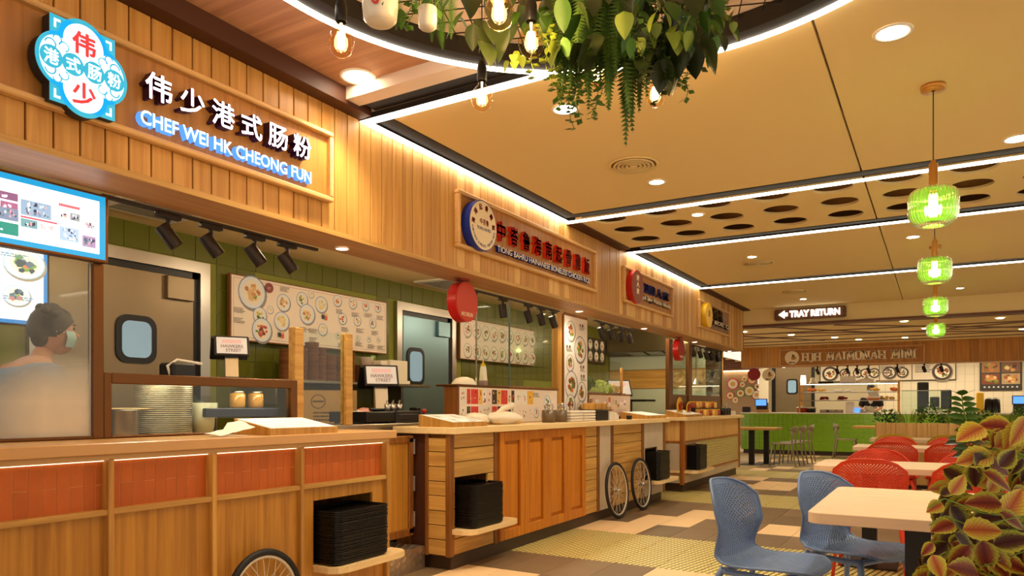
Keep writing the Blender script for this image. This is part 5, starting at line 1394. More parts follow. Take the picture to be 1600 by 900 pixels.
holder('steel cutlery holder full of spoons, left of the pair before the dish banner', -3.12, PX(857,650,-3.12).y, .062, .115)
holder('steel cutlery holder full of spoons, right of the pair before the dish banner', -3.12, PX(876,650,-3.12).y, .062, .115)
y0 = PX(887,650,-3.08).y; y1 = PX(927,650,-3.08).y
for i in range(2):
    for k in range(4):
        a = y0+(y1-y0)*i*.5; o = small('takeaway_box', 'white foam takeaway box, '+['lowest','second','third','topmost'][k]+' of the '+['left','right']  [i]+' stack by the banner', 'takeaway box', MB().bbox((-3.24,a,1.0315+.028*k),(-3.04,a+(y1-y0)*.47,1.055+.028*k),.008), 'white_ceramic')
y0 = PX(930,650,-3.08).y; y1 = PX(948,650,-3.08).y
small('napkin_dispenser', 'black box dispenser right of the foam box stacks', 'dispenser', MB().bbox((-3.24,y0,1.031),(-3.06,y1,1.135)).bbox((-3.25,y0-.03,1.135),(-3.05,y1+.12,1.145)), 'black_plastic')
t = thing('cutlery_caddy', 'pale wooden cutlery caddy on the black dispenser', 'caddy', (-3.15,(y0+y1)/2,1.145))
MB().bbox((-3.22,y0-.02,1.146),(-3.08,y1+.02,1.215)).build('box', 'oak', t); MB().bbox((-3.155,y0+.05,1.215),(-3.145,y0+.09,1.255)).build('handle', 'oak', t)
for k in range(6):
    yy = y1+.03+.045*k; small('paper_sleeve', 'upright beige paper sleeves fanned beside the black dispenser', 'paper sleeve', MB().prism([(0,0),(.035,0),(.038,.085-.006*k),(.003,.095-.006*k)], .14, (-3.06,yy,1.031), (0,1,0), (0,0,1), (-1,0,0)), 'paper', group='paper sleeves')
small('sauce_pot', 'small dark sauce pot beside the paper sleeves', 'pot', MB().lathe([(0,1.031),(.03,1.031),(.035,1.075),(.03,1.078),(0,1.07)], (-3.05,PX(983,650,-3.05).y,0), 14), 'black_plastic', True)
wedge('white topped wedge stand at the far end of the second counter', 8.16, 8.86, -2.96, -3.30, .04, .085)
bag('plastic_bag', 'small clear bag with red sauce behind the paper sleeves', (-3.25,7.75,1.031), (.07,.12,.05), 'bag_clear')
# salad case behind counter 2/3
t = thing('poster_ledge', 'ledge with pinned leaflets below the vegetables', 'ledge', (-3.45,7.9,1.03))
y0,y1 = 7.34,8.62
MB().bbox((-3.50,y0,1.031),(-3.352,y1,1.33)).build('ledge', 'oak_dark', t)
p = Print((-3.351,0,0), UY, UZ, UX); p.rect(y0+.02,y1-.02,1.06,1.31, C(214,190,166))
for k in range(34):
    a = rq.uniform(y0+.03,y1-.12); b = rq.uniform(1.07,1.24); p.rect(a,a+rq.uniform(.04,.09),b,b+rq.uniform(.03,.06), rq.choice([C(70,44,36),C(230,214,206),C(190,120,60),C(150,150,90),C(214,170,170),C(236,230,222)]))
p.build('leaflets', t)
mat('lettuce', C(196,214,110), .5, noise=.2, nscale=30, rand=.1)
def veg(label, c, r, m, n, name='vegetables'):
    t = thing(name, label, 'vegetables', c); mb = MB(); rv = random.Random(int(c[1]*77))
    for i in range(n):
        v = Vector((rv.gauss(0,1),rv.gauss(0,1),abs(rv.gauss(0,1)))).normalized(); q = Vector(c)+Vector((v.x*r[0],v.y*r[1],v.z*r[2])); s = min(r)*.34
        u = v.orthogonal().normalized(); u = (u+v*.4+Vector((rv.uniform(-.5,.5),)*3)).normalized(); w = v.cross(u)
        pts = [q+u*s*cos(2*pi*k/7)*rv.uniform(.7,1.2)+w*s*sin(2*pi*k/7)*rv.uniform(.7,1.2)+v*rv.uniform(-.2,.3)*s for k in range(7)]
        mb.add([q-v*s*.3]+pts, [[0,1+k,1+(k+1)%7] for k in range(7)])
    mb.ball(c, min(r)*.75, 10, 6, (r[0]/min(r),r[1]/min(r),r[2]/min(r))); o = mb.build('leaves', m, t); o['kind'] = 'stuff'; return t
veg('dark green leafy vegetables at the left of the produce shelf', (-3.46,7.50,1.42), (.09,.14,.10), 'leaf_green', 90)
veg('pale curly lettuce heap on the produce shelf', (-3.46,7.93,1.36), (.10,.22,.12), 'lettuce', 130)
veg('brownish mushrooms in the bowl at the right of the produce shelf', (-3.46,8.28,1.37), (.09,.13,.07), 'food_yellow', 60)
MB().bbox((-3.56,7.36,1.331),(-3.37,8.5,1.345)).build('ledge_top', 'steel', bpy.data.objects['poster_ledge.001'])
gb_ = thing('vegetable_bowl', 'clear bowl holding mushrooms on the produce shelf', 'bowl', (-3.46,8.28,1.346)); MB().lathe([(.06,1.347),(.14,1.43),(.143,1.43)], (-3.46,8.28,0), 20).build('bowl', 'pane', gb_, True)
gs = thing('counter_screen', 'low glass screen with a brass pole in front of the vegetables', 'glass screen', (-3.36,7.9,1.35))
MB().box((-3.358,7.34,1.346),(-3.354,8.30,1.72)).build('pane', 'pane', gs); MB().cyl((-3.36,8.33,1.331),(-3.36,8.33,1.655),.018,n=12).build('pole', 'brass', gs, True)
# stall 3 kitchen: partition with steel hood; its coloured bands stand for reflections on stainless
struct(MB().box((-5.2,12.3,0),(-3.42,12.34,2.57)).build('wall_partition', 'grey_wall'))
mat('pale_teal', C(196,206,186), .35); mat('hood_steel', C(110,98,70), .3, .8)
pw = bpy.data.objects['wall_partition']
MB().bbox((-5.18,12.285,1.84),(-3.42,12.299,2.08)).build('panel', 'pale_teal', pw); MB().bbox((-5.18,12.285,1.50),(-3.42,12.299,1.83)).build('panel', 'oak_x', pw); MB().bbox((-5.18,12.285,1.05),(-3.42,12.299,1.49)).build('panel', 'pale_teal', pw)
hd = thing('cooker_hood', 'wide steel cooker hood in the third stall', 'cooker hood', (-4.3,11.9,2.1))
MB().prism([(11.97,2.14),(12.28,2.10),(12.28,2.56),(11.97,2.56)], 1.55, (-5.18,0,0), (0,1,0), (0,0,1), (1,0,0)).build('hood', 'hood_steel', hd)
for i in range(3): 
    x = -4.7+.33*i; MB().prism([(11.98,2.13),(12.25,2.095),(12.25,2.085),(11.98,2.12)], .28, (x,0,0), (0,1,0), (0,0,1), (1,0,0)).build('filter', 'steel', hd)
terminal('till_terminal', 'black till seen beyond the vegetables in the third stall', (-3.78,9.28,1.06), radians(-38), 1.35, word=False)
bk = thing('kitchen_worktop', 'black bench carrying the third till', 'worktop', (-3.7,9.3,0))
MB().bbox((-4.2,8.95,1.02),(-3.565,9.62,1.058)).build('top', 'black_plastic', bk); MB().box((-4.15,9.0,0),(-3.56,9.58,1.02)).build('body', 'bronze_frame', bk)
MB().bbox((-4.1,9.75,1.25),(-3.56,10.15,1.28)).build('side_shelf', 'black_plastic', bk); MB().box((-3.95,9.8,1.0),(-3.9,10.1,1.25)).box((-4.1,9.60,.9),(-3.6,10.1,1.0)).build('bracket', 'black_plastic', bk)

# =================================================================== COUNTER 3 things
g3 = thing('counter_screen', 'glass screen with dark posts above the farthest stall counter', 'glass screen', (-3.36,11.5,1.03))
for y0,y1 in ((10.12,10.28),(11.08,11.24)): MB().bbox((-3.40,y0,1.031),(-3.34,y1,2.1665)).build('post', 'bronze_frame', g3)
MB().bbox((-3.37,13.10,1.031),(-3.34,13.13,2.1665)).build('post', 'brass', g3)
MB().box((-3.372,10.28,1.36),(-3.368,11.08,2.1665)).build('pane', 'pane_green', g3); MB().box((-3.372,11.24,1.36),(-3.368,13.10,2.1665)).build('pane', 'pane_green', g3)
MB().bbox((-3.42,10.28,1.031),(-3.36,13.10,1.36)).build('ledge', 'bronze_frame', g3)
k3 = thing('kitchen_worktop', 'steel worktop under a heat lamp in the farthest stall', 'worktop', (-4.0,11.5,0))
MB().bbox((-4.3,10.4,1.0),(-3.56,12.2,1.05)).build('top', 'steel', k3); MB().box((-4.28,10.45,0),(-3.6,12.15,1.0)).build('body', 'steel_brushed', k3)
t = thing('heat_lamp', 'glowing heat lamp seen through the farthest stall glass', 'lamp', (-3.5,12.0,1.55))
MB().lathe([(.11,1.55),(.04,1.64),(.02,1.66),(0,1.66)], (-3.5,12.0,0), 18).build('shade', 'steel', t, True); MB().cyl((-3.5,12.0,1.66),(-3.5,12.0,2.55),.006,n=6).build('cord', 'black_plastic', t)
MB().cyl((-3.5,12.0,1.556),(-3.5,12.0,1.56),.08,n=16).build('lamp_face', 'bulb_glow_soft', t)
wedge('long low wooden wedge stand at the near end of the third counter', 9.66, 10.5, -2.96, -3.25, .035, .10, top='oak')
for i,(px,r,lab) in enumerate(((1060,.13,'larger dish plate upright on a stand on the third counter'),(1074,.10,'smaller dish plate upright on a stand on the third counter'))):
    y = PX(px,635,-3.12).y
    t = thing('display_plate', lab, 'plate', (-3.12,y,1.031))
    MB().bbox((-3.16,y-.06,1.031),(-3.09,y+.06,1.045)).build('stand', 'gold', t)
    MB().lathe([(0,0),(r*.8,.004),(r,.02),(r,.024),(0,.01)], (-3.12,y,1.05+r), 22, axis='X').build('plate', 'gold', t, True)
    mb = MB(); [mb.ball((-3.10,y+r*.6*cos(a)*q,1.05+r+r*.6*sin(a)*q),.028,6,4) for a,q in [(random.uniform(0,6.28),random.random()) for _ in range(12)]]
    mb.build('food', 'food_red', t)
for i in range(8):
    for j in range(2):
        y = 10.86+.17*i; x = -3.16; z = 1.031+.12*j
        jar('sauce_jar', 'golden sauce jar in the two-tier row on the third counter', x-.06*j, y, z, .055, .105, ['amber_glass','chili','food_yellow'][(i+j)%3], 'gold', group='sauce jars on the third counter')
small('jar_step', 'narrow black step raising the back row of sauce jars', 'stand', MB().box((-3.30,10.8,1.031),(-3.165-.006+.0,12.15,1.149)) if False else MB().box((-3.29,10.8,1.14),(-3.155,12.14,1.149)).box((-3.285,10.78,1.031),(-3.16,10.80,1.149)).box((-3.285,12.14,1.031),(-3.16,12.16,1.149)), 'black_plastic')
for i,y in enumerate((12.28,12.42,12.56)): holder('black cutlery holder, '+['nearest','middle','farthest'][i]+' of three at the end of the third counter', -3.12, y, .06, .12, 'black_plastic', n=7)
small('napkin_box', 'white napkin box at the far end of the third counter', 'box', MB().bbox((-3.2,12.70,1.031),(-3.05,12.86,1.10)), 'white_ceramic')
# tray stacks
def tray_proto():
    o = MB(); A = rrect(-.16,.16,-.215,.215,.04,3); B = rrect(-.145,.145,-.20,.20,.035,3); n = len(A)
    vs = [(x,y,.016) for x,y in A]+[(x,y,0) for x,y in B]+[(x,y,.013) for x,y in A]+[(x*1.0,y,.0) for x,y in B]
    o.add([(x,y,.018) for x,y in A]+[(x*.97,y*.97,.018) for x,y in A]+[(x,y,.002) for x,y in B]+[(x,y,.0) for x,y in B]+[(x,y,.012) for x,y in A],
        [[k*n+i,k*n+(i+1)%n,(k+1)*n+(i+1)%n,(k+1)*n+i] for k in (0,1,3) for i in range(n)]+[[4*n+i,4*n+(i+1)%n,(i+1)%n,i] for i in range(n)]+[[2*n+i for i in range(n)]])
    return small('serving_tray', 'x', 'tray', o, 'tray_black', loc=(0,0,0))
tp = tray_proto(); ft = [True]
def trays(x, y, z, h, where, n=28, sy=1.):
    dz = (h-.018)/(n-1)
    for k in range(n):
        if ft[0]: o = tp; ft[0] = False
        else: o = dup(tp, (0,0,0))
        o.location = (x+random.uniform(-.003,.003), y+random.uniform(-.003,.003), z+dz*k); o.rotation_euler = (0,0,random.uniform(-.012,.012)); o.scale = (1,sy,1)
        o['label'] = 'topmost black tray of the stack '+where if k == n-1 else 'black serving tray in the stack '+where
        o['group'] = 'black trays '+where
trays(-2.99, 3.125, .298, .30, 'in the nearest niche, right of the single wheel', 30, 1.04)
trays(-3.01, 4.50, .298, .31, 'in the plank niche left of the shutter doors', 30, .98)
trays(-2.99, 8.42, .298, .34, 'in the niche right of the bicycle wheels', 30, .98)
trays(-2.99, 10.07, .298, .34, 'in the third counter niche', 30, .98)

# ---- bicycle wheels leaning on the counters
def wheel(label, y, R, lean=.10):
    t = thing('bicycle_wheel', label, 'bicycle wheel', (-2.88,y,0)); OFF[t.name] = Vector()
    MB().torus((0,0,R), R-.018, .018, 56, 8).build('tyre', 'rubber', t, True)
    MB().torus((0,0,R), R-.040, .010, 48, 6).build('rim', 'alloy', t, True)
    MB().cyl((-.035,0,R),(.035,0,R),.014,n=12).cyl((-.028,0,R),(-.024,0,R),.024,n=14).cyl((.024,0,R),(.028,0,R),.024,n=14).build('hub', 'chrome', t, True)
    for k in range(28):
        a = 2*pi*k/28; s = 1 if k%2 else -1; b = a+s*.9*(1 if (k//2)%2 else -1)
        MB().cyl((.026*s,.022*cos(b),R+.022*sin(b)),(0,(R-.046)*cos(a),R+(R-.046)*sin(a)),.0019,n=4,caps=False).build('spoke', 'alloy', t)
    MB().cyl((0,0,.05),(0,.0,.085),.004,n=6).build('valve', 'black_plastic', t)
    t.rotation_euler = (0,-lean,0); return t
wheel('bicycle wheel standing against the counter, left of the pair', 7.10, .298)
wheel('bicycle wheel standing against the counter, right of the pair', 7.82, .298)
wheel('single bicycle wheel in front of the nearest oak panels', 2.478, .232+.0)
# =================================================================== FAR STALL (front plane y = 18.7)
YF = 18.7
struct(MB().box((-4.30,YF+.02,2.19),(5,YF+.3,2.68)).build('wall_far', 'oak_dark')); wf = bpy.data.objects['wall_far']
x = -4.3; rr3 = random.Random(9)
wood('plank_d', C(206,146,62), C(178,116,40), 'Z', rand=.12)
while x < 4.9:
    w = rr3.choice([.10,.13,.16]); MB().box((x+.002,YF,2.165),(x+w-.002,YF+.02,2.66)).build('plank', rr3.choice(['plank_d','plank_d','plank_a']), wf); x += w
sbox('trim_10', (-4.3,YF-.01,2.15), (5,YF+.35,2.17), 'soffit_oak')
t = thing('shop_sign', 'long framed sign reading HJH MAIMUNAH MINI with a round emblem over the far stall', 'sign', (-1.8,YF,2.2))
MB().box((-3.34,YF-.02,2.185),(-.27,YF-.001,2.56)).build('panel', 'signboard', t)
for a,b in (((-3.36,2.17),(-.25,2.19)),((-3.36,2.555),(-.25,2.575)),((-3.36,2.19),(-3.335,2.555)),((-.275,2.19),(-.25,2.555))): MB().box((a[0],YF-.035,a[1]),(b[0],YF-.001,b[1])).build('frame', 'ash_frame', t)
# letters with serifs, stroke by stroke
G = {'H':[((0,0),(0,1)),((.72,0),(.72,1)),((0,.5),(.72,.5))],'J':[((.4,1),(.4,.05)),((.4,.05),(.2,-.12)),((.2,-.12),(0,-.05))],
 'M':[((0,0),(.08,1)),((.08,1),(.45,.15)),((.45,.15),(.82,1)),((.82,1),(.9,0))],'A':[((0,0),(.4,1)),((.4,1),(.8,0)),((.15,.35),(.65,.35))],
 'I':[((.1,0),(.1,1))],'U':[((0,1),(0,.25)),((0,.25),(.2,0)),((.2,0),(.5,0)),((.5,0),(.7,.25)),((.7,.25),(.7,1))],'N':[((0,0),(0,1)),((0,1),(.7,0)),((.7,0),(.7,1))]}
SER = {'H':[(0,0),(0,1),(.72,0),(.72,1)],'J':[(.4,1)],'M':[(0,0),(.08,1),(.82,1),(.9,0)],'A':[(0,0),(.8,0)],'I':[(.1,0),(.1,1)],'U':[(0,1),(.7,1)],'N':[(0,0),(0,1),(.7,1)]}
WD = {'H':.72,'J':.4,'M':.9,'A':.8,'I':.2,'U':.7,'N':.7,' ':.35}
txt = 'HJH MAIMUNAH MINI'; tot = sum(WD[c]+.34 for c in txt); x0,x1 = PY(1255,560,YF).x, PY(1434,560,YF).x; sc_ = (x1-x0)/tot; hh = .185; zb = 2.285; cx_ = x0
for ch in txt:
    if ch != ' ':
        mb = MB()
        for (a,b) in G[ch]:
            A = Vector((a[0]*sc_,a[1]*hh)); B = Vector((b[0]*sc_,b[1]*hh)); d = (B-A).normalized(); n = Vector((-d.y,d.x))*(.013 if (ch in 'AMN' and d.x*d.y > 0) or abs(d.y) < .3 else .022)
            mb.prism([(cx_+q.x,zb+q.y) for q in (A-n,B-n,B+n,A+n)], .03, (0,YF-.02,0), (1,0,0), (0,0,1), (0,-1,0))
        for s in SER[ch]:
            X_ = cx_+s[0]*sc_; Z_ = zb+s[1]*hh; mb.box((X_-.045,YF-.05,Z_-.008),(X_+.045,YF-.02,Z_+.008))
        mb.build('letter', 'cream_letter', t)
    cx_ += (WD[ch]+.34)*sc_
def cup_emblem(t, x, z, r, y):
    MB().cyl((x,y,z),(x,y-.04,z),r,n=36).build('disc', 'badge_cream', t)
    p = Print((0,y-.041,0), UX, UZ, -UY)
    p.poly([(x-.02*r/.15,z+.01),(x+.10*r/.15,z+.01),(x+.08*r/.15,z-.04*r/.15),(x+.0,z-.05*r/.15)], C(190,130,50)); p.disc(x+.03*r/.15,z+.035*r/.15,.03*r/.15,C(120,70,30)); p.poly([(x,z+.03),(x+.02,z+.09*r/.15),(x+.04*r/.15,z+.04)], C(100,60,30))
    p.build('emblem', t)
    sign_text('MINI', t, (0,y-.041,0), UX, UZ, -UY, x-.06*r/.15, x+.06*r/.15, z-.125*r/.15, z-.085*r/.15, .002, ['ink'], split=False, name='lettering')
cup_emblem(t, PY(1238,557,YF).x, 2.37, .165, YF-.02)
# hanging discs
t = thing('hanging_sign', 'dark red round sign hanging under the far fascia, left of the cup disc', 'sign', (PY(1178,585,18.8).x,18.80,2.15)); c = PY(1178.5,585,18.8)
MB().cyl((c.x,18.8,c.z),(c.x,18.76,c.z),.155,n=36).build('disc', 'dark_red', t); MB().cyl((c.x,18.759,c.z),(c.x,18.757,c.z),.14,n=36).build('disc_face', 'orange_red2', t); MB().cyl((c.x,18.78,c.z+.15),(c.x,18.78,2.149),.01,n=6).build('hanger', 'dark_red', t)
t = thing('hanging_sign', 'cream round sign with a cup emblem hanging before the grey door', 'sign', (PY(1201,585,18.8).x,18.80,2.15)); c = PY(1201,586,18.8); cup_emblem(t, c.x, c.z, .15, 18.8); MB().cyl((c.x,18.78,c.z+.145),(c.x,18.78,2.149),.01,n=6).build('hanger', 'white_trim', t)
# green counter
gc = thing('tiled_counter', 'long far counter clad in bright green square tiles', 'counter', (0,18.9,0))
MB().box((-4.3,YF+.012,.10),(4.5,YF+.7,1.0)).build('carcass', 'lime_grout', gc); MB().box((-4.25,YF+.04,0),(4.5,YF+.65,.10)).build('kickboard', 'plinth', gc)
MB().bbox((-4.32,YF-.01,1.0),(4.5,YF+.72,1.03)).build('worktop', 'white_trim', gc)
tb = MB(); i = 0
for r in range(8):
    for k in range(78):
        a = -4.3+.1125*k; tb.box((a+.004,YF,.104+.1125*r),(a+.1085,YF+.012,.2125+.1125*r-.004))
o = tb.build('small_tiles', 'lime_tile', gc); o['kind'] = 'stuff'
# back wall with pale tiles, door, boards
YB = 21.6
struct(MB().box((-4.4,YB,0),(5,YB+.1,2.6)).build('wall_far_kitchen', 'white_grout')); wk = bpy.data.objects['wall_far_kitchen']
tb = MB()
for r in range(8):
    for k in range(32):
        a = -1.4+.2*k; tb.box((a+.003,YB-.01,1.0+.2*r),(a+.197,YB,1.197+.2*r))
o = tb.build('small_tiles', 'white_tile', wk); o['kind'] = 'stuff'
sbox('ceiling', (-4.4,YF+.3,2.6), (5,YB+.1,2.63), 'cream_paint'); sbox('wall_side', (4.95,13.3,0), (5,YB,2.6), 'cream_paint')
d = bpy.data.objects.new('door_3', None); COL.objects.link(d); struct(d); d.location = (-3.3,YB,0); OFF[d.name] = Vector((-3.3,YB,0))
a = PY(1212,580,YB).x; b = PY(1268,580,YB).x
MB().box((a-.10,YB-.03,0),(a,YB,2.35)).box((b,YB-.03,0),(b+.08,YB,2.35)).build('door_frame', 'black_plastic', d); MB().box((a,YB-.02,.01),(b,YB-.005,2.34)).build('door_leaf', 'steel_brushed', d)
q0 = PY(1229,616,YB-.02); q1 = PY(1246.5,592,YB-.02)
MB().prism(rrect(q0.x,q1.x,q0.z,q1.z,.07), .02, (0,YB-.02,0), (1,0,0), (0,0,1), (0,-1,0)).build('window_gasket', 'black_plastic', d)
MB().prism(rrect(q0.x+.04,q1.x-.04,q0.z+.04,q1.z-.04,.05), .022, (0,YB-.02,0), (1,0,0), (0,0,1), (0,-1,0)).build('pane', 'door_glass', d)
MB().bbox((-4.38,YB-.4,0),(a-.12,YB-.38,2.3)).build('side_panel', 'white_tile', wk)
def far_board(label, px0, px1, py0, py1, fn, base, y=YB-.06):
    A = PY(px0,py1,y); B = PY(px1,py0,y); t = thing('menu_board', label, 'menu board', ((A.x+B.x)/2,y,A.z)); MB().bbox((A.x,y,A.z),(B.x,y+.045,B.z)).build('board', 'badge_dark', t)
    p = Print((0,y,0), UX, UZ, -UY); p.rect(A.x+.02,B.x-.02,A.z+.02,B.z-.02, base); fn(p,A,B); p.build('print', t)
def fb1(p,A,B):
    for px,r in ((1297,.24),(1320,.16),(1340,.14),(1352,.15),(1366,.16),(1390,.2),(1410,.17),(1472,.27),(1386,.13)):
        q = PY(px,583,YB-.06); p.dish(q.x, A.z+.22, r*.85, PAL_BROWN, C(60,44,38), C(90,70,56), 1, 16)
    for px in (1376,1396,1430,1440): q = PY(px,578,YB-.06); p.lines(q.x,q.x+.3,B.z-.1,5,.05,C(90,80,74))
    for px in (1374,1425): q = PY(px,578,YB-.06); p.rect(q.x-.012,q.x+.012,A.z,B.z,C(120,104,90))
far_board('long menu board of dark dishes on the far white wall, partly under the fascia', 1281, 1494, 562, 597, fb1, C(216,202,180))
def fb2(p,A,B):
    for i in range(2):
        for j in range(2):
            w = (B.x-A.x-.12)/2; h = (B.z-A.z-.22)/2; a = A.x+.04+i*(w+.04); b = A.z+.15+j*(h+.03); p.rect(a,a+w,b,b+h,[C(120,60,34),C(160,110,60),C(176,150,110),C(120,80,50)][i*2+j])
            for k in range(14): p.blob(a+random.uniform(.08,w-.08),b+random.uniform(.06,h-.06),.06,random.choice(PAL_BROWN+PAL_CHICKEN))
    for k in range(8): p.disc(A.x+.1+k*(B.x-A.x-.2)/7,A.z+.08,.022,C(200,200,200))
far_board('dark framed menu board with four dish photographs at the right', 1531, 1597, 562, 610, fb2, C(54,48,44))
# glass shelves with food
ds = thing('display_shelves', 'glass shelving on brass posts along the far green counter', 'display shelf', (-2.2,18.95,1.03))
XL, XR = PY(1250,600,18.85).x, PY(1404,600,18.85).x
for x in (XL,XR): MB().bbox((x-.02,18.78,1.031),(x+.02,18.82,1.79)).bbox((x-.02,19.10,1.031),(x+.02,19.14,1.79)).build('post', 'brass', ds)
LV = [PY(1300,q,18.8).z for q in (626,613.2,599.5)]
for z in LV: MB().bbox((XL-.02,18.78,z-.008),(XR+.02,19.14,z+.008), .003).build('glass_shelf', 'steel', ds)
mat('shelf_led', C(255,244,220), .5, emit=(1,.85,.6,1), es=6)
MB().box((XL,18.80,LV[2]-.02),(XR,18.82,LV[2]-.009)).build('light_strip', 'shelf_led', ds)
def xat(px): return PY(px,610,18.95).x
def heap(label, px, lv, w, m, name='pastry_tray', cat='food tray', h=.07):
    x = xat(px); z = (LV[lv] if lv >= 0 else 1.03)+.009; t = thing(name, label, cat, (x,18.95,z))
    MB().bbox((x-w,18.84,z),(x+w,19.06,z+.012)).build('tray', 'white_trim', t); mb = MB(); rv = random.Random(px)
    for k in range(12): mb.ball((x+rv.uniform(-w*.75,w*.75),18.95+rv.uniform(-.07,.07),z+.012+rv.uniform(.02,h)), rv.uniform(.028,.045), 7, 5, (1.2,1,.7))
    o = mb.build('food', m, t, True); o['kind'] = 'stuff'
for a in ((1268,1,.10,'food_orange','tray of fried pastries on the middle glass shelf, leftmost'),(1284,1,.10,'food_yellow','tray of golden pastries beside the leftmost pastry tray'),(1367,1,.12,'food_yellow','tray of yellow fritters on the middle shelf at the right'),(1396,1,.07,'food_orange','small tray of red-brown cakes at the right end of the middle shelf'),
    (1287,0,.11,'food_red','tray with a dark sandwich-like cake on the lowest glass shelf'),(1316,0,.11,'food_red','tray of red kueh on the lowest glass shelf'),(1386,0,.16,'food_yellow','wide tray of yellow curry puffs on the lowest shelf at the right')): heap(a[4], a[0], a[1], a[2], a[3])
def fbox(name, label, cat, px0, px1, z0, h, m, y0=18.86, y1=19.05):
    a,b = xat(px0),xat(px1); return small(name, label, cat, MB().bbox((a,y0,z0),(b,y1,z0+h),.01), m)
zt = LV[2]+.0085
fbox('white_carton','white box glowing under the spotlights on top of the far shelves','box',1313,1337,zt,.17,'white_ceramic')
t = thing('cake_cover', 'wide white covered dish on top of the far shelves', 'cover', (xat(1354),18.95,zt)); MB().lathe([(.20,zt),(.20,zt+.08),(.08,zt+.11),(.03,zt+.17),(0,zt+.18)], (xat(1354),18.95,0), 22).build('cover', 'white_ceramic', t, True)
fbox('flat_tray','wide pale tray at the right end on top of the far shelves','tray',1375,1402,zt,.06,'cream_plastic')
fbox('black_tray','flat black tray on top of the far shelves','tray',1279,1303,zt,.05,'black_plastic')
t = thing('table_lamp', 'glowing white lantern lamp at the left end of the far shelves', 'lamp', (xat(1255),18.95,zt)); mat('lantern', C(255,246,226), .5, emit=(1,.88,.66,1), es=3); MB().lathe([(0,zt+.001),(.07,zt+.001),(.055,zt+.21),(0,zt+.215)], (xat(1255),18.95,0), 18).build('shade', 'lantern', t, True)
small('glass_cloche','clear bell-shaped cover beside the lantern lamp','cover', MB().lathe([(.10,zt),(.06,zt+.07),(.05,zt+.14),(0,zt+.16)], (xat(1270),18.95,0), 18), 'bag_clear', True)
fbox('foam_box_stack','white foam boxes on the middle glass shelf','box',1304,1318,LV[1]+.0085,.07,'white_ceramic'); fbox('foam_box_stack','second pile of white foam boxes on the middle glass shelf','box',1320,1331,LV[1]+.0085,.06,'white_ceramic')
t = thing('food_bag', 'white bag with a green print and orange base on the lowest glass shelf', 'bag', (xat(1366),18.95,LV[0])); z = LV[0]+.009
MB().prism([(-.13,0),(.13,0),(.09,.17),(-.08,.18)], .12, (xat(1366),19.0,z), (1,0,0), (0,0,1), (0,-1,0)).build('bag_body', 'white_ceramic', t); MB().box((xat(1366)-.12,18.875,z),(xat(1366)+.12,18.879,z+.05)).build('band', 'food_orange', t)
zc = 1.0305
def fpot(name, label, px, r, h, m, top=None):
    x = xat(px); t = thing(name, label, 'food pot', (x,18.93,zc)); MB().lathe([(0,zc),(r,zc),(r*1.03,zc+h),(r*.95,zc+h),(0,zc+h*.9)], (x,18.93,0), 18).build('pot', m, t, True)
    if top: MB().lathe([(r*1.1,zc+h),(r*1.1,zc+h+.02),(0,zc+h+.05)], (x,18.93,0), 18).build('lid', top, t, True)
fpot('sauce_tub','red sauce tub with a white lid at the left of the far shelves',1254,.13,.11,'food_red','white_trim'); fpot('sauce_tub','dark sauce tub beside the red one on the far counter',1268,.10,.10,'black_plastic','white_trim')
for px,l in ((1288,'steel pan under the far shelves, left'),(1301,'steel pan under the far shelves, second'),(1311,'steel pan under the far shelves, third'),(1350,'steel pan under the far shelves, right')): fpot('steel_pan',l,px,.10,.07,'steel')
fbox('blue_box','small blue box under the far shelves','box',1336,1344,zc,.12,'screen_blue'); fbox('white_stack','tall white stack of containers under the far shelves','box',1322,1334,zc,.25,'white_ceramic')
# right-hand machines
YM = 19.6
def mbox(name,label,cat,px0,px1,py0,z0,m,y=YM,d=.35):
    a = PY(px0,py0,y); b = PY(px1,py0,y); return small(name,label,cat,MB().bbox((a.x,y,z0),(b.x,y+d,a.z),.02),m)
kw = thing('kitchen_worktop','pale worktop inside the far stall behind the counter','worktop',(1,19.8,0)); MB().bbox((-.9,19.5,1.0),(4.5,20.1,1.03)).build('top','steel',kw); MB().box((-.85,19.55,0),(4.45,20.05,1.0)).build('body','steel_brushed',kw)
mbox('drinks_machine','tall dark drinks machine behind the planter hedge','machine',1433,1451,597,1.031,'badge_dark')
mbox('coffee_machine','squat black machine right of the tall dark one','machine',1470,1487,609,1.031,'black_plastic'); mbox('coffee_machine','low black urn stand between the two machines','machine',1453,1468,620,1.031,'badge_dark')
t = thing('glass_counter_case','clear glass case before the dark machines','display case',(.2,18.95,1.03)); a = PY(1408,611,18.9); b = PY(1484,611,18.9)
MB().box((a.x,18.82,1.031),(b.x,18.83,a.z)).build('pane','pane_green',t); MB().bbox((a.x,18.81,a.z),(b.x,19.1,a.z+.015)).build('top_glass','steel',t); veg('white rice noodles heaped in the glass case',(PY(1462,630,18.95).x,18.96,1.09),(.25,.10,.07),'white_ceramic',40)
mbox('yellow_tub','yellow tub on the worktop right of the dark machines','tub',1526,1537,613,1.031,'yellow_disc')
for px,l in ((1546,'black kettle right of the yellow tub'),(1556,'second black kettle right of the yellow tub')):
    q = PY(px,622,YM); small('kettle',l,'kettle',MB().lathe([(0,1.031),(.09,1.031),(.10,1.06),(.085,q.z-.03),(.03,q.z),(0,q.z+.01)],(q.x,YM+.1,0),16),'black_plastic',True)
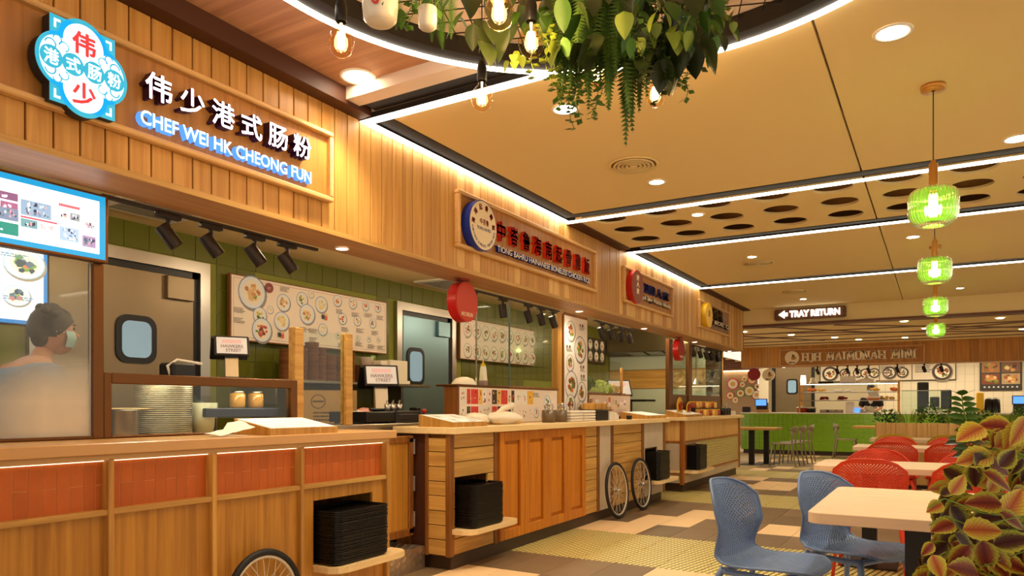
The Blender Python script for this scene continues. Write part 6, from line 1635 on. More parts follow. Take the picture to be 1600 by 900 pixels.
def bscreen(label, px, py, y, z0, w=.16, h=.12):
    q = PY(px,py,y); t = thing('till_screen', label, 'screen', (q.x,y,z0)); MB().bbox((q.x-w-.02,y,q.z-h-.02),(q.x+w+.02,y+.03,q.z+h+.02)).build('case','black_plastic',t); MB().bbox((q.x-.12,y+.03,z0),(q.x+.14,y+.22,q.z)).build('stand','black_plastic',t)
    MB().box((q.x-w,y-.002,q.z-h),(q.x+w,y,q.z+h)).build('display','screen_blue',t)
bscreen('blue-lit till screen at the left end of the far green counter', 1189, 629, 18.95, 1.031, .13, .075); bscreen('blue-lit till screen at the far right behind the hedge', 1594, 625, 19.6, 1.031, .13, .08)
a = PY(1163,640,18.8); b = PY(1183,640,18.8)
small('wooden_box','low wooden box at the left end of the far green counter','box',MB().bbox((a.x+.3,18.74,1.031),(b.x+.3,18.92,1.10)),'oak_x')
fbox('condiment_rack','dark condiment rack before the decorated plate wall','rack',1161,1172,1.031,.14,'badge_dark')
# spotlights of the far stall
for i,px in enumerate((1277,1308,1324,1339,1357,1402,1444,1471)):
    q = PY(px,570,18.9); dup(sp0, (q.x,18.95,2.15), 0, 'black spotlight under the far fascia, '+['first','second','third','fourth','fifth','sixth','seventh','last'][i]+' from the left', 'spotlights of the far stall').scale = (1.1,1.1,1.1)
downlight((PY(1225,575,18.85).x,18.85,2.15), .05, 'downlight in the far soffit below the round emblem', 10)
# decorated plate wall and louvred ceiling at the left
YP = 22.4
struct(MB().box((-8,YP,0),(PY(1183,600,YP).x,YP+.1,2.35)).build('wall_plates', 'grey_wall'))
mat('plate_wall', C(176,146,112), .7); bpy.data.objects['wall_plates'].data.materials[0] = MATS['plate_wall']
struct(MB().box((-9,13.3,2.33),(-4.4,YP,2.36)).build('ceiling', 'cream_paint')); lc = bpy.data.objects.new('ceiling', None); COL.objects.link(lc); struct(lc); OFF[lc.name] = Vector()
for k in range(8): MB().box((-9,15.2+.95*k,2.27),(-4.35,15.45+.95*k,2.33)).build('slat', 'brown_slat', lc)
t = thing('light_line', 'soft warm light line along the top of the decorated plate wall', 'ceiling light', (-5.2,YP-.1,2.3)); mat('led_soft', C(255,240,215), .5, emit=(1,.8,.52,1), es=5); MB().box((-7.5,YP-.08,2.245),(-4.5,YP-.03,2.265)).build('light_strip', 'led_soft', t)
mat('plate_green', C(110,130,50), .4); mat('plate_cream', C(236,220,180), .4)
for i,(px,py,r,rim,mid) in enumerate(((1145,600,9,'red_letter','white_ceramic'),(1163,592,4.2,'plate_cream','food_orange'),(1175,594,6,'red_letter','plate_cream'),(1160,601,4,'plate_cream','food_orange'),(1157,614.5,6.5,'plate_green','food_orange'),(1171,611,8.5,'plate_green','plate_cream'),(1183.5,604,4.3,'plate_cream','food_red'),(1141,618,6,'red_letter','food_orange'),(1149,625,4.5,'plate_cream','food_orange'),(1182,617,7.5,'red_letter','white_ceramic'))):
    q = PY(px,py,YP-.03); R_ = r/1124*21.6
    t = thing('wall_plate', ['large white plate with a thin red rim','small cream plate at the top','red-rimmed plate beside the dark red hanging disc','small cream plate in the middle','green-rimmed plate with an orange centre','large cream plate with a green rim','small cream plate at the right edge','red-rimmed plate at the lower left','small cream plate at the bottom','red-rimmed white plate at the lower right'][i]+' on the decorated wall', 'plate', (q.x,YP-.03,q.z))
    MB().lathe([(0,-.012),(R_*.7,-.012),(R_,-.03),(R_,-.024),(0,.0)], (q.x,YP-.03,q.z), 24, axis='Y').build('rim', rim, t, True) if False else MB().cyl((q.x,YP-.001,q.z),(q.x,YP-.03,q.z),R_*.9,R_,28).build('rim', rim, t)
    MB().cyl((q.x,YP-.031,q.z),(q.x,YP-.033,q.z),R_*.84,n=24).build('well', 'plate_cream' if mid.startswith('food') else mid, t); MB().cyl((q.x,YP-.034,q.z),(q.x,YP-.036,q.z),R_*.42,n=14).build('painted_centre', mid if mid.startswith('food') else 'food_yellow', t)

# =================================================================== FURNITURE
def shell(name, m, nu=40, nv=76, holes=True):
    prof = [(.235,.436),(.215,.447),(.16,.453),(.08,.450),(.0,.443),(-.08,.440),(-.135,.446),(-.17,.465),(-.192,.50),(-.21,.56),(-.226,.62),(-.240,.68),(-.254,.74),(-.27,.79),(-.283,.825)]
    hw =   [.190,.205,.222,.230,.230,.226,.218,.205,.198,.208,.224,.232,.226,.205,.170]
    L = [0]
    for i in range(1,len(prof)): L.append(L[-1]+sqrt((prof[i][0]-prof[i-1][0])**2+(prof[i][1]-prof[i-1][1])**2))
    T = [l/L[-1] for l in L]
    def ev(t, A):
        for i in range(len(T)-1):
            if t <= T[i+1]: 
                f = (t-T[i])/(T[i+1]-T[i]); f = f; return A[i]+(A[i+1]-A[i])*f
        return A[-1]
    px_ = [p[0] for p in prof]; pz_ = [p[1] for p in prof]
    def S_(u, v):
        t = min(1, max(0, v)); a = abs(u)
        e = .10*a**5
        tt = t*(1-e*1.2)+e*.45 if t > .5 else t*(1-.0)+ (0)
        tt = t - (e*1.1*(t-.5)*2 if t > .5 else 0) + (e*.9*(.5-t)*2 if t < .5 else 0)
        x = ev(tt,px_); z = ev(tt,pz_); w = ev(tt,hw); bk = max(0, min(1, (z-.47)/.15))
        x += .085*u*u*bk; z += .018*u*u*(1-bk); 
        return Vector((x, u*w, z))
    mb = MB(); gi = {}
    for j in range(nv+1):
        for i in range(nu+1): gi[i,j] = len(mb.v); mb.v.append(tuple(S_(-1+2*i/nu, j/nv)))
    for j in range(nv):
        for i in range(nu):
            c = [(i,j),(i+1,j),(i+1,j+1),(i,j+1)]; ci = [gi[q] for q in c]
            if holes and (i+j)%2 == 0 and 1 < i < nu-2 and 2 < j < nv-3:
                ring_ = []
                for k in range(8):
                    a = -3*pi/4+k*pi/4; uu = (i+.5+.40*cos(a))/nu*2-1; vv = (j+.5+.40*sin(a))/nv
                    ring_.append(len(mb.v)); mb.v.append(tuple(S_(uu,vv)))
                for k in range(4):
                    A,B = ci[k],ci[(k+1)%4]; mb.f.append([A,B,ring_[(2*k+2)%8],ring_[2*k+1],ring_[2*k]])
            else: mb.f.append(ci)
    n = len(mb.f); mb.mi = [0]*n; mb.col = [(1,1,1,1)]*n; mb.smooth = [True]*n
    return mb
def chair_proto(m):
    t = proto('dining_chair', 'x', 'chair')
    o = shell('s', m).build('perforated_shell', m, t, True); md = o.modifiers.new('thick', 'SOLIDIFY'); md.thickness = .007; md.offset = 0
    # rim bead
    mb = MB(); ms = shell('s', m, 12, 26, False); W_ = 13
    loop = [j*W_+0 for j in range(27)]+[26*W_+i for i in range(1,13)]+[j*W_+12 for j in range(25,-1,-1)]+[i for i in range(11,0,-1)]
    mb.tube([ms.v[i] for i in loop], .0065, 6, closed=True); mb.build('rim', m, t, True)
    for sx,sy in ((1,1),(1,-1),(-1,1),(-1,-1)):
        MB().tube([(.14*sx-.01,.165*sy,.432),(.165*sx-.01,.19*sy,.38),(.20*sx-.015,.225*sy,.005)], .019, 8, taper=.012).build('leg', m, t, True)
    MB().bbox((-.16,-.19,.405),(.14,-.155,.430),.008).bbox((-.16,.155,.405),(.14,.19,.430),.008).bbox((-.165,-.19,.405),(-.13,.19,.430),.008).bbox((.11,-.19,.405),(.145,.19,.430),.008).build('under_frame', m, t)
    return t
ch0 = chair_proto('bluegrey')
chairs = [((-.67,3.50),-.22,'bluegrey','nearest slate-blue perforated chair, standing clear of the pale table'),((-.36,4.06),-.50,'bluegrey','slate-blue perforated chair tucked under the left edge of the nearest table'),
 ((.38,3.72),pi,'bluegrey','slate-blue chair on the plant side of the nearest table'),
 ((-.40,5.63),pi/2,'red_chair','red perforated chair right behind the nearest table, its back to us'),((.20,5.63),pi/2,'red_chair','red perforated chair partly behind the coleus leaves, its back to us'),
 ((-.42,6.36),-pi/2,'red_chair','red chair facing us across the second table, left'),((.24,6.36),-pi/2,'red_chair','red chair facing us across the second table, right'),
 ((-.40,8.38),pi/2,'red_chair','red chair with its back to us at the third table, left'),((.12,8.38),pi/2,'red_chair','red chair with its back to us at the third table, right'),
 ((-.42,9.22),-pi/2,'red_chair','red chair facing us across the third table, left'),((.12,9.22),-pi/2,'red_chair','red chair facing us across the third table, right'),
 ((-.47,10.62),pi/2,'olive_chair','mustard chair before the planter, left'),((.12,10.62),pi/2,'olive_chair','mustard chair before the planter, right')]
for i,((x,y),r,m,l) in enumerate(chairs):
    if i == 0: ch0.location = (x,y,0); ch0.rotation_euler = (0,0,r); ch0['label'] = l
    else: dup(ch0, (x,y,0), r, l, swap={'bluegrey':m} if m != 'bluegrey' else None)
def table(label, x0, x1, y0, y1, peds, m='maple', z=.75, th=.045, cat='table'):
    t = thing('dining_table', label, cat, ((x0+x1)/2,(y0+y1)/2,0))
    o = MB().prism(rrect(x0,x1,y0,y1,.05,6), th, (0,0,z-th)).build('tabletop', m, t); bv = o.modifiers.new('b','BEVEL'); bv.width = .004; bv.segments = 2; bv.limit_method = 'ANGLE'
    for px_,py_ in peds:
        MB().bbox((px_-.05,py_-.05,.012),(px_+.05,py_+.05,z-th-.006),.004).build('pedestal', 'table_black', t); MB().bbox((px_-.19,py_-.22,0),(px_+.19,py_+.22,.012)).build('foot_plate', 'table_black', t); MB().bbox((px_-.12,py_-.16,z-th-.006),(px_+.12,py_+.16,z-th-.0005)).build('mounting_plate', 'table_black', t)
table('nearest pale wooden table with rounded corners beside the coleus', -.46, .30, 3.13, 4.23, [(-.075,3.68)])
table('second pale wooden table, behind the first red chair', -.79, .62, 5.67, 6.38, [(-.44,6.03),(.30,6.03)])
table('third pale wooden table, between the rows of red chairs', -.79, .62, 8.50, 9.15, [(-.44,8.8),(.30,8.8)])
table('farthest pale wooden table in front of the planter', -.79, .62, 10.72, 11.35, [(-.44,11.0),(.30,11.0)])
# taupe chairs
def taupe():
    t = proto('dining_chair', 'x', 'chair')
    mb = MB(); 
    mb.prism([(.21,-.19),(.21,.19),(-.19,.20),(-.19,-.20)], .022, (0,0,.435)); mb.build('seat', 'taupe_chair', t)
    vs = []; n = 12
    for k in range(n+1):
        a = -1.0+2.0*k/n; x = -.26+.09*(a*a); y = .235*a; zt_ = .80-.05*abs(a)**3; zb_ = .64+.04*abs(a)
        vs += [(x,y,zt_),(x-.012,y,zt_),(x+.01,y*.97,zb_),(x-.002,y*.97,zb_)]
    fs = []
    for k in range(n):
        q = 4*k; fs += [[q,q+4,q+6,q+2],[q+1,q+3,q+7,q+5],[q,q+1,q+5,q+4],[q+2,q+6,q+7,q+3]]
    fs += [[0,2,3,1],[4*n,4*n+1,4*n+3,4*n+2]]
    MB().add(vs, fs).build('backrest', 'taupe_chair', t, True)
    for s in (-1,1):
        MB().tube([(-.185,.225*s,.70),(-.20,.215*s,.60),(-.19,.20*s,.45),(-.23,.215*s,.2),(-.27,.225*s,.004)], .019, 8, taper=.013).build('rear_leg', 'taupe_chair', t, True)
        MB().tube([(.18,.17*s,.44),(.20,.19*s,.2),(.215,.20*s,.004)], .017, 8, taper=.012).build('front_leg', 'taupe_chair', t, True)
    return t
tc = taupe()
TC = [((-2.62,14.95),pi,'taupe open-backed chair at the far table, nearest to us'),((-2.55,15.50),pi,'taupe open-backed chair just behind the nearest taupe one'),((-2.50,16.2),pi,'taupe open-backed chair at the far side of the dark-legged table'),((-3.85,15.3),0,'taupe chair half hidden behind the third counter end'),((-1.75,17.55),0,'taupe chair alone before the green counter, by the planter'),((-.32,17.6),pi,'taupe chair behind the small table near the planter')]
for i,((x,y),r,l) in enumerate(TC):
    if i == 0: tc.location = (x,y,0); tc.rotation_euler = (0,0,r); tc['label'] = l
    else: dup(tc, (x,y,0), r, l)
table('brown-topped table with black legs beyond the third counter', -3.75, -2.75, 14.85, 15.65, [(-3.25,15.05),(-3.05,15.5)], 'oak_x', z=.75)
table('small brown-topped table before the green counter, by the planter', -1.6, -.6, 17.2, 18.0, [(-1.1,17.6)], 'oak_x')
# planter hedge
pl_ = thing('planter_box', 'long boarded planter box filled with low green plants', 'planter', (1.2,12.05,0))
x = -.78
while x < 3.2: MB().bbox((x+.002,11.80,.06),(x+.128,11.82,.94),.003).build('board', 'plank_b', pl_); x += .13
MB().box((-.78,11.82,.05),(3.2,12.30,.90)).build('box_body', 'oak', pl_); MB().box((-.70,11.86,0),(3.1,12.26,.05)).build('plinth', 'plinth', pl_); MB().box((-.76,11.83,.90),(3.18,12.28,.925)).build('soil', 'soil', pl_)
MB().bbox((-.79,11.82,.06),(-.775,12.31,.94),.003).build('end_board', 'plank_b', pl_)

def leaf_mesh(L, Wd, curl=.25, fold=.22, n=8, shape=1.0, serr=0):
    mb = MB(); uvs = []
    for k in range(n+1):
        s = k/n; w = Wd/2*sin(pi*min(1,s**(.75*shape)))**.8 if 0 < s < 1 else 0.0005
        if serr and k%2: w *= 1-serr
        z0 = -curl*L*s*s
        for a in (-1,-.5,0,.5,1):
            mb.v.append((L*s, a*w, z0+fold*abs(a)*w-.0)); uvs.append((a,s))
    for k in range(n):
        for i in range(4): mb.f.append([k*5+i,k*5+i+1,(k+1)*5+i+1,(k+1)*5+i]); mb.mi.append(0); mb.col.append((1,1,1,1)); mb.smooth.append(True)
    return mb, uvs
def leaf_obj(name, m, *a, **k):
    mb, uvs = leaf_mesh(*a, **k); o = mb.build(name, m, None, True); me = o.data; uv = me.uv_layers.new(name='UVMap')
    for l in me.loops: uv.data[l.index].uv = uvs[l.vertex_index]
    bpy.data.objects.remove(o); return me
LM = {k: leaf_obj('leaf', k, .105, .078, .18, .20, 12, 1.0, serr=.10) for k in ('coleus','coleus_gold','coleus_dark')}
LM['leaf_green'] = leaf_obj('leaf', 'leaf_green', .10, .055, .15, .15, 8)
LM['leaf_dark'] = leaf_obj('leaf', 'leaf_dark', .13, .085, .25, .2, 8)
LM['leaf_lime'] = leaf_obj('leaf', 'leaf_lime', .09, .07, .3, .2, 8, .8)
LM['small'] = leaf_obj('leaf', 'leaf_green', .035, .026, .1, .1, 4)
def put_leaf(me, parent, base, tip, up, scale, name='leaf'):
    t = (Vector(tip)-Vector(base)).normalized(); u = Vector(up); u = (u-t*u.dot(t)).normalized(); s = u.cross(t)
    M_ = Matrix((t, s, u)).transposed().to_4x4()
    o = bpy.data.objects.new(name, me); COL.objects.link(o); o.parent = parent; o.matrix_local = Matrix.Translation(Vector(base)-OFF[parent.name]) @ M_ @ Matrix.Diagonal((scale,scale,scale,1)); return o
def add_leaf(mb, base, t, up, L, W_):
    t = Vector(t).normalized(); u = Vector(up); u = (u-t*u.dot(t)).normalized(); s = u.cross(t); b = Vector(base)
    mb.add([b, b+t*L*.5+s*W_*.5-u*L*.02, b+t*L, b+t*L*.5-s*W_*.5-u*L*.02, b+t*L*.5-u*W_*.12], [[0,1,4],[1,2,4],[2,3,4],[3,0,4]])
# hedge plants: alternating kinds, each a thing with stuff foliage
rh = random.Random(21)
for i in range(13):
    x = -.66+.29*i; kind = i%4; lab = ['low bushy green plant','spiky grass-like plant','small-leaved shrub with upright shoots','pale green rosette plant'][kind]+' in the planter, '+['first','second','third','fourth','fifth','sixth','seventh','eighth','ninth','tenth','eleventh','twelfth','thirteenth'][i]+' from the left'
    t = thing('planter_shrub', lab, 'plant', (x,12.05,.925)); mb = MB(); H_ = [.22,.20,.34,.20][kind]
    for k in range(170 if kind != 1 else 70):
        a = rh.uniform(0,2*pi); r = .17*sqrt(rh.random()); h = H_*rh.random()*(1-.4*r/.17)
        b = Vector((x+r*cos(a)*1.0, 12.05+r*sin(a), .925+(h if kind != 1 else 0)))
        dv = Vector((cos(a)*.6+rh.uniform(-.4,.4), sin(a)*.6+rh.uniform(-.4,.4), rh.uniform(.1,.9)))
        if kind == 1: add_leaf(mb, b, Vector((cos(a)*.5,sin(a)*.5,1)), (-sin(a),cos(a),0), rh.uniform(.15,.27), .014)
        else: add_leaf(mb, b, dv, (rh.uniform(-1,1),rh.uniform(-1,1),1), rh.uniform(.04,.07), .03)
    if kind == 2:
        for q in range(2):
            bx = x+rh.uniform(-.08,.08)
            for k in range(16): a = k*2.4; add_leaf(mb, (bx,12.05,.925+.02*k), (cos(a),sin(a),.5), (0,0,1), .05, .028)
    o = mb.build('foliage', ['leaf_green','leaf_lime','leaf_green','leaf_lime'][kind], t); o['kind'] = 'stuff'

# =================================================================== FOREGROUND COLEUS
bx = thing('plant_box', 'brown wooden plant box at the lower right under the coleus', 'planter', (.55,2.2,0))
MB().bbox((.17,1.55,0),(.95,2.95,.84),.006).build('box_body', 'oak_dark', bx); MB().box((.20,1.58,.84),(.92,2.92,.855)).build('soil', 'soil', bx)
co = thing('coleus_plant', 'bushy coleus with rusty red leaves edged in yellow-green spilling over the plant box', 'plant', (.5,2.2,.855))
rc = random.Random(4)
def lim(py):
    P = [(640,1560),(665,1520),(700,1498),(740,1482),(775,1452),(800,1446),(840,1452),(875,1440),(905,1436)]
    for (a,b),(c,d) in zip(P[:-1],P[1:]):
        if py <= c: return b+(d-b)*(py-a)/(c-a)
    return P[-1][1]
stems = MB(); view = Vector((-SN,CS,0))
def coleus_leaf(px, py, dep, ang, s, kind, tilt=.0):
    """leaf whose middle is near px,py; ang = direction of the tip in the picture plane (degrees, 0 right, 90 up)"""
    c = PD(px,py,dep); R_ = Vector((CS,SN,0)); a = radians(ang)
    t = (R_*cos(a)+UZ*sin(a)+view*rc.uniform(-.45,.3)).normalized(); up = (-view*.8+UZ*.55+R_*rc.uniform(-.5,.5)).normalized()
    b = c-t*.05*s; s *= .80; b = c-t*.05*s; put_leaf(LM[kind], co, b, b+t, up, s)
    root = Vector((.36+rc.uniform(-.05,.2), 2.15+rc.uniform(-.3,.3), .86)); mid = (b+root)/2+Vector((0,0,.06))
    if rc.random() < .05: stems.tube([b,mid,root], .0016, 4)
MAIN = [(1518,675,1.7,200,.95,'coleus_gold'),(1560,665,1.75,170,1.05,'coleus'),(1525,715,1.65,190,1.0,'coleus_gold'),(1575,690,1.7,20,1,'coleus_gold'),(1495,765,1.62,-40,.0,'coleus'),
 (1497,758,1.6,60,.62,'coleus_gold'),(1462,792,1.6,200,.55,'coleus_gold'),(1540,725,1.72,-150,1.1,'coleus_dark'),(1560,750,1.6,-30,.85,'coleus'),(1540,785,1.6,175,.95,'coleus'),(1575,785,1.7,150,.9,'coleus_dark'),
 (1500,810,1.62,-60,.85,'coleus_dark'),(1545,808,1.6,10,.8,'coleus_dark'),(1582,812,1.6,-30,.75,'coleus'),(1475,822,1.6,190,.75,'coleus'),(1535,827,1.55,5,.95,'coleus_gold'),(1510,850,1.6,-40,.9,'coleus_dark'),(1582,845,1.6,20,.95,'coleus_dark'),
 (1500,870,1.58,-120,.8,'coleus'),(1540,870,1.6,-80,.9,'coleus'),(1560,880,1.6,-60,.9,'coleus'),(1465,885,1.55,-70,.65,'coleus_gold'),(1510,890,1.55,160,1.0,'coleus'),(1580,880,1.6,-20,.9,'coleus'),(1450,858,1.6,230,.45,'coleus'),(1560,720,1.7,30,1.0,'coleus_gold')]
for a in MAIN:
    if a[4] > 0: coleus_leaf(*a)
for k in range(230):
    py = rc.uniform(668,915); px = rc.uniform(lim(py)+rc.choice([4,14,30]), 1660); dep = rc.uniform(1.62,2.2)
    coleus_leaf(px, py, dep, rc.choice([rc.uniform(150,260),rc.uniform(-90,60)]), rc.uniform(.5,1.0), rc.choice(['coleus','coleus','coleus_dark','coleus_dark','coleus_dark','coleus_gold']))
for k in range(3):
    py = rc.uniform(780,900); px = lim(py)+rc.uniform(0,15); b = PD(px,py,1.6); stems.tube([b, b+Vector((.03,.02,.02)), b+Vector((.1,.05,-.01)), (.3,2.1,.9)], .0018, 4)
for k in range(7): stems.tube([(.35+.05*k,2.0+.1*k,.86),(.33+.05*k,2.05+.1*k,1.0),PD(1540+10*k,690+10*k,1.85)], .004, 5)
stems.build('stems', 'stem', co)
# tall green leafy spray behind it
gp_ = thing('green_sprig', 'tall upright sprig with paired oval green leaves above the coleus', 'plant', tuple(PD(1530,800,1.95)))
pts = [PD(1530,760,1.95),PD(1524,700,1.95),PD(1512,665,1.95),PD(1505,640,1.95),PD(1503,618,1.95)]
MB().tube(pts, .003, 5, taper=.0015).build('stem', 'stem', gp_)
def on(pts, t):
    f = t*(len(pts)-1); i = min(int(f), len(pts)-2); return pts[i].lerp(pts[i+1], f-i)
R3_ = Vector((CS,SN,0))
for k in range(9):
    b = on(pts, .12+.10*k)
    for s in (-1,1):
        t = (R3_*s+UZ*.25+view*rc.uniform(-.4,.4)); put_leaf(LM['leaf_green'], gp_, b, b+t, (-view*.7+UZ*.8), .62-.03*k)
for k in range(4):
    b = pts[-1]; a = k*1.6; put_leaf(LM['small'], gp_, b, b+Vector((cos(a),sin(a),.6)), UZ, 1.0)
g2 = thing('green_sprig', 'short sprig with dark oval leaves left of the coleus top', 'plant', tuple(PD(1520,760,1.9)))
pts = [PD(1545,760,1.9),PD(1530,725,1.9),PD(1515,695,1.88),PD(1500,680,1.88)]; MB().tube(pts, .003, 5, taper=.0015).build('stem', 'stem', g2)
for k in range(7):
    b = on(pts, .1+.13*k)
    for s in (-1,1): put_leaf(LM['leaf_dark' if k%2 else 'leaf_green'], g2, b, b+(R3_*s*(1 if s<0 else .7)+UZ*.1), (-view*.6+UZ), .42)
# =================================================================== HANGING GARDEN
hg = thing('hanging_plants', 'dense hanging mass of ferns, ivy and eucalyptus inside the round ceiling ring', 'hanging plants', (-.62,2.45,2.94))
rg = random.Random(12)
def frond_mesh(L=.5, W_=.085, n=40):
    mb = MB(); P = lambda s: Vector((.10*L*sin(s*1.3), 0, -L*s))
    mb.tube([P(k/8) for k in range(9)], .0018, 4, taper=.0008)
    for k in range(2, n):
        s = k/n; b = P(s); w = W_/2*min(1, s*5)*min(1.0,(1-s)*2.2+.12)
        for sd in (-1,1):
            t = Vector((.0, sd, -.32)); e = b+t*w; h = L/n*.5
            mb.add([b+Vector((0,0,h)), b+Vector((0,0,-h)), e+Vector((.004,0,-h*.3))], [[0,1,2]])
    return mb
fm = []
for m in ('fern','leaf_green','leaf_lime'):
    o = frond_mesh().build('frond', m, None); fm.append(o.data); bpy.data.objects.remove(o)
def frond(px, bot, dep, L=None, k=None, top=None):
    e = PD(px, bot, dep); zt_ = 2.90 if top is None else top; L = L or (zt_-e.z); L = max(.12, min(L, .75))
    o = bpy.data.objects.new('frond', fm[0 if k is None else k]); COL.objects.link(o); o.parent = hg
    o.location = Vector((e.x,e.y,e.z+L))-OFF[hg.name]; o.rotation_euler = (rg.uniform(-.12,.12), rg.uniform(-.10,.10), TH+pi/2+rg.uniform(-.9,.9)); s = L/.5; o.scale = (s,min(1.1,max(.6,s)),s)
for px,b,d in ((985,222,2.75),(962,195,2.72),(972,200,2.78),(1002,175,2.8),(952,180,2.7),(940,150,2.7),(925,160,2.72),(912,140,2.7),(900,150,2.75),(888,120,2.7),(878,105,2.75),(994,150,2.7),(930,130,2.8),(968,160,2.65),(905,90,2.6),(945,110,2.6),(1010,130,2.7),(918,150,2.65),(957,150,2.68),(893,135,2.68)): frond(px,b,d)
for px,b,d,L in ((680,78,2.5,.22),(672,60,2.5,.2),(688,65,2.52,.2),(622,42,2.4,.17),(600,20,2.4,.15),(705,55,2.5,.18)): frond(px,b,d,L,1)
def vine(px, top, bot, dep, m, L=.035, sway=12, step=.024, n2=1):
    mb = MB(); a = PD(px,top,dep); b = PD(px+rg.uniform(-sway,sway),bot,dep+rg.uniform(-.08,.08)); n = max(3,int((a-b).length/step)); pts = []
    for k in range(n+1):
        p = a.lerp(b,k/n)+Vector((.012*sin(k*.9),.012*cos(k*.7),0)); pts.append(p)
    mb.tube(pts, .0014, 4)
    for k,p in enumerate(pts):
        for q in range(2*n2):
            t = rg.uniform(0,2*pi); add_leaf(mb, p, (cos(t),sin(t),rg.uniform(-.7,.2)), (rg.uniform(-.5,.5),rg.uniform(-.5,.5),1), L*rg.uniform(.8,1.25), L*.75)
    o = mb.build('vine', m, hg); o['kind'] = 'stuff'
for q in range(34): frond(rg.uniform(868,1012), rg.uniform(60,175), rg.uniform(2.6,2.85))
for q in range(26): vine(rg.uniform(870,1110), rg.uniform(-20,40), rg.uniform(60,135), rg.uniform(2.65,3.0), rg.choice(['leaf_green','leaf_dark']))
for a in ((1040,20,140,2.8,'leaf_green'),(1058,10,130,2.85,'leaf_green'),(1072,20,125,2.9,'leaf_green'),(1085,15,100,2.85,'leaf_dark'),(1062,60,150,2.8,'leaf_green'),(1030,60,165,2.75,'leaf_dark'),(1096,0,75,2.9,'leaf_green'),(1048,40,120,2.7,'leaf_green'),
    (895,120,200,2.7,'leaf_green'),(910,110,185,2.7,'leaf_green'),(925,120,180,2.75,'leaf_green'),(938,125,185,2.72,'leaf_green'),(882,90,170,2.72,'leaf_green'),(870,60,150,2.7,'leaf_lime'),(855,40,135,2.65,'leaf_lime'),(842,40,120,2.7,'leaf_lime'),(1105,0,60,2.8,'leaf_lime'),(1125,-10,35,2.8,'leaf_lime'),
    (650,-10,40,2.4,'leaf_green'),(640,-10,32,2.4,'leaf_green'),(662,-5,45,2.45,'leaf_green'),(1000,20,120,2.6,'leaf_dark'),(1018,20,130,2.62,'leaf_green')): vine(*a)
# leafy mass: big leaves one by one
def mass(n, x0, x1, y0, y1, d0, d1, keys, s0, s1):
    for k in range(n):
        p = PD(rg.uniform(x0,x1), rg.uniform(y0,y1), rg.uniform(d0,d1)); p.z = min(p.z, 2.93)
        a = rg.uniform(0,2*pi); put_leaf(LM[rg.choice(keys)], hg, p, p+Vector((cos(a)*.6,sin(a)*.6,-.8)), (cos(a),sin(a),.9), rg.uniform(s0,s1))
mass(120, 855, 1125, -45, 75, 2.55, 3.1, ['leaf_dark','leaf_dark','leaf_green'], .7, 1.2)
mass(26, 960, 1110, -10, 60, 2.45, 2.7, ['leaf_lime','leaf_lime','leaf_green'], .6, .95)
mass(16, 1000, 1080, 40, 110, 2.6, 2.9, ['leaf_dark','leaf_dark'], .8, 1.2)
mass(9, 725, 800, 25, 65, 2.6, 2.8, ['leaf_dark'], .6, 1.0); mass(30, 700, 880, -35, 35, 2.65, 3.0, ['leaf_dark','leaf_green'], .7, 1.1)
mass(10, 790, 870, 60, 100, 2.6, 2.8, ['leaf_lime'], .4, .6); mass(14, 1095, 1150, -20, 50, 2.7, 2.9, ['leaf_green','leaf_lime'], .4, .7)
mass(10, 610, 700, -20, 25, 2.35, 2.5, ['leaf_green'], .4, .7)
# hanging white pots
for px,py,w,l in ((594,8,56,'white hanging pot painted with a red flower, left of the ferns'),(668,30,30,'second pale hanging pot half hidden by fern fronds')):
    c = PD(px,py,2.35); r = w/2/1124*2.35; t = thing('hanging_pot', l, 'plant pot', (c.x,c.y,c.z))
    MB().lathe([(0,-r*1.0),(r*.75,-r*1.0),(r*.93,-r*.8),(r,.0),(r*.98,r*1.1),(r*.9,r*1.1),(r*.9,0),(0,r*.3)], c, 26).build('pot', 'white_ceramic', t, True)
    n = (Vector((0,0,EYE))-c); n.z = 0; n.normalize(); u = UZ.cross(n)
    if w > 40:
        p = Print(c+n*(r+.0008), u, UZ, n)
        for k in range(7): p.disc(-.012+.008*cos(k*.9)-.004, -.018+.008*sin(k*.9), .005, C(190,60,60), n=8)
        p.poly([(-.02,-.005),(-.014,.0),(-.006,-.016)], C(40,50,90)); p.poly([(0,-.004),(.004,.002),(.0,-.018)], C(60,60,110)); p.poly([(.004,-.028),(.012,-.02),(.008,-.034)], C(60,100,50)); p.build('painted_flower', t)
    for k in range(3):
        a = 2*pi*k/3; MB().cyl((c.x+r*.92*cos(a),c.y+r*.92*sin(a),c.z+r*1.05),(c.x,c.y,2.935),.0015,n=4).build('wire', 'black_plastic', t)

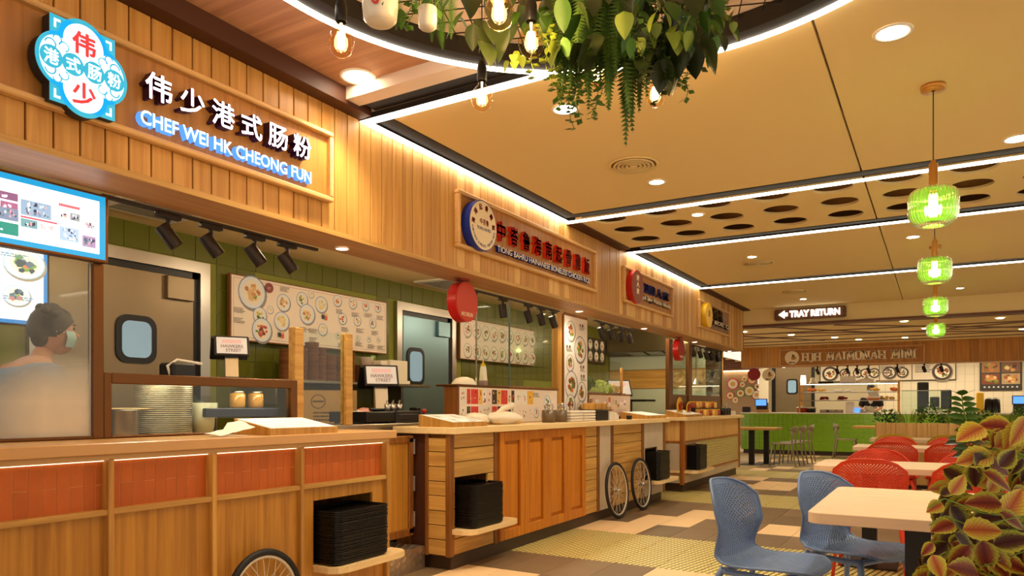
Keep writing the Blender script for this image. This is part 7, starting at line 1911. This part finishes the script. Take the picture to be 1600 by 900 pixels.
# =================================================================== PEOPLE
def skin_obj(name, V, E_, Rd, m, parent=None, root=0, sub=2):
    me = bpy.data.meshes.new(name); me.from_pydata(V, E_, []); o = bpy.data.objects.new(name, me); COL.objects.link(o)
    o.modifiers.new('skin', 'SKIN').use_smooth_shade = True
    sv = me.skin_vertices[0].data
    for i,r in enumerate(Rd): sv[i].radius = (r, r) if not hasattr(r,'__len__') else r; sv[i].use_root = (i == root)
    s = o.modifiers.new('sub', 'SUBSURF'); s.levels = s.render_levels = sub; me.materials.append(MATS[m])
    if parent: o.parent = parent
    OFF[o.name] = Vector(); return o
def person(label, base, rz, shirt, apron, hair='hair', mask=True, reach=.34, bend=.10):
    # local: facing +x, y to the left, feet at z = 0
    zs = 1.36
    V = [(0,0,.93),(.02,0,1.08),(bend*.6,0,1.24),(bend,0,1.36),(bend+.02,0,1.43),(bend+.05,0,1.50)]; E_ = [(0,1),(1,2),(2,3),(3,4),(4,5)]; R_ = [(.13,.15),(.115,.14),(.12,.165),(.085,.13),.052,.055]
    for s in (-1,1):
        k = len(V); V += [(bend-.01,.165*s,1.34),(bend+.04,.225*s,1.14),(bend+reach*.55+.02,.16*s,1.10),(bend+reach*.8,.13*s,1.10)]; R_ += [.055,.043,.032,.028]; E_ += [(3,k),(k,k+1),(k+1,k+2),(k+2,k+3)]
        h = k+3; V += [(bend+reach*.8+.05,.125*s,1.098)]; R_ += [(.034,.016)]; E_ += [(h,len(V)-1)]; pm = len(V)-1
        for q,(dy,L) in enumerate(((.026,.065),(.009,.075),(-.009,.07),(-.024,.055))):
            f = len(V); x0 = V[pm][0]+.022; V += [(x0,V[pm][1]+dy*s,1.098),(x0+L*.5,V[pm][1]+dy*1.1*s,1.092),(x0+L,V[pm][1]+dy*1.1*s,1.075)]; R_ += [.0095,.0085,.007]; E_ += [(pm,f),(f,f+1),(f+1,f+2)]
        f = len(V); V += [(V[pm][0]-.01,V[pm][1]-.035*s,1.09),(V[pm][0]+.02,V[pm][1]-.055*s,1.08)]; R_ += [.011,.0085]; E_ += [(pm,f),(f,f+1)]
        k = len(V); V += [(0,.09*s,.86),(.03,.10*s,.48),(0,.10*s,.09),(.12,.11*s,.04)]; R_ += [.095,.062,.042,.036]; E_ += [(0,k),(k,k+1),(k+1,k+2),(k+2,k+3)]
    b = skin_obj('person', V, E_, R_, 'skin'); b.location = base; b.rotation_euler = (0,0,rz); tag(b, label, 'person')
    hx, hz = bend+.075, 1.575
    def P_(mb, n, m, sm=True): o = mb.build(n, m, None, sm); o.parent = b; return o
    hd = MB().ball((hx,0,hz), .1, 18, 14, (.98,.76,1.15)).ball((hx+.03,0,hz-.055), .066, 14, 10, (1.0,.85,1.0)); hd.cyl((hx+.085,0,hz+.01),(hx+.118,0,hz-.025),.010,.016,8)
    for s in (-1,1): hd.ball((hx-.005,.077*s,hz-.01), .022, 8, 6, (.7,.35,1.2))
    head = P_(hd, 'head', 'skin')
    for s in (-1,1):
        P_(MB().ball((hx+.088,.030*s,hz+.018), .0085, 8, 6), 'eye', 'badge_dark'); P_(MB().bbox((hx+.088,.016*s,hz+.036),(hx+.097,.046*s,hz+.042),.002), 'eyebrow', hair)
    mh = MB(); rp_ = random.Random(3); n, k = 20, 10; vs = []
    for j in range(k+1):
        th = pi*.62*j/k
        for i in range(n):
            ph = 2*pi*i/n; fr = max(0, cos(ph)); t2 = th*(1-.42*fr); vs.append((hx-.008+.112*sin(t2)*cos(ph)*(1+rp_.uniform(-.03,.04)), .088*sin(t2)*sin(ph)*(1+rp_.uniform(-.03,.04)), hz+.012+.128*cos(t2)))
    mh.add(vs, [[j*n+i,j*n+(i+1)%n,(j+1)*n+(i+1)%n,(j+1)*n+i] for j in range(k) for i in range(n)]); mh.ball((hx-.055,0,hz-.03), .062, 12, 8, (.75,1.15,1.0))
    for k in range(26):
        a = rp_.uniform(0,2*pi); q = rp_.uniform(.1,1.1); mh.ball((hx-.012+.10*sin(q)*cos(a), .08*sin(q)*sin(a), hz+.02+.108*cos(q)), rp_.uniform(.018,.03), 7, 5)
    P_(mh, 'hair', hair)
    if mask: 
        mm = MB(); vs = []
        for j in range(6):
            for i in range(9):
                a = -1.25+2.5*i/8; z = hz+.002-.085*j/5; r = .103-.012*abs(j-2.0)/2; vs.append((hx+.01+r*.98*cos(a), r*.86*sin(a), z))
        mm.add(vs, [[j*9+i,j*9+i+1,(j+1)*9+i+1,(j+1)*9+i] for j in range(5) for i in range(8)]); P_(mm, 'face_mask', 'mask_blue')
        for s in (-1,1): P_(MB().tube([(hx+.03,.082*s,hz-.01),(hx,.086*s,hz+.005),(hx-.012,.088*s,hz-.01)], .0018, 4), 'mask_strap', 'white_trim')
    else: P_(MB().ball((hx+.086,0,hz-.05), .014, 8, 5, (.5,1.3,.45)), 'mouth', 'dark_red')
    V = [(0,0,.90),(.02,0,1.08),(bend*.6,0,1.24),(bend,0,1.37)]; E_ = [(0,1),(1,2),(2,3)]; R_ = [(.15,.17),(.13,.158),(.14,.19),(.105,.17)]
    for s in (-1,1): k = len(V); V += [(bend-.01,.17*s,1.34),(bend+.035,.225*s,1.16)]; R_ += [.092,.074]; E_ += [(3,k),(k,k+1)]
    sh_ = skin_obj('shirt', V, E_, R_, shirt, b)
    V = [(0,.0,.92),(0,0,.80)]; E_ = [(0,1)]; R_ = [(.145,.165),(.14,.16)]
    for s in (-1,1): k = len(V); V += [(.0,.09*s,.74),(.03,.10*s,.48),(0,.10*s,.10)]; R_ += [.10,.075,.058]; E_ += [(1,k),(k,k+1),(k+1,k+2)]
    skin_obj('trousers', V, E_, R_, 'shirt_dark', b)
    vs = []; 
    for j in range(8):
        z = .55+.78*j/7; w = .17 if z < 1.05 else .17-.09*(z-1.05)/.28; xo = .155+bend*.35*max(0,(z-.9)/.4)
        for i in range(7): a = -1+2*i/6; vs.append((xo+.035-.05*a*a, w*a, z))
    P_(MB().add(vs, [[j*7+i,j*7+i+1,(j+1)*7+i+1,(j+1)*7+i] for j in range(7) for i in range(6)]), 'apron', apron)
    for s in (-1,1): P_(MB().bbox((-.05,.10*s-.05,0),(.22,.10*s+.05,.075),.02), 'shoe', 'black_plastic')
    return b
person('stall worker in blue shirt and face mask, bending over food behind the steamy glass', (-4.06,1.76,0), radians(80), 'shirt_blue', 'apron', bend=.20)
person('stall worker in dark shirt reaching under the far glass shelves', (PY(1362,600,19.72).x,19.74,0), radians(-92), 'shirt_dark', 'apron', mask=True, bend=.12)
